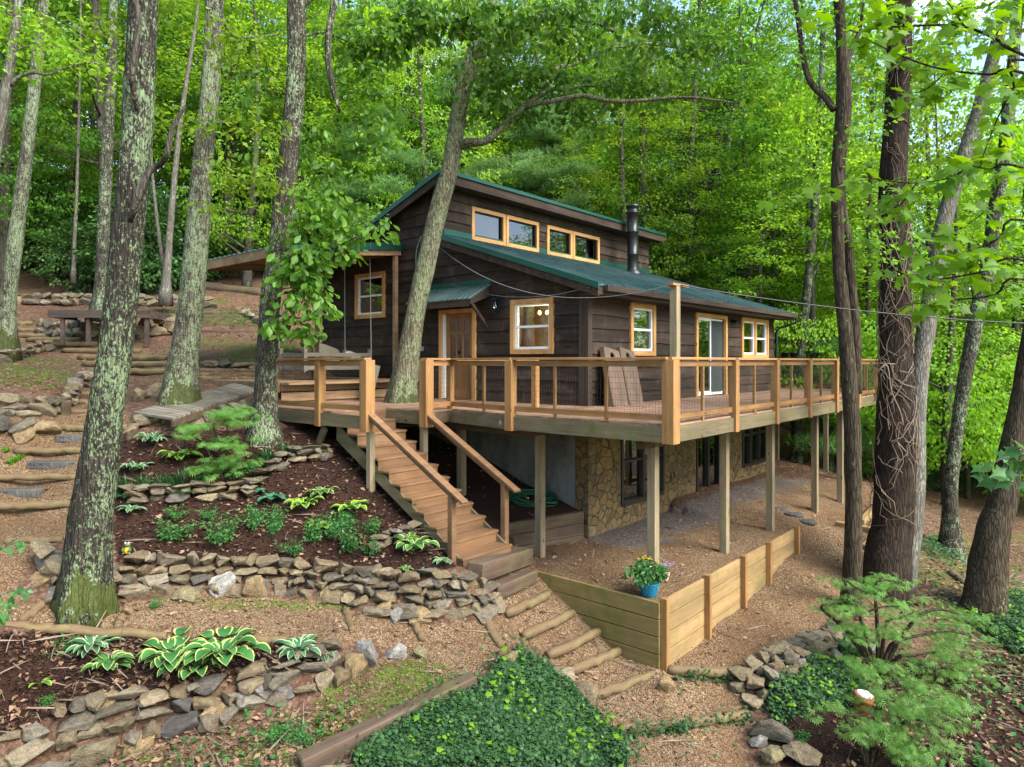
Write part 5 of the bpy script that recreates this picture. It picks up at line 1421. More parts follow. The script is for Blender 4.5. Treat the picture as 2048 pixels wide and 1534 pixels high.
log('fallen mossy trunk lying across the hillside', (395, 578), (530, 592), 20, 190, 'oldwood_x', False, 'log', 'fallen_log')
log('short broken log on the leaf litter right of the vine trunks', z8([(1610, 400)])[0], z8([(1700, 470)])[0], 12, 191, 'oldwood_x', False, 'log', 'fallen_log')
for i, (cx, cy, wd) in enumerate(((147, 879, 60), (106, 931, 86), (38, 988, 88))):
    p = GP(cx, cy); w_ = wd / F * p.y
    mb = MB(); mb.box(-w_ / 2, w_ / 2, -.10, .10, -.06, .07); mb.box(-w_ / 2 + .004, -w_ / 2 + .2, -.104, .09, -.05, .074)
    tag(mb.build('paver', M['slate'], None, bevel=.012, loc=p, rot=(0, .02, .12)), ('grey paver step near the olive boulder', 'long grey paver step under the mossy log', 'long grey paver step at the left edge')[i], 'paver', 'grey pavers')
for i, (cx, cy) in enumerate(((1615, 1045), (1588, 1030), (1562, 1020))):
    p = GP(cx, cy); mb = MB(); mb.lathe([(.19, -.02), (.205, .0), (.2, .035), (.17, .045)], 20)
    tag(mb.build('stepping_stone', M['slate'], None, loc=p), ('nearest', 'middle', 'farthest')[i] + ' round stepping stone on the gravel behind the deck posts', 'stepping stone', 'stepping stones')

# ------------------------------------------------------------------ things on the deck, porch and terrace
def cornhole(label, u0, hang):
    r = thing('game_board', label, 'game board', H(u0, -.55, .012), HANG, 'leaning game boards')
    r.rotation_euler = (R_(-17), R_(9), HANG)
    W_, H_ = .60, 1.27; c = (W_ / 2, 1.11); rr = .082; n_ = 40
    mb = MB(); ring, outr = [], []
    for k in range(n_):
        an = 2 * math.pi * k / n_; d = (math.cos(an), math.sin(an))
        ring.append((c[0] + rr * d[0], c[1] + rr * d[1]))
        ts = [((W_ if d[0] > 0 else 0) - c[0]) / d[0] if abs(d[0]) > 1e-6 else 9, ((H_ if d[1] > 0 else 0) - c[1]) / d[1] if abs(d[1]) > 1e-6 else 9]
        t = min(q for q in ts if q > 0); outr.append((c[0] + t * d[0], c[1] + t * d[1]))
    vs = [(x, 0, y) for x, y in ring] + [(x, 0, y) for x, y in outr] + [(x, .02, y) for x, y in ring] + [(x, .02, y) for x, y in outr]
    fs = []
    for k in range(n_):
        j = (k + 1) % n_
        fs += [(k, j, n_ + j, n_ + k), (2 * n_ + k, 2 * n_ + j, 3 * n_ + j, 3 * n_ + k), (k, j, 2 * n_ + j, 2 * n_ + k), (n_ + k, n_ + j, 3 * n_ + j, 3 * n_ + k)]
    mb.add(vs, fs)
    for x in (0, W_):
        for y in (0, H_): mb.add([(x - .0001, 0, y)], [])
    # corners
    for (x, y) in ((0, 0), (W_, 0), (0, H_), (W_, H_)):
        near_ = sorted(range(n_), key=lambda k: (outr[k][0] - x) ** 2 + (outr[k][1] - y) ** 2)[:2]
        a, b = outr[near_[0]], outr[near_[1]]
        mb.add([(x, 0, y), (a[0], 0, a[1]), (b[0], 0, b[1]), (x, .02, y), (a[0], .02, a[1]), (b[0], .02, b[1])], [(0, 1, 2), (3, 5, 4), (0, 1, 4, 3), (0, 2, 5, 3)])
    mb.build('top_board', M['board'], r)
    mb = MB(); mb.box(.0, .03, .021, .10, 0, H_); mb.box(W_ - .03, W_, .021, .10, 0, H_); mb.box(.03, W_ - .03, .021, .10, 0, .03); mb.box(.03, W_ - .03, .021, .10, H_ - .03, H_)
    mb.build('frame', M['board'], r)
cornhole('brown game board with round hole leaning at the house corner', .12, 0)
cornhole('brown game board with round hole leaning nearer the small window', .73, 0)

SW = thing('swing_bed', 'weathered wooden porch swing bed hanging from four ropes', 'swing bed', H(-1.6, 6.75, .80), HANG)
mb = MB(); mb.box(-.95, .95, -.55, .55, -.10, 0); [mb.box(-.95, .95, -.54 + k * .137, -.42 + k * .137, .001, .025) for k in range(8)]; mb.build('base', M['greywood'], SW)
for u_, v_ in ((-.93, -.53), (.93, -.53), (-.93, .53), (.93, .53)):
    mb = MB(); mb.beam((u_, v_, -.12), (u_, v_, .42), .08, .08); mb.build('corner_post', M['greywood'], SW)
    mb = MB(); zt = 3.80 + .12 * (-1.6 + u_) - .16 - .80; mb.tube([(u_ * 1.04, v_ * 1.1, -.16), (u_ * 1.03, v_ * 1.06, .2), (u_ * 1.0, v_ * 1.02, zt)], .011, 6); mb.build('rope', M['cable_grey'], SW)
for v_ in (-.53, .53):
    mb = MB(); mb.box(-.9, .9, v_ - .02, v_ + .02, .22, .31); mb.build('side_rail', M['greywood'], SW)
mb = MB(); mb.box(-.95, -.91, -.5, .5, .2, .3); mb.build('end_rail', M['greywood'], SW)
def pillow(label, loc, rot, sx, sy, sz, mat):
    bm = bmesh.new(); bmesh.ops.create_grid(bm, x_segments=12, y_segments=12, size=.5)
    vs = []
    top, bot = [], []
    me = bpy.data.meshes.new('pillow'); bm.free()
    n_ = 12; v, f = [], []
    for s in (1, -1):
        for i in range(n_ + 1):
            for j in range(n_ + 1):
                x, y = i / n_ * 2 - 1, j / n_ * 2 - 1
                k = (1 - x ** 4) * (1 - y ** 4)
                pin = 1 - .09 * (x * x * y * y)
                v.append((x * .5 * sx * pin, y * .5 * sy * pin, s * .5 * sz * k ** .5 * (1 + .12 * mnoise.noise(Vector((x * 2, y * 2, s))))))
    for s in range(2):
        o = s * (n_ + 1) ** 2
        for i in range(n_):
            for j in range(n_):
                q = o + i * (n_ + 1) + j; f.append((q, q + 1, q + n_ + 2, q + n_ + 1)[::1 if s else -1])
    me.from_pydata(v, [], f); me.polygons.foreach_set('use_smooth', [True] * len(me.polygons))
    o = link('pillow', me, M[mat], None, loc, rot)
    return tag(o, label, 'pillow', 'pillows on the swing bed')
pillow('large olive pillow leaning on the swing bed', H(-1.75, 6.38, 1.06), (R_(62), R_(18), HANG), .62, .5, .2, 'cushion')
pillow('small tan pillow at the right end of the swing bed', H(-.9, 6.6, 1.02), (R_(30), R_(10), HANG + .4), .42, .34, .2, 'stone_pale')
fan = thing('pedestal_fan', 'round black fan standing on the porch by the swing bed', 'fan', W(622, 678, 16.3) - Vector((0, 0, 1.0)))
mb = MB(); mb.lathe([(.17, 0), (.17, .02), (.03, .04), (.02, .06)], 20); mb.build('base', M['black'], fan, loc=(0, 0, .0))
mb = MB(); mb.tube([(0, .1, .03), (0, .1, 1.0)], .016, 8); mb.build('pole', M['black'], fan)
mb = MB()
for r_ in (.22, .205, .15, .09):
    mb.tube([(r_ * math.cos(a), -.05, 1.0 + r_ * math.sin(a)) for a in np.linspace(0, 2 * math.pi, 33)], .008 if r_ > .2 else .003, 6, False)
for a in np.linspace(0, 2 * math.pi, 25)[:-1]: mb.beam((.05 * math.cos(a), -.055, 1 + .05 * math.sin(a)), (.215 * math.cos(a), -.055, 1 + .215 * math.sin(a)), .004, .004)
mb.build('grille', M['black'], fan)
mb = MB(); mb.tube([(0, -.06, 1), (0, .1, 1)], .045, 12); mb.build('motor', M['black'], fan)
for k in range(3):
    a = 2 * math.pi * k / 3 + .4; c_, s_ = math.cos(a), math.sin(a); mb = MB()
    mb.prism([(c_ * .04 - s_ * .03, -.02, 1 + s_ * .04 + c_ * .03), (c_ * .19 - s_ * .08, .0, 1 + s_ * .19 + c_ * .08), (c_ * .2 + s_ * .05, -.04, 1 + s_ * .2 - c_ * .05), (c_ * .04 + s_ * .03, -.03, 1 + s_ * .04 - c_ * .03)], (0, .008, 0)); mb.build('blade', M['black'], fan)
mb = MB(); mb.box(-.1, .1, -.012, .012, 0, .85); tag(mb.build('plank', M['greywood'], None, bevel=.004, loc=H(-1.95, 4.62, .0), rot=(R_(-10), R_(12), HANG - .8)), 'pale plank propped upright beside the leaning tree', 'plank')
mb = MB(); n_ = 13
for k in range(n_): mb.box(-.26 + k * .04, -.222 + k * .04, (-.008 if k % 2 else .006), (.0 if k % 2 else .014), 0, .95)
tag(mb.build('metal_sheet', M['grey'], None, loc=H(-.14, 5.0, .02), rot=(0, 0, HANG + math.pi / 2)), 'grey corrugated metal sheet leaning on the wall behind the tree', 'metal sheet')
# flower pot with flags
PP = H(-2.22, -2.66, -2.64)
pot = thing('flower_pot', 'turquoise blue flower pot with mixed flowers on the terrace corner', 'flower pot', PP)
pot.scale = (.88,) * 3
mb = MB(); mb.lathe([(.125, 0), (.135, .01), (.172, .20), (.176, .205), (.178, .225), (.172, .23), (.18, .25), (.198, .26), (.203, .305), (.19, .312), (.172, .30), (.168, .26)], 36)
for k in range(12):
    a = 2 * math.pi * k / 12; a2 = a + math.pi / 12; mb.tube([(.168 * math.cos(a + t * (a2 - a) * 2), .168 * math.sin(a + t * (a2 - a) * 2), .20 - .05 * math.sin(t * math.pi)) for t in np.linspace(0, 1, 7)], .007, 5)
mb.build('pot', M['blue'], pot, smooth=True)
mb = MB(); mb.lathe([(.17, .24), (.168, .275), (.02, .285)], 20); mb.build('soil', M['soil'], pot)
cs = np.array([(random.gauss(0, .13), random.gauss(0, .13), .36 + random.random() * .16) for _ in range(34)])
link('foliage', leaf_mesh('foliage', [clump(cs, .13, 26, .075, T_LEAF, .8, .5), clump(cs * (1.25, 1.25, .93), .10, 10, .10, T_LEAF, .6, .4, droop=.6)]), M['shrub'], pot)
mb = MB()
for q in cs[:26]: mb.tube([(q[0] * .3, q[1] * .3, .28), tuple(q)], .003, 4, False)
mb.build('stems', M['shrub'], pot)
def blooms(name, mat, ctr, sp, n_, s):
    c_ = np.array([(random.gauss(ctr[0], sp), random.gauss(ctr[1], sp), random.gauss(ctr[2], sp * .6)) for _ in range(n_)])
    P = np.repeat(c_, 6, axis=0); a = np.tile(np.arange(6) * math.pi / 3, n_); U = np.stack([np.cos(a), np.sin(a), np.full(len(a), .15)], -1)
    Nn = np.tile(np.array([[0, -.5, 1.0]]), (len(a), 1))
    link(name, leaf_mesh(name, [(P, U, Nn, np.full(len(a), s), T_LEAF)]), M[mat], pot)
blooms('yellow_flower', 'fl_yellow', (-.0, .02, .64), .07, 9, .022); blooms('white_flower', 'fl_white', (.06, -.10, .50), .055, 6, .03); blooms('red_flower', 'fl_red', (.03, -.05, .54), .04, 4, .026)
blooms('violet_flower', 'fl_violet', (.30, .06, .52), .06, 18, .02)
for k, (lb, ox) in enumerate((('small striped flag on a stick at the left front of the flower pot', -.05), ('small striped flag on a stick at the right front of the flower pot', .17))):
    fl = thing('small_flag', lb, 'flag', PP + Vector((ox, -.195 + (.06 if k else 0), .30)), .25 if k == 0 else -.2, 'small flags in the flower pot')
    fl.rotation_euler = (R_(12), R_(-14 if k == 0 else 12), .2)
    mb = MB(); mb.tube([(0, 0, -.06), (0, 0, .13)], .003, 6); mb.build('stick', M['greywood'], fl)
    for c_, nm in (((.55, .03, .04), 'red_stripes'), ((.8, .8, .78), 'white_stripes')):
        mb = MB()
        for j in range(13):
            if (j % 2 == 0) == (nm == 'red_stripes'):
                x0 = .0 + j * .0078
                mb.box(x0, x0 + .0078, -.002, .001, -.02 + (.0 if j < 6 else 0), .11 if j > 6 else .045)
        mm = mat_plain(nm + str(k), c_, .8, .1, 0, .03); mb.build(nm, mm, fl)
    mb = MB(); mb.box(.0, .0546, -.0025, .0015, .045, .11); o = mb.build('canton', mat_plain('flag blue' + str(k), (.03, .05, .22), .8, .1, 0, .05), fl)
    mb = MB()
    for a in range(4):
        for b in range(4): mb.box(.006 + a * .013, .010 + a * .013, -.0032, -.0024, .051 + b * .015, .055 + b * .015)
    mb.build('stars', M['white'], o)
# garden hose
hs = thing('garden_hose', 'coiled green garden hose lying against the concrete wall', 'hose', H(-.55, .95, 0))
hz = HZ1(hs.location.x, hs.location.y)
pts = []
for k in range(230):
    a = k * .21; r_ = .33 + .09 * math.sin(k * .13) + .05 * math.sin(k * .71)
    pts.append((r_ * 1.25 * math.cos(a), r_ * .8 * math.sin(a), 0.0))
pts = [(x, y, HZ1(hs.location.x + x, hs.location.y + y) + .02 + .0005 * i) for i, (x, y, z) in enumerate(pts)]
mb = MB(); mb.tube(pts, .011, 6); mb.build('tube', M['hose'], hs, smooth=True)
mb = MB(); mb.tube([pts[-1], tuple(Vector(pts[-1]) + Vector((.03, -.16, .02)))], [.022, .016], 8); mb.build('nozzle', M['yellow'], hs)
# frog ornament
fp = GP(255, 1112)
fg = thing('garden_ornament', 'little green and yellow frog ornament on the stone wall by the big tree', 'ornament', fp + Vector((0, 0, .02)))
def blob(rx, ry, rz, c, n1=14, n2=10):
    b_ = MB(); prof = [(math.sin(math.pi * i / n2), -math.cos(math.pi * i / n2)) for i in range(n2 + 1)]
    b_.lathe([(max(r, .02), z) for r, z in prof], n1); b_.v = [(c[0] + x * rx, c[1] + y * ry, c[2] + z * rz) for x, y, z in b_.v]; return b_
blob(.05, .045, .065, (0, 0, .06)).build('body', M['figgreen'], fg, True)
blob(.036, .03, .05, (0, -.022, .058)).build('belly', M['yellow'], fg, True)
hd = blob(.045, .042, .032, (0, -.005, .135)).build('head', M['figgreen'], fg, True)
for s in (-1, 1):
    blob(.012, .012, .013, (s * .022, -.015, .165)).build('eye', M['white'], hd, True)
    blob(.018, .02, .016, (s * .042, -.03, .02)).build('foot', M['figgreen'], fg, True)
    mb = MB(); mb.tube([(s * .045, -.01, .10), (s * .055, -.035, .07), (s * .03, -.05, .055)], [.014, .012, .011], 8); mb.build('arm', M['figgreen'], fg, True)
# clay pipe with white cap
cp_ = GP(1722, 1425)
cl = thing('clay_pipe', 'terracotta pipe with white cap sticking out of the bed under the lace maple', 'pipe', cp_, 0)
cl.rotation_euler = (R_(6), R_(8), 0)
mb = MB(); mb.lathe([(.10, -.1), (.10, .17), (.125, .18), (.125, .26), (.11, .265), (.10, .25)], 28); mb.build('pipe', M['terracotta'], cl, True)
mb = MB(); mb.lathe([(.10, .22), (.10, .272), (.085, .282), (.03, .285)], 28); mb.build('cap', M['white'], cl, True)
for k, v_ in enumerate((.12, .42)):
    p = thing('plant_pot', ('black plant pot on the back railing, nearer the trees', 'black plant pot on the back railing, nearer the cabin')[k], 'plant pot', H(12.55, v_, .967), 0, 'pots on the back railing')
    mb = MB(); mb.lathe([(.09, 0), (.125, .22), (.135, .222), (.135, .25), (.12, .25), (.11, .2)], 20); mb.build('pot', M['black'], p, True)
    mb = MB(); mb.lathe([(.115, .18), (.116, .21), (.01, .215)], 16); mb.build('soil', M['soil'], p)
# platform on the hill
pf = thing('raised_platform', 'low dark wooden platform on short legs on the left hillside', 'platform', W(200, 655, 20), 0.1)
zt = CH + 20 * (723 - 622) / F - pf.location.z
mb = MB(); mb.box(-1.4, 1.4, -.02, 1.5, zt - .02, zt + .02); mb.build('top', M['platform'], pf)
for y_, h_ in ((-.05, 0),):
    mb = MB(); mb.box(-1.42, 1.42, -.06, -.02, zt - .2, zt + .018); mb.box(-1.42, -1.38, -.02, 1.5, zt - .2, zt + .018); mb.box(1.38, 1.42, -.02, 1.5, zt - .2, zt + .018); mb.build('apron', M['platform'], pf)
for x_, y_ in ((-1.05, .03), (-.35, .06), (.35, .05), (1.3, .05), (-1.0, 1.3), (0, 1.3), (1.2, 1.3)):
    mb = MB(); mb.beam((x_, y_, -.5), (x_, y_, zt - .02), .10, .10); mb.build('leg', M['platform'], pf)

# ------------------------------------------------------------------ wires
def wire(name, label, pts, r, mat, cat='cable'):
    o = thing(name, label, cat, pts[0]); mb = MB(); p0 = Vector(pts[0])
    mb.tube([Vector(p) - p0 for p in catmull([tuple(p) for p in pts], 5)], r, 6); b_ = mb.build('strand', M[mat], o, True)
    return o, mb
h0 = H(-.06, 4.36, 3.72); pst = H(-2.28, -3.12, 2.03)
pts = [h0.lerp(pst, t) + Vector((0, 0, -.62 * 4 * t * (1 - t))) for t in np.linspace(0, 1, 9)]
far = W(2300, 652, 10.5)
pts2 = [pst.lerp(far, t) + Vector((0, 0, -.16 * 4 * t * (1 - t))) for t in np.linspace(0, 1, 9)]
wire('power_line', 'black power line running from the tall deck post off to the right', pts2, .010, 'cable', 'power line')
wire('service_cable', 'twisted grey service cable sagging from the gable to the deck post', pts, .0065, 'cable_grey')
h1 = H(-.06, 3.9, 2.75); e1 = H(-.36, -.3, 2.35)
wire('thin_cable', 'thin grey cable sagging across the gable wall above the awning', [h1.lerp(e1, t) + Vector((0, 0, -.25 * 4 * t * (1 - t))) for t in np.linspace(0, 1, 7)], .005, 'cable_grey')
cd = [W(823, 469, 16.6), W(812, 500, 16.7), W(813, 545, 16.7), W(822, 556, 16.7), W(830, 535, 16.6), W(826, 520, 16.6)]
cd = [H(-.10, UV_(p.x, p.y)[1], p.z) for p in cd]
wire('looped_cable', 'grey cable hanging in a loop on the gable beside the leaning tree', cd, .012, 'cable_grey')
# ------------------------------------------------------------------ trees one can tell apart
def z1(l): return [(x / 2.926, y / 2.926) + tuple(r) for x, y, *r in l]
def z2(l): return [(680 + x / 2.926, y / 2.926) + tuple(r) for x, y, *r in l]
def z3(l): return [(1348 + x / 2.926, y / 2.926) + tuple(r) for x, y, *r in l]
def z6(l): return [(1348 + x / 2.926, 480 + y / 2.926) + tuple(r) for x, y, *r in l]

OFFAX = lambda px: 1 / math.sqrt(1 + ((px - 1024) / F) ** 2)      # a round trunk widens towards the picture edge
def tree(label, line, depth, bark, top=11.5, limbs=(), flare=1.45, sides=26, crown=None, group='tree trunks around the cabin', name='tree', rough=.10, twin=None, ztop_fix=None):
    """line: [(px, py, width px)] from the foot up; limbs: lists of (px, py, width px, depth shift)"""
    pts = [(W(px, py, depth), wd / F * depth / 2 * OFFAX(px)) for px, py, wd in line]
    base = pts[0][0].copy()
    p, r = pts[-1]; q = pts[-2][0]
    d = (p - q).normalized(); d = (d * .6 + Vector((0, 0, 1)) * .4).normalized()
    k = 0
    while p.z < base.z + top and k < 12:
        p = p + d * 1.1; r *= .93; pts.append((p, r)); k += 1
    sm = catmull([tuple(p) + (r,) for p, r in pts], 5)
    P = [Vector(s[:3]) for s in sm]; Rr = [float(s[3]) for s in sm]
    for i, p in enumerate(P):
        h = max(0, p.z - base.z)
        Rr[i] *= 1 + (flare - 1) * math.exp(-h / (Rr[0] * 1.6 + .05))
    P.insert(0, P[0] - Vector((0, 0, .5))); Rr.insert(0, Rr[0] * 1.15)
    root = thing(name, label, 'tree', base, 0, group)
    mb = MB(); mb.tube([p - base for p in P], Rr, sides, True, rough, random.random() * 50)
    trunk = mb.build('trunk', M[bark], root, smooth=True)
    ph = random.random() * 6; nl = random.choice((4, 5, 6))
    for v in trunk.data.vertices:
        if v.co.z < 1.6:
            a = math.atan2(v.co.y, v.co.x); k = 1 + .30 * math.exp(-max(0, v.co.z + .1) / (Rr[1] * 1.1)) * (max(0, math.cos(nl * a + ph)) ** 1.5 - .25)
            v.co.x *= k; v.co.y *= k
    for lm in limbs:
        lp = [(W(q[0], q[1], depth + (q[3] if len(q) > 3 else 0)), q[2] / F * depth / 2 * OFFAX(q[0])) for q in lm]
        ls = catmull([tuple(a) + (b,) for a, b in lp], 4)
        mb = MB(); mb.tube([Vector(s[:3]) - base for s in ls], [float(s[3]) for s in ls], 10, True, .05, random.random() * 30)
        mb.build('limb', M['bark_far' if bark == 'bark_lichen' else bark], root, smooth=True)
    return root, base, P, Rr

def sprays(lines, depth, n, spread, per, size, tmpl, rng, base, rad=.22, flat=.5, up=.9, dshift=0.0, droop=.3):
    """leaf clumps scattered along pixel lines at a depth (world) relative to base"""
    cs = []
    for ln in lines:
        pts = [W(q[0], q[1], depth + (q[3] if len(q) > 3 else dshift)) for q in ln]
        for i in range(n):
            t = rng.random() * (len(pts) - 1); k = min(int(t), len(pts) - 2)
            p = pts[k].lerp(pts[k + 1], t - k)
            cs.append(np.array(p) + rng.normal(size=3) * spread * np.array([1, 1, .6]))
    cs = np.array(cs) - np.array(base)
    return clump(cs, rad, per, size, tmpl, flat, up, rng, droop)

# generic crowns, shared by many trees ------------------------------------------
def crown_variant(seed, h0, h1, r, n_cl, per, size, flat=.28, shape='ovoid', crad=.75):
    rng = np.random.default_rng(seed)
    cs = []
    while len(cs) < n_cl:
        t = rng.random(); z = h0 + (h1 - h0) * t
        rr = r * (math.sin(math.pi * (0.12 + .83 * t)) ** .7)
        a = rng.random() * 2 * math.pi; q = rr * (.25 + .75 * rng.random() ** .6)
        if vnoise(np.array([a * 1.6]), np.array([z * .55]), seed)[0] < .33: continue
        cs.append((q * math.cos(a), q * math.sin(a), z + rng.normal() * .2))
    cs = np.array(cs)
    me = leaf_mesh('crown', [clump(cs, crad * (0.6 + .8 * rng.random(len(cs))), per, size, T_QUAD, flat, 1.0, rng, .2, np.array([0, 0, (h0 + h1) / 2]))])
    return me, cs
def trunk_variant(seed, h, r0, cs, bark='bark_far', lean=.5, n_l=16):
    rg = random.Random(seed); mb = MB(); pts, rad = [], []
    ax, ay = rg.uniform(-lean, lean), rg.uniform(-lean, lean)
    for i in range(13):
        t = i / 12; pts.append((ax * t * t + .18 * math.sin(t * 5 + seed), ay * t + .15 * math.sin(t * 4 + seed * 2), -.6 + (h + .6) * t)); rad.append(r0 * (1 - .8 * t) * (1.35 if i == 0 else 1))
    mb.tube(pts, rad, 9, True, .06, seed)
    pick = [cs[rg.randrange(len(cs))] for _ in range(n_l)]
    for c in pick:
        z0 = max(1.2, c[2] - rg.uniform(.6, 2.2)); t = min(1, (z0 + .6) / (h + .6)); k = min(11, int(t * 12)); f = t * 12 - k
        s = Vector(pts[k]).lerp(Vector(pts[k + 1]), f); e = Vector(c); m_ = s.lerp(e, .5) + Vector((0, 0, -.25))
        r_ = rad[k] * .38
        mb.tube([s, m_, e], [r_, r_ * .6, r_ * .18], 5, False)
    me = mb.mesh('trunk', True); me.materials.append(M[bark]); return me
VAR = []
for i, (h0, h1, r, ncl, per, sz) in enumerate(((2.2, 15, 3.6, 290, 56, .135), (3.5, 17, 4.0, 310, 56, .14), (1.6, 11, 3.2, 270, 54, .125), (5.5, 19, 4.4, 320, 56, .145), (1.0, 7.5, 2.8, 260, 60, .12), (3.0, 13, 3.8, 285, 56, .135))):
    cr, cs = crown_variant(300 + i, h0, h1, r, ncl, per, sz)
    tr = trunk_variant(300 + i, h1 * .97, .095 + .0075 * h1, cs)
    VAR.append((tr, cr, h1))
LEAFMATS = ['leaf', 'leaf_bright']
CR_OF = {}
def crown_mesh(i, mat):
    if (i, mat) not in CR_OF:
        m_ = VAR[i][1].copy(); m_.materials.clear(); m_.materials.append(M[mat]); CR_OF[(i, mat)] = m_
    return CR_OF[(i, mat)]
def forest_tree(label, x, y, var, mat, sc, group, z=None, bark=None, name='forest_tree'):
    if z is None: z = HZ1(x, y)
    r = thing(name, label, 'tree', (x, y, z), random.uniform(0, 6.28), group)
    r.scale = (sc, sc, sc * random.uniform(.92, 1.1))
    link('trunk', VAR[var][0], None, r); link('crown', crown_mesh(var, mat), None, r)
    return r

rngT = np.random.default_rng(77)
def add_crown(root, base, parts_, mat, name='crown'):
    return link(name, leaf_mesh(name, parts_), M[mat], root)
def top_crown(base, P, rng, size=.16, n=60, per=30, r=2.6, tmpl=T_QUAD):
    t = np.array(P[-1] - base); cs = t + rng.normal(size=(n, 3)) * np.array([r * .6, r * .6, 1.3]) + np.array([0, 0, .6])
    return clump(cs, .7, per, size, tmpl, .3, 1.0, rng)

# 1 big lichen tree on the stone wall
R1 = tree('big dark trunk with green lichen standing on the stone wall at left', [(170, 1195, 92), (176, 1100, 90), (186, 1010, 86), (211, 822, 73), (233, 685, 70), (250, 523, 67), (268, 342, 65), (281, 137, 62), (287, 0, 60)], 8.6, 'bark_lichen', 10.5,
          [z1([(800, 640, 8, -.16), (790, 585, 13, -.26), (778, 500, 14, -.36), (775, 430, 14, -.42), (810, 100, 12.5, -.5), (760, -60, 12, -.55)]),
           z1([(765, 1290, 10, -.14), (785, 1220, 17, -.24), (820, 1110, 18, -.26), (870, 1010, 15, -.2), (930, 965, 13, -.2), (975, 910, 12, -.5), (1010, 750, 10, -.5), (1085, 620, 6, -.5)]),
           ], 1.3, 30)
add_crown(R1[0], R1[1], [top_crown(R1[1], R1[2], rngT, .14, 40)], 'leaf')
# 2 pale lichen tree
R2 = tree('pale lichen covered trunk rising from the stone planter by the boardwalk', [(360, 800, 66), (363, 753, 60), (372, 685, 53), (390, 523, 50), (404, 342, 43), (424, 137, 38), (429, 0, 38)], 13.2, 'bark_pale', 11.5,
          [z1([(1290, 400, 9, 0), (1350, 340, 6, .2), (1430, 285, 3, .4)]), z1([(1250, 720, 8, 0), (1400, 710, 5, .3), (1560, 760, 3, .5)]), z1([(1290, 110, 9, 0), (1370, 210, 7, .5), (1500, 215, 5, .8), (1640, 200, 3, 1)])], 1.35, 24)
add_crown(R2[0], R2[1], [top_crown(R2[1], R2[2], rngT, .15), sprays([z1([(1380, 330), (1600, 400)]), z1([(1350, 640), (1500, 800), (1650, 760)]), z1([(960, 700), (1100, 740), (1300, 740)]), z1([(900, 30), (960, 60)]), z1([(1220, 180), (1400, 230), (1340, 90)]), z1([(1450, 1000), (1560, 1080), (1500, 1180)]), z1([(1300, 900), (1420, 1250)]), z1([(330, 60), (560, 140), (900, 240)])], 11.4, 15, .24, 10, .12, T_LEAF, rngT, R2[1], .26, .45, .9)], 'leaf_bright')
# 3 tree left of the deck with oak sprays
o3 = lambda l: [(400 + x / 3.835, 450 + y / 3.835) for x, y in l]
R3 = tree('grey lichen trunk beside the left end of the deck railing', [(528, 868, 46), (530, 788, 42), (536, 685, 43), (543, 582, 42), (561, 478, 45), (575, 342, 41), (591, 171, 38), (593, 0, 38)], 12.3, 'bark_mid', 11,
          [z1([(1760, 60, 12, 0), (1790, 20, 10, 0), (1840, -20, 8, 0)]), z1([(1785, 210, 6, 0), (1900, 190, 4, .2), (2048, 250, 3, .4)]),
           z1([(1970, -20, 15, -.6), (1930, 150, 14, -.6), (1920, 350, 13, -.6), (1950, 520, 11, -.6), (1985, 640, 6, -.6)]),
           [(560, 500, 9, 0), (600, 520, 6, -.3), (660, 500, 4, -.6), (720, 470, 3, -.7)], [(545, 590, 8, 0), (590, 585, 5, -.3), (640, 600, 3, -.5)], [(548, 630, 7, 0), (590, 635, 4, -.3), (630, 640, 3, -.4)]], 1.5, 24)
_l3 = [o3([(620, 300), (780, 210), (900, 250), (1010, 300)]), o3([(700, 160), (900, 120), (1120, 60), (1300, 60), (1450, 100)]), o3([(820, 330), (860, 400), (900, 460)]), o3([(560, 660), (640, 600), (760, 560), (860, 580), (960, 620)]),
       o3([(700, 700), (820, 650), (900, 690), (980, 710)]), o3([(600, 740), (640, 790)]), o3([(720, 850), (790, 800), (850, 820)]), o3([(600, 390), (680, 420)])]
_l3c = [o3([(640, 80), (800, 60), (1000, 100), (1150, 60)]), o3([(700, -60), (900, -40), (1100, 0), (1300, 20)]), o3([(660, 200), (760, 280), (700, 360)]), o3([(820, 180), (980, 200), (1120, 190)]), o3([(760, -200), (950, -160), (1150, -120), (1350, -60)]), o3([(860, 320), (900, 420)]), o3([(760, 480), (860, 540)])]
_l3b = [[(610, 120), (650, 200), (660, 300), (640, 400)], [(690, 60), (700, 180), (740, 260), (720, 360)], [(600, 260), (620, 340), (640, 430)], [(520, 150), (480, 200), (500, 260)], [(720, 120), (760, 200), (740, 300)], [(640, 440), (700, 430), (760, 450)], [(620, 40), (680, 90), (740, 60)]]
add_crown(R3[0], R3[1], [sprays(_l3c, 11.8, 15, .16, 8, .165, T_OAK, rngT, R3[1], .2, .7, .7, droop=.5), sprays(_l3, 11.6, 8, .12, 6, .17, T_OAK, rngT, R3[1], .17, .7, .7, droop=.5), sprays(_l3b, 13.0, 22, .22, 9, .15, T_OAK, rngT, R3[1], .22, .6, .8, droop=.4), top_crown(R3[1], R3[2], rngT, .15, 40)], 'leaf_oak')
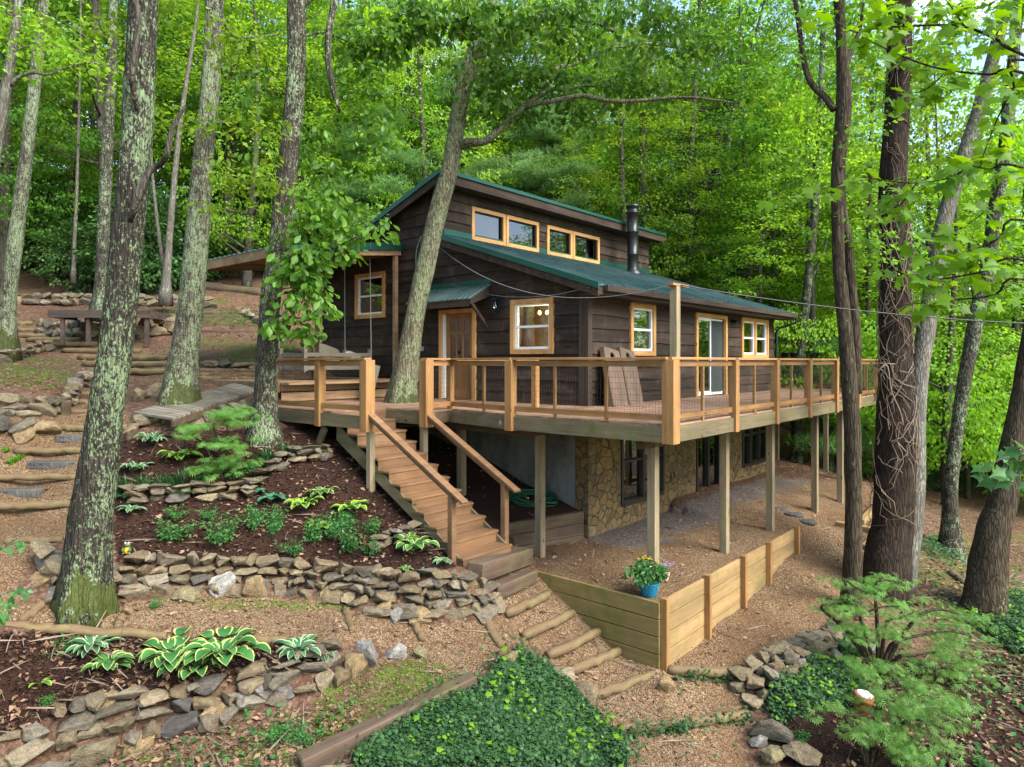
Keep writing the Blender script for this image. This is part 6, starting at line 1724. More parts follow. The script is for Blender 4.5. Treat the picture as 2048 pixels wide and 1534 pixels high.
# 4..8 left background trunks
R4 = tree('slim lichen trunk at the left edge by the uphill log steps', [(8, 690, 40), (18, 585, 34), (27, 513, 34), (53, 308, 28), (73, 137, 26), (88, 0, 22)], 17.5, 'bark_pale', 14, (), 1.6, 16)
add_crown(R4[0], R4[1], [top_crown(R4[1], R4[2], rngT, .16)], 'leaf_bright')
R5 = tree('smooth grey beech leaning in from the upper left corner', [(-60, 620, 30), (-25, 400, 28), (2, 240, 25), (12, 180, 24), (24, 100, 21), (36, 20, 19)], 13, 'bark_grey', 13, [z1([(60, 500, 10, 0), (110, 450, 8, 0), (190, 425, 7, 0), (280, 435, 6.5, 0), (370, 400, 6, .2), (480, 370, 5.5, .3), (600, 378, 4.5, .4), (740, 445, 3, .5)]), z1([(95, 170, 8, 0), (60, 90, 6, .2), (10, 20, 5, .3)]), z1([(70, 300, 6, 0), (170, 270, 5, .3), (280, 275, 4, .5), (430, 290, 4, .7), (610, 350, 2.5, 1)])], 1.3, 14)
add_crown(R5[0], R5[1], [sprays([z1([(110, 450), (480, 370), (740, 445)]), z1([(70, 300), (430, 290)]), z1([(0, 100), (300, 100)])], 13.2, 26, .4, 12, .11, T_QUAD, rngT, R5[1], .4, .3), top_crown(R5[1], R5[2], rngT, .13)], 'leaf_bright')
R6 = tree('dark mossy trunk behind the raised platform', [(204, 612, 30), (205, 523, 27), (214, 308, 26), (223, 137, 22), (227, 0, 18)], 22, 'bark_mid', 15, [z1([(640, 880, 6, 0), (690, 820, 5, .2)]), z1([(630, 250, 9, 0), (590, 120, 7, .3), (570, -20, 5, .5)])], 1.5, 14)
add_crown(R6[0], R6[1], [top_crown(R6[1], R6[2], rngT)], 'leaf')
R7 = tree('thin pale sapling trunk on the leafy hillside at left', [(147, 542, 9), (149, 480, 8), (153, 400, 7), (157, 250, 6), (160, 120, 5)], 27, 'bark_grey', 14, (), 1.3, 8)
add_crown(R7[0], R7[1], [top_crown(R7[1], R7[2], rngT, .16, 40)], 'leaf_bright')
R8 = tree('pale peeling trunk next to a thin stem behind the platform', [(331, 582, 18), (337, 500, 15), (345, 400, 13), (357, 280, 11), (372, 170, 9), (390, 60, 7)], 24, 'bark_grey', 15, [[(335, 560, 10, .3), (322, 500, 8, .3), (312, 420, 7, .3), (304, 340, 6, .3), (300, 250, 4, .3)]], 1.4, 10)
add_crown(R8[0], R8[1], [top_crown(R8[1], R8[2], rngT, .16, 40)], 'leaf_bright')
# 9 leaning tree through the deck
R9 = tree('leaning oak growing up through the deck in front of the cabin', [(802, 806, 50), (813, 730, 45), (831, 628, 39), (853, 525, 37), (876, 422, 36), (899, 342, 34), (910, 273, 33), (928, 171, 31), (950, 102, 33), (966, 58, 24), (985, 0, 20)], 14.9, 'bark_oak', 13.5,
          [z2([(700, 850, 22, 0), (760, 832, 17, -.2), (850, 825, 15, -.3), (950, 745, 14, -.3), (1050, 650, 13, -.3), (1110, 600, 12, -.3), (1180, 555, 9, -.2), (1225, 525, 8, 0), (1330, 515, 8, .2), (1440, 500, 7, .4), (1540, 510, 6, .5), (1640, 520, 5, .6), (1780, 490, 3, .6)]),
           z2([(1085, 625, 10, -.3), (1160, 605, 9, -.6), (1250, 590, 9, -.9), (1420, 560, 8.5, -1.1), (1560, 590, 7.5, -1.3), (1700, 592, 7, -1.4), (1850, 580, 6, -1.5), (2048, 570, 5, -1.6), (2300, 600, 3, -1.7)]),
           z2([(1165, 560, 9, -.2), (1220, 470, 9, .2), (1270, 400, 9, .5), (1370, 375, 9, .8), (1480, 325, 8.5, 1.0), (1600, 280, 8, 1.2), (1700, 265, 8, 1.3), (1800, 255, 7, 1.4), (2048, 290, 6, 1.6), (2250, 340, 3, 1.8)]),
           z2([(810, 290, 20, 0), (880, 215, 17, -.2), (960, 165, 15, -.3), (1080, 130, 13, -.5), (1200, 100, 11, -.7), (1380, 110, 8, -.8), (1540, 150, 7, -.9), (1600, 185, 5, -1)]),
           z2([(800, 350, 15, 0), (880, 290, 13, .3), (960, 235, 11, .5), (1060, 195, 10, .8), (1200, 60, 8, 1.1)]), z2([(1610, 220, 3, .9), (1612, 130, 3, .8), (1640, 50, 2, .8)]), z2([(1400, 340, 3, .7), (1360, 250, 2.5, .7), (1150, 260, 2, .7)])], 1.3, 24)
_l9 = [z2([(800, 420), (900, 380), (1000, 400)]), z2([(960, 430), (1050, 480), (1000, 520)]), z2([(1040, 260), (980, 230), (1100, 200)]), z2([(930, 620), (960, 640)]), z2([(1280, 440), (1500, 440), (1700, 470), (1850, 450), (2000, 480)]), z2([(1350, 640), (1420, 620)]),
       z2([(1500, 340), (1700, 300), (1900, 320), (2040, 340)]), z2([(1180, 430), (1250, 520), (1350, 480)]), z2([(1900, 210), (2040, 240), (2200, 280)]), z2([(1500, 520), (1700, 540), (1900, 540)])]
_l9t = [z2([(0, 40), (150, 90), (300, 60), (420, 120)]), z2([(520, 10), (560, 40)]), z2([(760, 90), (850, 110), (960, 60), (1060, 80)]), z2([(900, 20), (1100, 20), (1300, 40), (1500, 60), (1700, 30)]), z2([(1220, 60), (1300, 130), (1340, 110)]), z2([(250, 180), (300, 220), (200, 280)]), z2([(60, 150), (120, 250), (260, 330), (330, 380)]), z2([(1600, 20), (1800, 60), (2000, 40)]), z2([(440, 130), (500, 190)])]
add_crown(R9[0], R9[1], [sprays(_l9, 14.6, 36, .36, 10, .145, T_OAK, rngT, R9[1], .24, .5, .8, droop=.4), sprays(_l9t + [z2([(640, 40), (760, 60), (880, 100), (1000, 90)]), z2([(820, 150), (900, 180), (1000, 170)]), z2([(500, 90), (620, 150), (700, 120)]), z2([(1100, 150), (1300, 190), (1500, 230), (1650, 240)]), z2([(1250, 20), (1450, 0), (1650, 60)]), z2([(1700, 140), (1900, 120), (2100, 160)])], 13.2, 24, .28, 9, .15, T_OAK, rngT, R9[1], .22, .6, .7, droop=.5), top_crown(R9[1], R9[2], rngT, .16, 50)], 'leaf_oak')
# 10 twin trunk, 11 vine trunk + 12 its companion, 13, 14
R10 = tree('twin brown trunk in front of the deck on the right', [(1703, 1215, 38), (1706, 1112, 38), (1707, 1003, 35), (1706, 890, 33), (1700, 788, 33), (1692, 685, 31), (1683, 583, 28), (1678, 523, 25), (1675, 376, 27), (1680, 300, 30), (1688, 200, 34), (1684, 100, 24), (1678, 0, 22)], 12, 'bark_brown', 12,
           [z6([(1075, 900, 18, .15), (1065, 600, 24, .25), (1040, 300, 22, .25), (1015, 0, 20, .25)]) + z3([(985, 1200, 18, .25), (985, 900, 16, .2), (980, 650, 14, .1)]),
            z3([(935, 640, 16, 0), (880, 565, 14, .2), (820, 510, 13.5, .3), (775, 420, 13, .4), (745, 260, 12, .5), (722, 80, 11, .6), (700, -60, 9, .7)]),
            z3([(1000, 380, 18, 0), (1045, 270, 14, .2), (1085, 180, 9, .3), (1110, 20, 6, .4)])], 1.3, 20)
add_crown(R10[0], R10[1], [sprays([[(1560, 400), (1660, 370), (1760, 380)], [(1600, 480), (1700, 450), (1780, 470)], [(1640, 300), (1740, 280)], [(1560, 330), (1640, 350)], [(1720, 520), (1820, 500)], z3([(720, 50), (760, 400)]), z3([(960, 650), (1030, 760)]), z3([(950, 100), (1100, 50)])], 12.3, 18, .3, 10, .11, T_QUAD, rngT, R10[1], .3, .4), top_crown(R10[1], R10[2], rngT)], 'leaf')
R11 = tree('massive dark trunk wrapped in bare vines at right', [(1768, 1215, 92), (1774, 1112, 90), (1784, 1044, 82), (1790, 924, 82), (1790, 822, 74), (1790, 719, 66), (1790, 583, 64), (1791, 513, 62), (1786, 376, 58), (1792, 239, 50), (1799, 103, 51), (1799, 0, 50)], 13, 'bark_dark', 12.5,
           [[(1802, 1180, 60, .1), (1812, 1090, 62, .15), (1822, 980, 60, .1), (1828, 860, 48, .05), (1838, 740, 42, .1), (1854, 650, 41, .2), (1866, 565, 38, .3), (1880, 480, 36, .4), (1900, 400, 36, .5), (1924, 325, 36, .6), (1955, 230, 34, .7), (1980, 140, 32, .9), (2005, 40, 30, 1.1), (2025, -60, 28, 1.3)]], 1.25, 26)
add_crown(R11[0], R11[1], [sprays([z3([(1250, 560), (1400, 500)]), [(1900, 300), (1990, 120)]], 13.2, 20, .5, 12, .12, T_QUAD, rngT, R11[1], .35, .4), top_crown(R11[1], R11[2], rngT)], 'leaf_bright')
_lim = [c for c in R11[0].children if c.name.startswith('limb')]
_lim[0].name = 'second_trunk'; _lim[0].data.materials.clear(); _lim[0].data.materials.append(M['bark_grey'])
# bare vines clinging to it
mb = MB(); rg = random.Random(4)
def trunk_at(P, Rr, z):
    for i in range(len(P) - 1):
        if P[i].z <= z <= P[i + 1].z: return P[i].lerp(P[i + 1], (z - P[i].z) / max(1e-6, P[i + 1].z - P[i].z)), Rr[i]
    return P[-1], Rr[-1]
for k in range(150):
    z_ = rg.uniform(-2.2, 7.0) if k > 60 else rg.uniform(-1.5, 2.8); a = rg.uniform(math.pi * .95, math.pi * 2.05); da = rg.gauss(0, .20); pts = []
    for j in range(rg.randint(4, 9)):
        c, r_ = trunk_at(R11[2], R11[3], z_); kk = 1.06 + rg.uniform(0, .14)
        pts.append(Vector((c.x + math.cos(a) * r_ * kk, c.y + math.sin(a) * r_ * kk, z_)) - R11[1]); z_ += rg.uniform(.06, .26) * (1 if k % 3 else -.3); a += da + rg.gauss(0, .16)
    mb.tube(pts, [rg.uniform(.004, .011)] * len(pts), 5, False)
v_ = [W(1735, 768, 12.4), W(1760, 738, 12.2), W(1775, 733, 12.2), W(1783, 782, 12.2), W(1800, 822, 12.2), W(1806, 850, 12.2), W(1800, 845, 12.4)]
mb.tube([p - R11[1] for p in catmull([tuple(q) for q in v_], 4) and [Vector(q) for q in catmull([tuple(q) for q in v_], 4)]], .012, 6, False)
mb.tube([W(1764, 741, 12.2) - R11[1], W(1740, 725, 12.2) - R11[1], W(1790, 728, 12.4) - R11[1]], .009, 5, False)
mb.build('bare_vines', M['vine'], R11[0], True)
R13 = tree('grey trunk standing between the vine trunk and the right edge', [(1902, 1128, 42), (1901, 1003, 30), (1908, 900, 28), (1915, 856, 28), (1929, 760, 30), (1943, 685, 32), (1958, 610, 33), (1973, 548, 34), (1990, 430, 32), (2010, 300, 30)], 17, 'bark_mid', 15, [z6([(1760, 350, 10, 0), (1740, 200, 8, .3), (1730, 0, 7, .5)])], 1.7, 18)
add_crown(R13[0], R13[1], [top_crown(R13[1], R13[2], rngT)], 'leaf_bright')
R14 = tree('thick dark trunk with ivy at the right picture edge', [(1968, 1215, 84), (1976, 1130, 76), (1990, 1050, 66), (2004, 1010, 62), (2018, 930, 54), (2032, 850, 46), (2048, 760, 44), (2066, 650, 42)], 12.6, 'bark_brown', 12, (), 1.25, 22)
add_crown(R14[0], R14[1], [top_crown(R14[1], R14[2], rngT)], 'leaf')
# trunks further back that show between the leaves
BK = ((('dark trunk with a fork just right of the stove pipe', [(1386, 590, 20), (1388, 523, 18), (1396, 450, 15), (1406, 380, 14), (1425, 330, 10), (1450, 280, 8)], 31, 'bark_far', [[(1405, 590, 15, .6), (1409, 523, 13, .6), (1416, 440, 12, .6), (1423, 376, 12, .6), (1437, 273, 11, .6), (1450, 230, 9, .6), (1461, 212, 8, .6), (1480, 160, 6, .6)], [(1430, 325, 7, .6), (1460, 300, 6, .6), (1500, 285, 4, .6), (1540, 265, 3, .6)]]),
       ('straight trunk behind the lower roof right of the pipe', [(1291, 560, 20), (1288, 458, 17), (1286, 350, 17), (1288, 205, 15), (1290, 80, 12)], 31, 'bark_far', [[(1290, 430, 6, 0), (1320, 380, 4, .2), (1360, 320, 3, .4)]]),
       ('thin dark curving trunk above the roof end', [(1494, 600, 14), (1500, 540, 11), (1507, 515, 9), (1539, 444, 8), (1567, 369, 8), (1597, 325, 6), (1630, 280, 4)], 28, 'bark_far', [[(1510, 590, 9, 0), (1530, 560, 7, 0), (1556, 545, 5, 0), (1580, 530, 3, 0)]]),
       ('short stout trunk right above the roof end', [(1484, 620, 20), (1487, 560, 17), (1490, 530, 15), (1492, 480, 12), (1490, 430, 8)], 30, 'bark_far', ()),
       ('lichen trunk seen between the deck end and the twin trunk', [(1590, 930, 28), (1594, 890, 24), (1601, 719, 20), (1611, 617, 19), (1622, 500, 18), (1632, 400, 16), (1640, 250, 14)], 24, 'bark_mid', [[(1622, 560, 7, 0), (1640, 520, 6, .2), (1655, 480, 4, .4)]]),
       ('dark trunk just behind the deck posts', [(1588, 960, 16), (1592, 920, 12), (1600, 850, 11), (1606, 800, 10), (1610, 700, 9)], 27, 'bark_far', ()),
       ('leaning pale trunk high behind the clerestory roof', [(1120, 420, 12), (1141, 308, 13), (1170, 262, 12), (1190, 240, 12), (1213, 212, 10), (1240, 170, 7)], 34, 'bark_grey', ()),
       ('pale broken trunk behind the clerestory roof', [(1098, 420, 13), (1102, 355, 12), (1104, 300, 11), (1108, 240, 10), (1090, 190, 6)], 34, 'bark_grey', ()),
       ('thin trunk between the vine trunk and the twin trunk', [(1733, 1000, 12), (1733, 800, 10), (1735, 640, 10), (1738, 480, 9), (1742, 300, 8)], 25, 'bark_far', [[(1735, 720, 7, 0), (1750, 650, 6, 0), (1765, 560, 5, 0)]]),
       ('slender dark trunk in the gap on the right', [(1935, 1010, 12), (1932, 860, 9), (1905, 760, 8), (1890, 660, 7), (1884, 560, 6)], 24, 'bark_far', ()),
       ('dark trunk pair deep in the right woods', [(1952, 1040, 16), (1950, 950, 14), (1948, 850, 12), (1950, 700, 11), (1955, 560, 10)], 27, 'bark_far', [[(1975, 1040, 10, .5), (1972, 900, 8, .5), (1975, 760, 7, .5)]])))
for lb, ln, dp, bk, lm in BK:
    r_ = tree(lb, ln, dp, bk, 15, lm, 1.4, 10, None, 'tree trunks in the woods behind')
    add_crown(r_[0], r_[1], [top_crown(r_[1], r_[2], rngT, .18, 50, 30, 3.0)], 'leaf')

# pines behind the cabin
def pine(label, px, depth, h, seed, zb=None, low=.25, rmax=3.0):
    x = (px - 1024) / F * depth; z = HZ1(x, depth) if zb is None else zb
    rng = np.random.default_rng(seed)
    r = thing('pine_tree', label, 'tree', (x, depth, z), 0, 'pines behind the cabin')
    mb = MB(); mb.tube([(0.1 * math.sin(t * 3), .0, -.5 + (h + .5) * t) for t in np.linspace(0, 1, 9)], [.22 * (1 - .88 * t) for t in np.linspace(0, 1, 9)], 9, True, .05)
    cs = []
    zc = h * low
    while zc < h * .98:
        rr = rmax * (1 - zc / h) ** .6 * rng.uniform(.75, 1.1)
        for k in range(rng.integers(4, 7)):
            a = rng.random() * 6.28; e = Vector((rr * math.cos(a), rr * math.sin(a), zc + rr * .12))
            mb.tube([(0, 0, zc), tuple(Vector((e.x * .5, e.y * .5, zc + .02))), tuple(e)], [.035, .02, .006], 4, False)
            for t in np.linspace(.3, 1, max(3, int(rr * 4))):
                for s in (-1, 0, 1):
                    w_ = (1 - t * .6) * rr * .3 * s
                    cs.append((e.x * t - math.sin(a) * w_, e.y * t + math.cos(a) * w_, zc + (e.z - zc) * t + rng.normal() * .06))
        zc += rng.uniform(.5, .85)
    mb.build('trunk', M['bark_far'], r, True)
    cs = np.array(cs); n = len(cs)
    P = np.repeat(cs, 34, axis=0) + rng.normal(size=(n * 34, 3)) * np.array([.2, .2, .08])
    U = rdir(n * 34, rng) + np.array([0, 0, .45]); Nn = rdir(n * 34, rng)
    link('crown', leaf_mesh('crown', [(P, U, Nn, .2 + .14 * rng.random(n * 34), T_NEEDLE)]), M['needle'], r)
for k, (lb, px, dp, h, zb) in enumerate((('soft blue green pine rising behind the clerestory ridge', 955, 32, 14.5, None), ('soft pine behind the middle of the clerestory roof', 1090, 31, 12.5, None), ('young pine left of the roof peak', 770, 31, 9.5, None), ('small pine beyond the far end of the deck', 1655, 24, 4.6, None), ('pine behind the stove pipe', 1200, 35, 9.0, None))):
    pine(lb, px, dp, h, 500 + k, zb, .18, 4.2 if h > 6 else 1.8)

# ------------------------------------------------------------------ forest
rf = random.Random(12)
def clear_of(x, y):
    u, v = UV_(x, y)
    if -6 < u < 13.5 and -5 < v < 12.5: return False
    px = 1024 + x / y * F
    if y < 20 and px > 1300: return False
    if y < 27 and px < 760: return False
    return True
PLACED = []
def place_forest(n, y0, y1, p0, p1, lab, grp, vs, mats, mind, s0=.8, s1=1.15):
    c = 0; tries = 0
    while c < n and tries < 6000:
        tries += 1
        y = rf.uniform(y0, y1); px = rf.uniform(p0, p1); x = (px - 1024) / F * y
        if not clear_of(x, y): continue
        if any((x - a) ** 2 + (y - b) ** 2 < mind * mind for a, b in PLACED): continue
        PLACED.append((x, y)); forest_tree(lab, x, y, rf.choice(vs), rf.choice(mats), rf.uniform(s0, s1), grp); c += 1
GB, GL_, GR_ = 'forest trees behind the cabin', 'forest trees on the left hillside', 'forest trees on the right slope'
place_forest(40, 28, 48, 460, 1560, 'leafy green forest tree in the woods behind the cabin', GB, (0, 1, 2, 5, 3), ['leaf', 'leaf_bright', 'leaf_bright'], 2.6)
place_forest(20, 30, 50, 950, 1750, 'leafy green forest tree in the woods behind the cabin', GB, (0, 1, 3, 1), ['leaf', 'leaf_bright'], 2.0, .95, 1.25)
place_forest(30, 27, 50, -250, 640, 'bright green forest tree on the wooded hillside left of the cabin', GL_, (1, 3, 3, 5, 0), ['leaf_bright', 'leaf_bright', 'leaf'], 3.0)
place_forest(40, 21, 50, 1360, 2350, 'bright green forest tree on the wooded slope right of the cabin', GR_, (0, 2, 4, 5, 1), ['leaf', 'leaf_bright', 'leaf_bright'], 2.6)
place_forest(14, 22, 36, 1500, 2300, 'low bushy young tree on the wooded slope right of the cabin', GR_, (4,), ['leaf_bright', 'leaf'], 2.0, .5, .8)

# dark evergreen shrubs under the trees on the left, white blossoms on some
SHV = []
for i in range(3):
    cr, cs = crown_variant(600 + i, .25, 2.6, 1.9, 150, 34, .13, .5, crad=.42); SHV.append((cr, cs))
    cr.materials.append(M['leaf_dark'])
BLV = []
for i in range(3):
    cs = SHV[i][1]; sel = cs[np.random.default_rng(i).permutation(len(cs))[:9]] * np.array([1.1, 1.1, 1.06])
    m_ = leaf_mesh('blossoms', [clump(sel, .09, 10, .09, T_QUAD, .8, .3, np.random.default_rng(i))]); m_.materials.append(M['bloom']); BLV.append(m_)
STV = []
for i in range(3):
    mb = MB()
    for c in SHV[i][1][::10]: mb.tube([(c[0] * .15, c[1] * .15, -.2), (c[0] * .5, c[1] * .5, c[2] * .55), tuple(c)], [.025, .018, .006], 5, False)
    m_ = mb.mesh('stems', True); m_.materials.append(M['bark_far']); STV.append(m_)
shn = 0
for k in range(46):
    px = rf.uniform(-120, 620) if k < 34 else rf.uniform(1560, 2200); dp = rf.uniform(28, 42) if k < 34 else rf.uniform(25, 38)
    x = (px - 1024) / F * dp
    if not clear_of(x, dp): continue
    left = k < 34; bl = left and k % 3 == 0
    r = thing('evergreen_shrub', ('dark evergreen shrub with white blossoms under the trees on the left' if bl else 'dark evergreen shrub without blossoms under the trees on the left') if left else 'dark evergreen shrub on the forest floor at right', 'shrub', (x, dp, HZ1(x, dp)), rf.uniform(0, 6.28),
              ('blossoming shrubs on the left hillside' if bl else 'dark shrubs on the left hillside') if left else 'dark shrubs on the right slope')
    r.scale = (rf.uniform(.9, 1.4),) * 2 + (rf.uniform(.9, 1.5),) if left else (rf.uniform(.5, .8),) * 3
    i = k % 3
    link('foliage', SHV[i][0], None, r); link('stems', STV[i], None, r)
    if bl: link('blossoms', BLV[i], None, r)

# far woods: one mass
def far_woods():
    rng = np.random.default_rng(5); cs = []
    for i in range(8500):
        a = rng.uniform(-.9, 1.0) if i < 4500 else rng.uniform(1.0, 2 * math.pi - .9); d = rng.uniform(50, 64) if i < 4500 else rng.uniform(30, 44); x, y = d * math.sin(a), d * math.cos(a)
        cs.append((x, y, rng.random() ** .8))
    cs = np.array(cs); g = HZN(cs[:, 0], cs[:, 1], False)
    hh = 10 + 5 * vnoise(cs[:, 0] * .16, cs[:, 1] * .16, 2) - np.clip(cs[:, 0] * .04, -1, 2)
    cs[:, 2] = g + cs[:, 2] * np.where(np.arange(len(cs)) < 4500, hh, hh + 5)
    o = link('far_woods', leaf_mesh('far_woods', [clump(cs, 1.2, 26, .34, T_QUAD, .35, 1.0, rng)]), M['leaf_bright'])
    tag(o, 'far mass of green woods closing the view behind the trees', 'woods', None, 'stuff')
far_woods()
# ------------------------------------------------------------------ near branches
def hang(lines, depth_fn, n, off, size, tmpl, rng, base):
    P, U, Nn, S = [], [], [], []
    for ln in lines:
        for i in range(n):
            t = rng.random() * (len(ln) - 1); k = min(int(t), len(ln) - 2); f = t - k
            px = ln[k][0] + (ln[k + 1][0] - ln[k][0]) * f; py = ln[k][1] + (ln[k + 1][1] - ln[k][1]) * f
            d = depth_fn(px, py) + rng.normal() * .15
            a = rng.random() * 6.28; q = off * (.25 + .75 * rng.random())
            p = W(px + math.cos(a) * q, py + math.sin(a) * q * .6 + 6, d)
            P.append(np.array(p) - base); U.append((math.cos(a), rng.normal() * .6, -.55 + .5 * math.sin(-a))); Nn.append((rng.normal() * .45, -.55 + rng.normal() * .4, .8)); S.append(size * rng.uniform(.6, 1.2))
    return (np.array(P), np.array(U), np.array(Nn), np.array(S), tmpl)
MT = [[(2060, 116), (1990, 77), (1929, 53), (1881, 50), (1809, 53), (1758, 56), (1707, 63), (1649, 26), (1621, 20)], [(2060, 149), (1980, 149), (1895, 140), (1837, 125), (1775, 99), (1724, 73)],
      [(2060, 338), (1980, 337), (1936, 330), (1891, 313)], [(1936, 331), (1902, 355), (1833, 366), (1775, 362), (1724, 355), (1676, 369), (1587, 390), (1540, 386)],
      [(1987, 338), (1994, 386), (1960, 431), (1895, 468), (1826, 478)], [(2050, 120), (2028, 174), (1994, 239), (1960, 328)], [(2060, 441), (1997, 478), (1929, 506), (1861, 513)], [(2060, 560), (1990, 590), (1900, 600), (1810, 610)], [(2060, 520), (1960, 545), (1850, 560), (1790, 540)],
      [(1809, 53), (1790, 20), (1760, -10)], [(1929, 53), (1900, 10), (1880, -10)], [(1895, 140), (1850, 180), (1790, 190)], [(1833, 366), (1800, 410), (1770, 420)], [(1990, 77), (2010, 30), (2040, -10)]]
mdep = lambda px, py: 4.3 + (2048 - px) * .0016
mroot = thing('maple_tree', 'bright green maple whose twigs reach in from the right', 'tree', W(2420, 900, 4.6), 0)
mbase = np.array(mroot.location)
mb = MB(); mb.tube([(0, 0, -3.6), (0, 0, 0), (.05, .05, 1.5), (.1, 0, 3.2), (.05, .1, 5)], [.14, .12, .10, .085, .06], 12, True, .05); mb.build('trunk', M['bark_grey'], mroot, True)
mb = MB()
for i, ln in enumerate(MT):
    pts = [W(px, py, mdep(px, py)) - Vector(mbase) for px, py in ln]
    if ln[0][0] > 2040: pts = [Vector((0, 0, pts[0].z - .35))] + pts
    pp = catmull([tuple(q) for q in pts], 4); nn_ = len(pp)
    mb.tube([Vector(q) for q in pp], [(.011 if ln[0][0] > 2040 else .006) * (1 - .75 * j / nn_) for j in range(nn_)], 6, False)
mb.build('branches', M['bark_brown'], mroot, True)
rngM = np.random.default_rng(91)
link('crown', leaf_mesh('crown', [hang(MT, mdep, 46, 36, .105, T_MAPLE, rngM, mbase)]), M['leaf_maple'], mroot)
# second maple spray lower right and left edge sprigs
s2_ = thing('maple_sapling', 'maple sapling with spread leaves in front of the trunk at the right edge', 'tree', W(2200, 1150, 6.0), 0)
b2_ = np.array(s2_.location)
L2 = [[(2060, 905), (2010, 915), (1970, 935)], [(2060, 940), (2020, 945), (1985, 960)], [(2060, 890), (2030, 905)]]
mb = MB(); mb.tube([(0, 0, -1.6), (-.05, 0, 0), (-.1, 0, 1.2)], [.03, .025, .015], 8)
mb.build('trunk', M['bark_grey'], s2_, True)
mb = MB()
for ln in L2: mb.tube([Vector((-.1, 0, 1.0))] + [W(px, py, 6.0) - Vector(b2_) for px, py in ln], .006, 5, False)
mb.build('branches', M['bark_grey'], s2_, True)
link('crown', leaf_mesh('crown', [hang(L2, lambda a, b: 6.0, 12, 28, .15, T_MAPLE, rngM, b2_)]), M['shrub'], s2_)
s3_ = thing('lace_sapling', 'sapling with drooping green sprigs at the left picture edge', 'tree', W(-160, 1250, 4.6), 0)
b3_ = np.array(s3_.location); L3 = [[(-20, 1110), (20, 1085), (45, 1070)], [(-20, 1195), (30, 1180), (70, 1172)], [(-20, 1225), (10, 1210)]]
mb = MB(); mb.tube([(0, 0, -1.2), (.03, 0, .2), (0, 0, .9)], [.03, .025, .012], 8); mb.build('trunk', M['bark_grey'], s3_, True)
mb = MB()
for ln in L3: mb.tube([Vector((.02, 0, .3))] + [W(px, py, 4.6) - Vector(b3_) for px, py in ln], .005, 5, False)
mb.build('branches', M['bark_grey'], s3_, True)
link('crown', leaf_mesh('crown', [hang(L3, lambda a, b: 4.6, 22, 18, .075, T_LEAF, rngM, b3_)]), M['shrub'], s3_)

# ------------------------------------------------------------------ plants in the beds
def hosta_mesh(seed, n, L, wd, pk=1.0):
    rg = random.Random(seed); vs, fs, uvs = [], [], []
    st = MB()
    for i in range(n):
        a = i * 2.399 + rg.uniform(-.3, .3); t_ = (i + .5) / n; el = rg.uniform(.55, .8) + (1 - t_) * .62; l_ = L * rg.uniform(.75, 1.1); w_ = wd * l_ * rg.uniform(.85, 1.15)
        pet = pk * l_ * rg.uniform(.5, .9) * (.5 + .6 * t_)
        d = Vector((math.cos(a), math.sin(a), 0)); s = Vector((-math.sin(a), math.cos(a), 0))
        p0 = d * (pet * math.cos(el)) + Vector((0, 0, pet * math.sin(el) + .02))
        st.tube([(0, 0, 0), tuple(p0 * .6 + Vector((0, 0, .02))), tuple(p0)], .004, 4, False)
        cur = el * .6; pos = p0.copy(); base = len(vs); m_ = 7; roll = rg.uniform(-.35, .35)
        for j in range(m_):
            tt = j / (m_ - 1); prof = math.sin(math.pi * min(1, (.10 + .90 * tt)) ** .80) ** .75 if tt < 1 else 0
            hw = w_ / 2 * prof
            nrm = d.cross(s)
            for c in (-1, -.5, 0, .5, 1):
                lift = .16 * hw * (abs(c) ** 1.5) * 2 + roll * c * hw * .5 + .02 * hw * math.sin(tt * 9 + c * 3)
                vs.append(tuple(pos + s * (c * hw) + Vector((0, 0, lift)))); uvs.append((abs(c) if tt < .93 else 1.0 * max(abs(c), .9), tt))
            step = l_ / (m_ - 1); pos = pos + d * (math.cos(cur) * step) + Vector((0, 0, math.sin(cur) * step)); cur -= .24
        for j in range(m_ - 1):
            for c in range(4):
                q = base + j * 5 + c; fs.append((q, q + 1, q + 6, q + 5))
    me = bpy.data.meshes.new('leaves'); me.from_pydata(vs, [], fs)
    uvl = me.uv_layers.new(name='UVMap')
    li = np.zeros(len(me.loops), np.int32); me.loops.foreach_get('vertex_index', li)
    uvl.data.foreach_set('uv', np.array(uvs, np.float32)[li].ravel())
    me.polygons.foreach_set('use_smooth', [True] * len(me.polygons))
    return me, st.mesh('stalks')
HM = {}
def hosta(label, px, py, wpx, kind, seed, wd=.62, n=22, L=.6, pk=1.0):
    p = GP(px, py); r = wpx / F * p.y / 2
    k = (seed % 4, kind, n, wd, L)
    if k not in HM:
        a, b = hosta_mesh(seed, n, L, wd, pk); a.materials.append(M['hosta_' + kind]); b.materials.append(M['strap']); HM[k] = (a, b)
    root = thing('hosta', label, 'plant', p, random.uniform(0, 6), 'hostas in the garden beds')
    s = r / (L * (.72 + .58 * pk)); root.scale = (s, s, s * .9)
    link('leaves', HM[k][0], None, root); link('stalks', HM[k][1], None, root)
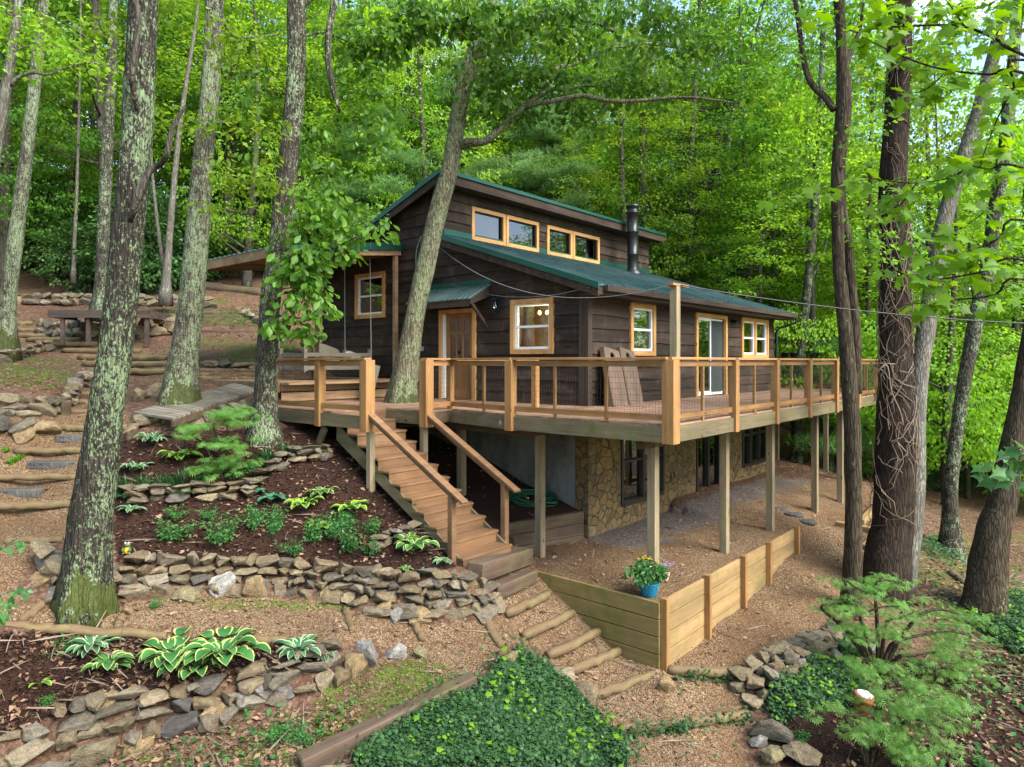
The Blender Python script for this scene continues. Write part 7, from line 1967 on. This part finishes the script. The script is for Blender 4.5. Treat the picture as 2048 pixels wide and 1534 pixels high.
for a in (('white edged hosta beside the log in the lower bed', 184, 1312, 100, 'white', 1, .46, 34, .5, 1.3), ('cream edged hosta hanging lower in the lower bed', 219, 1345, 92, 'cream', 2, .62, 26, .5, 1.3),
          ('big leaved hosta in the left half of the large clump', 345, 1342, 150, 'cream', 3, .74, 44, .40, 2.0), ('big leaved hosta in the right half of the large clump', 446, 1336, 160, 'cream', 4, .74, 46, .40, 2.0), ('low hosta at the front of the large clump', 395, 1356, 130, 'cream', 7, .74, 24, .40, 2.0),
          ('narrow leaved white edged hosta right of the large clump', 597, 1318, 104, 'white', 5, .44, 38, .5, 1.3), ('small white edged hosta at the end of the lower bed', 650, 1318, 60, 'white', 6, .36, 18),
          ('striped hosta under the boardwalk end', 304, 890, 76, 'white', 8, .4, 30, .5, 1.3), ('lime green hosta in the upper mulch bed', 360, 925, 84, 'lime', 9, .66, 20, .5, 1.3), ('white edged hosta beside the big trunk', 272, 945, 70, 'white', 10, .48, 24, .5, 1.3),
          ('compact cream edged hosta in the mulch under the deck', 642, 996, 66, 'cream', 11, .66, 24, .5, 1.3), ('bright hosta beside the stair foot', 828, 1108, 92, 'cream', 12, .62, 28, .45, 1.5), ('tall lime topped hosta behind the stair foot one', 822, 1085, 50, 'lime', 13, .7, 10),
          ('small hosta on the stones right of the stair foot', 884, 1130, 50, 'white', 14, .5, 16), ('tiny hosta on top of the wall, left of its twin', 812, 1146, 36, 'cream', 15, .5, 12), ('tiny hosta on top of the wall by the corner', 848, 1148, 36, 'cream', 16, .5, 12),
          ('lime edged hosta left of the stair', 702, 1030, 80, 'lime', 17, .72, 22, .45, 1.5), ('lime edged hosta in the middle of the upper bed', 606, 1022, 74, 'lime', 18, .72, 22, .45, 1.5), ('broad blue green hosta by the stone edging', 543, 1005, 58, 'blue', 19, .85, 12), ('second blue green hosta just above it', 513, 990, 44, 'blue', 20, .85, 10),
          ('lime seedling hosta at the left of the lower bed', 80, 1376, 70, 'lime', 21, .5, 6), ('dim striped hosta near the big trunk', 262, 1030, 60, 'white', 22, .45, 16), ('pale hosta hidden among the shrubs', 640, 1062, 58, 'lime', 23, .7, 12)):
    hosta(*a)
# leafy shrublets
NV = []
for i in range(4):
    rng = np.random.default_rng(700 + i); cs = []; mb = MB()
    for s in range(9):
        a = rng.random() * 6.28; r = rng.uniform(.1, .42); h = rng.uniform(.35, .8)
        r *= rng.uniform(.7, 1.7); mb.tube([(0, 0, -.05), (r * .5 * math.cos(a), r * .5 * math.sin(a), h * .5), (r * math.cos(a), r * math.sin(a), h)], [.008, .006, .003], 4, False)
        for t in np.linspace(.35, 1.05, 6): cs.append((r * t * math.cos(a) + rng.normal() * .05, r * t * math.sin(a) + rng.normal() * .05, h * t))
    m_ = leaf_mesh('foliage', [clump(np.array(cs), .15, 8, .085, T_LEAF, .6, .9, rng)]); m_.materials.append(M['shrub']); s_ = mb.mesh('stems'); s_.materials.append(M['shrub']); NV.append((m_, s_))
def shrublet(label, px, py, wpx, k, hs=1.0, group='small shrubs in the mulch beds', name='garden_shrub'):
    p = GP(px, py); s = wpx / F * p.y / 1.08
    r = thing(name, label, 'shrub', p, random.uniform(0, 6), group); r.scale = (s * random.uniform(.85, 1.25), s * random.uniform(.8, 1.1), s * hs * random.uniform(.8, 1.1))
    link('foliage', NV[k % 4][0], None, r); link('stems', NV[k % 4][1], None, r)
for i, a in enumerate((('bushy fine leaved shrub in the mulch above the long stone wall', 335, 1088, 90), ('sprawling green shrub right of the bushy one', 440, 1092, 92), ('tall sparse shrub in the middle of the mulch bed', 508, 1065, 60), ('pale green shrub beside the tall sparse one', 545, 1075, 56), ('dense shrub under the lime hosta', 630, 1088, 78),
                       ('tall leafy shrub left of the staircase', 702, 1108, 84), ('shrub against the staircase stringer', 748, 1068, 56), ('shrub behind the bushy one', 350, 1040, 50), ('shrublet by the low stone edging', 420, 1042, 46), ('loose shrub between the two lime hostas', 660, 1078, 80), ('leafy shrub just under the lime hosta by the stair', 690, 1062, 66), ('feathery shrub below the blue green hostas', 540, 1045, 54), ('low shrub against the crest of the long wall, middle', 590, 1112, 60), ('low shrub against the crest of the long wall, near the stair', 745, 1112, 56), ('leafy shrub beside the foot of the lace leaved maple', 500, 950, 46), ('weedy shrub left of the white edged hosta in front', 135, 1312, 72),
                       ('weed growing at the foot of the lower stone wall', 560, 1478, 78), ('bright seedling by the dark timber', 602, 1490, 72), ('weed at the left of the lower stone wall', 92, 1420, 50), ('tuft of weeds on the path under the wall', 305, 1218, 40), ('shrub on the litter at the lower right', 1960, 1540, 60), ('weedy plant by the right lower path', 1600, 1490, 50))):
    shrublet(*a, i, 1.25 if 'tall' in a[0] else .85)
# ferns and strappy tufts
def tuft_mesh(seed, n, L, mat, width=1.0, tmpl=T_BLADE):
    rng = np.random.default_rng(seed); a = rng.random(n) * 6.28; e = rng.uniform(.25, 1.3, n)
    U = np.stack([np.cos(a) * np.cos(e), np.sin(a) * np.cos(e), np.sin(e)], -1); Nn = np.stack([-np.cos(a) * np.sin(e), -np.sin(a) * np.sin(e), np.cos(e)], -1)
    m_ = leaf_mesh('leaves', [(rng.normal(size=(n, 3)) * np.array([.05, .05, .0]), U, Nn, L * rng.uniform(.6, 1.1, n), tmpl)]); m_.materials.append(M[mat]); return m_
TF = [tuft_mesh(i, 70, .32, 'strap') for i in range(3)]
for i, (px, py, lb) in enumerate(((245, 985, 'leftmost dark strappy tuft along the low stone edging'), (285, 982, 'dark strappy tuft, second along the low stone edging'), (325, 978, 'dark strappy tuft, third along the low stone edging'), (355, 975, 'dark strappy tuft beside the little fern'), (405, 975, 'dark strappy tuft right of the little fern'), (574, 912, 'strappy tuft under the deck end'), (533, 925, 'strappy tuft left of the deck end one'), (505, 948, 'strappy tuft above the bend of the edging'), (470, 958, 'strappy tuft under the lace leaved shrub'))):
    p = GP(px, py); o = link('grass_tuft', TF[i % 3], None, None, p, (0, 0, i * 1.3), (1.05,) * 3); tag(o, lb, 'plant', 'strappy tufts')
def fern(label, px, py, wpx, seed):
    rng = np.random.default_rng(seed); p = GP(px, py); s = wpx / F * p.y / 2
    r = thing('fern', label, 'plant', p, 0, 'ferns'); P, U, Nn, S = [], [], [], []; mb = MB()
    for k in range(9):
        a = k * .7 + rng.normal() * .1; d = np.array([math.cos(a), math.sin(a), 0]); sd = np.array([-math.sin(a), math.cos(a), 0]); pts = []
        for t in np.linspace(0, 1, 14):
            q = d * t * s + np.array([0, 0, s * (1.1 * t - .9 * t * t)]); pts.append(q)
            for g in (-1, 1):
                P.append(q); U.append(sd * g + d * .35); Nn.append(np.array([0, 0, 1.0]) - d * .3); S.append(s * .34 * math.sin(math.pi * (.12 + .85 * t)))
        mb.tube(pts, .004, 4, False)
    link('fronds', leaf_mesh('fronds', [(np.array(P), np.array(U), np.array(Nn), np.array(S), T_LEAF)]), M['shrub'], r); mb.build('stalks', M['shrub'], r)
fern('little fern on the low stone edging', 372, 992, 62, 1); fern('fern beside the big trunk on the stone edging', 255, 998, 50, 2); fern('fern in the ivy on the right slope', 1890, 1090, 70, 3)

# lace leaved maples
def lace(label, base_px, lines, depth_off, size, n, per, seed, tr=.03, flat=.22):
    rng = np.random.default_rng(seed); b = GP(*base_px); r = thing('lace_maple', label, 'shrub', b, 0, 'lace leaved maples')
    mb = MB(); cs = []
    fork = None
    for ln in lines:
        pts = [W(q[0], q[1], b.y + depth_off + (q[2] if len(q) > 2 else 0)) - b for q in ln]
        st = Vector((0, 0, -.1))
        mid = st.lerp(pts[0], .55) + Vector((0, 0, .12))
        pp = [Vector(q) for q in catmull([tuple(q) for q in [st, mid] + pts], 4)]
        mb.tube(pp, [tr * (1 - .85 * j / len(pp)) for j in range(len(pp))], 6, False)
        for i in range(n):
            t = rng.random() * (len(pts) - 1); k = min(int(t), len(pts) - 2); q = pts[k].lerp(pts[k + 1], t - k)
            cs.append(np.array(q) + rng.normal(size=3) * np.array([.16, .22, .06]))
    mb.build('stems', M['bark_brown'], r, True)
    link('foliage', leaf_mesh('foliage', [clump(np.array(cs), .15, per, size, T_LACE, flat, 1.2, rng, .35)]), M['lace'], r)
lace('small lace leaved maple in the upper mulch bed by the deck', (455, 962), [z4([(1250, 1080), (1350, 1040), (1440, 1060)]), z4([(1100, 1110), (1180, 1090)]), z4([(1280, 1180), (1340, 1200), (1420, 1180)]), z4([(1270, 1280), (1360, 1300), (1440, 1290)]), z4([(1200, 1330), (1260, 1340)]), z4([(1330, 1000), (1400, 1010)])], 0, .085, 15, 18, 1, .018)
lace('large feathery lace maple at the foot of the twin trunk', (1757, 1345), [z8([(1000, 450), (1060, 480), (1130, 520)]), z8([(1180, 470), (1260, 440), (1340, 470)]), z8([(860, 600), (960, 590), (1060, 620)]), z8([(960, 690), (1080, 650), (1200, 600), (1320, 590)]), z8([(1250, 680), (1330, 660), (1400, 630)]), z8([(1450, 640), (1560, 610), (1680, 640), (1840, 660)]), z8([(1300, 800), (1450, 760), (1600, 740), (1720, 760)]), z8([(1040, 750), (1120, 720)]), z8([(1400, 880), (1550, 860), (1700, 860)]), z8([(1060, 900), (1130, 920)]), z8([(1300, 960), (1450, 950), (1600, 980)]), z8([(1600, 960), (1760, 980), (1900, 980)])], -.25, .074, 15, 13, 2, .035)
lace('lower feathery lace maple in front at the right', (1736, 1530), [z8([(1000, 1240), (1080, 1230), (1160, 1220)]), z8([(1250, 1050), (1350, 1030), (1450, 1080)]), z8([(1200, 1160), (1320, 1150), (1440, 1180)]), z8([(1100, 1310), (1220, 1300), (1340, 1290)]), z8([(1380, 1260), (1480, 1270), (1560, 1300)]), z8([(1200, 1420), (1320, 1400), (1440, 1410)]), z8([(1300, 1500), (1420, 1490), (1540, 1500)]), z8([(1450, 1120), (1540, 1140)])], -.2, .072, 17, 13, 3, .03)

# ------------------------------------------------------------------ ground cover that nobody could count
def scatter_px(poly, n, rng):
    xs = [q[0] for q in poly]; ys = [q[1] for q in poly]; out = []
    while len(out) < n:
        k = n * 2; x = rng.uniform(min(xs), max(xs), k); y = rng.uniform(min(ys), max(ys), k); m_ = inpoly(x, y, poly); out += list(zip(x[m_], y[m_]))
    return np.array(out[:n])
# pixel -> ground, fast: invert the sampled sheet
_mask = (YY > 5) & (YY < 40) & (PXX > -300) & (PXX < 2400)
_PX, _PY, _XX, _YY, _ZZ = PXX[_mask], PYY[_mask], XX[_mask], YY[_mask], ZZ[_mask]
def ground_pts(poly, n, rng):
    """random ground points whose sheet vertices fall inside the outline"""
    m_ = inpoly(_PX, _PY, poly); i = np.nonzero(m_)[0]
    wgt = 1.0 / np.maximum(_YY[i], 5) ** 2
    cell = np.where(_YY[i] > 14.5, .04, .0056) ; cell = np.where((np.abs(_XX[i] + .5) > 7.5), .04, cell)
    p = wgt * cell; k = rng.choice(i, n, p=p / p.sum())
    j = np.sqrt(np.where(_YY[k] > 14.5, .04, .0056))
    x = _XX[k] + rng.uniform(-.5, .5, n) * j; y = _YY[k] + rng.uniform(-.5, .5, n) * j
    return np.stack([x, y, HZN(x, y)], -1)
def cover(name, label, cat, polys, n, size, tmpl, mat, h=.1, up=1.0, spread=.5, seed=0, tilt=.5, layers=True):
    rng = np.random.default_rng(seed); tot = sum(w_ for _, w_ in polys); ch = []
    for poly, w_ in polys:
        k = int(n * w_ / tot); P = ground_pts(poly, k, rng)
        if h > .1:
            j_ = rng.random(k) < .14; P[j_, :2] += rng.normal(size=(j_.sum(), 2)) * .2; P[j_, 2] = HZN(P[j_, 0], P[j_, 1])
        if h: P[:, 2] += h * rng.random(k) * (.4 + 1.2 * vnoise(P[:, 0] * 2.2, P[:, 1] * 2.2, seed))
        U = rdir(k, rng) * np.array([1, 1, .35]); Nn = rdir(k, rng) * tilt + np.array([0, -.15, up])
        ch.append((P, U, Nn, size * (.4 + 1.1 * rng.random(k) ** 1.3), tmpl))
    o = link(name, leaf_mesh(name, ch), M[mat]); return tag(o, label, cat, None, 'stuff')
IVY = [(z9([(1040, 870), (1130, 930), (1280, 1050), (1420, 1150), (1540, 1280), (1660, 1400), (1700, 1560), (60, 1560), (150, 1450), (390, 1340), (640, 1215), (830, 1085), (930, 950)]), 10), (z8([(780, 880), (930, 960), (1080, 960), (1120, 1080), (1010, 1180), (900, 1190), (760, 1230), (600, 1290), (540, 1220), (600, 1060), (760, 1000)]), 1.3),
       (z8([(950, 800), (1090, 760), (1100, 900), (1020, 950)]), 1), (z8([(1700, 540), (1800, 480), (2060, 540), (2060, 900), (1940, 860), (1760, 740)]), 1.8), (z8([(1390, 160), (1620, 260), (1720, 330), (1500, 330)]), .8), (z8([(0, 1020), (440, 1035), (440, 1055), (0, 1042)]), .05), (z9([(1640, 1365), (2060, 1320), (2060, 1345), (1700, 1390)]), .07), (z8([(0, 1310), (450, 1260), (470, 1285), (0, 1340)]), .06)]
cover('ivy', 'dark green ivy covering the bank between the paths', 'ivy', IVY, 62000, .047, T_IVY, 'ivy', .16, 1.0, .5, 1, .55)
cover('young_ivy', 'bright new ivy shoots among the dark ivy', 'ivy', [(IVY[0][0], 10), (IVY[1][0], 2), (IVY[3][0], 3)], 1000, .07, T_IVY, 'lime', .22, 1.0, .5, 2, .5)
ALLG = [(0, 700), (2048, 900), (2048, 1560), (0, 1560)]
LIT = [([(0, 520), (760, 560), (760, 700), (0, 640)], 6), ([(1740, 960), (2080, 960), (2080, 1560), (1640, 1560), (1720, 1200)], 7), ([(236, 880), (520, 860), (760, 900), (900, 1130), (236, 1125)], 3), ([(-40, 1270), (680, 1290), (560, 1345), (137, 1425), (-40, 1480)], 2.5), (z7([(500, 1400), (2100, 1150), (2100, 1600), (400, 1600)]), 2), ([(690, 850), (1175, 900), (1175, 1050), (900, 1000)], 1.2), ([(0, 700), (500, 650), (500, 760), (0, 800)], 1.2), (GRAVEL[3], .5), (GRAVEL[2], .3), (GRAVEL[4], .9), (GRAVEL[0], .5), ([(1560, 900), (1760, 900), (1740, 970), (1560, 960)], 1.5)]
cover('fallen_leaves', 'dry brown leaves lying over beds and slope', 'leaves', LIT, 20000, .075, T_LEAF, 'litter', .03, 1.0, .5, 3, .45)
cover('mulch_chips', 'dark bark mulch on the flower beds', 'mulch', [(MULCH[0], 5), (MULCH[1], 4), (MULCH[3], 2), (MULCH[2], 1)], 34000, .046, T_LEAF, 'chip', .03, 1.0, .5, 4, .7)
cover('grass', 'thin short grass and moss on the slopes', 'grass', [(MOSS[0], 3), (MOSS[1], 3), (MOSS[2], 2), (MOSS[3], 2), (MOSS[4], .6), (MOSS[5], .8), (MOSS[7], 2), ([(1800, 1000), (2080, 980), (2080, 1500), (1860, 1500)], 2)], 16000, .032, T_LEAF, 'grass', .03, .5, .5, 6, .9)
cover('seedlings', 'small green seedlings on the forest floor', 'seedlings', [([(1780, 960), (2080, 960), (2080, 1560), (1800, 1560)], 4), ([(0, 520), (760, 560), (560, 640), (0, 600)], 3), (z7([(500, 1400), (2100, 1150), (2100, 1600), (400, 1600)]), .5), (MOSS[2], 2)], 5200, .075, T_LEAF, 'shrub', .14, 1.0, .5, 7, .5)
# leaves blown onto the roofs and the deck, twigs on the ground
rng = np.random.default_rng(31); q = []
for k in range(420):
    u, v = rng.uniform(-.3, 10.6), -.5 + 4.8 * rng.random() ** 1.6; q.append(tuple(H(u, v, RT(v) + .012)))
for k in range(60): u, v = rng.uniform(-3.7, -.1), rng.uniform(5.8, 9.6); q.append(tuple(H(u, v, PZ(u, v) + .03)))
for k in range(25): u, v = rng.uniform(-.68, -.05), rng.uniform(2.65, 4.75); q.append(tuple(H(u, v, 2.69 + .56 * u + .01)))
q = np.array(q); k = len(q)
tag(link('roof_leaves', leaf_mesh('roof_leaves', [(q, rdir(k, rng) * np.array([1, 1, .3]), rdir(k, rng) * .3 + np.array([0, 0, 1]), rng.uniform(.03, .085, k), T_LEAF)]), M['litter']), 'dry leaves lying on the metal roofs', 'leaves', None, 'stuff')
q = []
for k in range(200):
    u, v = rng.uniform(-2.6, 9.1), rng.uniform(-3.1, -.15)
    if k % 4 == 0: u, v = rng.uniform(-2.2, -.1), rng.uniform(0, 4.8)
    q.append(tuple(H(u, v, .006)))
q = np.array(q); k = len(q)
tag(link('deck_leaves', leaf_mesh('deck_leaves', [(q, rdir(k, rng) * np.array([1, 1, .15]), rdir(k, rng) * .3 + np.array([0, 0, 1]), rng.uniform(.03, .08, k), T_LEAF)]), M['litter']), 'dry leaves scattered over the deck boards', 'leaves', None, 'stuff')
P = np.concatenate([ground_pts(l, n_, rng) for l, n_ in ((LIT[0][0], 300), (LIT[1][0], 600), (LIT[2][0], 300), (LIT[3][0], 200), (GRAVEL[3], 160), (GRAVEL[4], 200), (LIT[4][0], 300), (LIT[5][0], 120))]); k = len(P); P[:, 2] += .012
tag(link('twigs', leaf_mesh('twigs', [(P, rdir(k, rng) * np.array([1, 1, .12]), rdir(k, rng) * .2 + np.array([0, 0, 1]), rng.uniform(.12, .5, k), (np.array([(-.02, 0, 0), (.02, 0, 0), (.03, .5, .0), (.008, 1, 0), (-.008, 1, 0), (0, .5, .03)]), [(0, 1, 2, 5), (5, 2, 3, 4)]))]), M['vine']), 'fallen twigs on the ground', 'twigs', None, 'stuff')
# pebbles
rng = np.random.default_rng(8)
PB = [(np.array([(.5, 0, 0), (-.5, 0, 0), (0, .42, 0), (0, -.42, 0), (0, 0, .28), (0, 0, -.2)]), [(0, 2, 4), (2, 1, 4), (1, 3, 4), (3, 0, 4)])]
ch = []
for poly, k in ((GRAVEL[1], 3000), (GRAVEL[2], 8000), (GRAVEL[3], 15000), (GRAVEL[4], 9000), (GRAVEL[0], 4000)):
    P = ground_pts(poly, k, rng); P[:, 2] += .004
    ch.append((P, rdir(k, rng) * np.array([1, 1, .2]), rdir(k, rng) * .3 + np.array([0, 0, 1]), rng.uniform(.008, .024, k), PB[0]))
tag(link('gravel', leaf_mesh('gravel', ch), M['pebble']), 'loose tan gravel scattered over the paths', 'gravel', None, 'stuff')
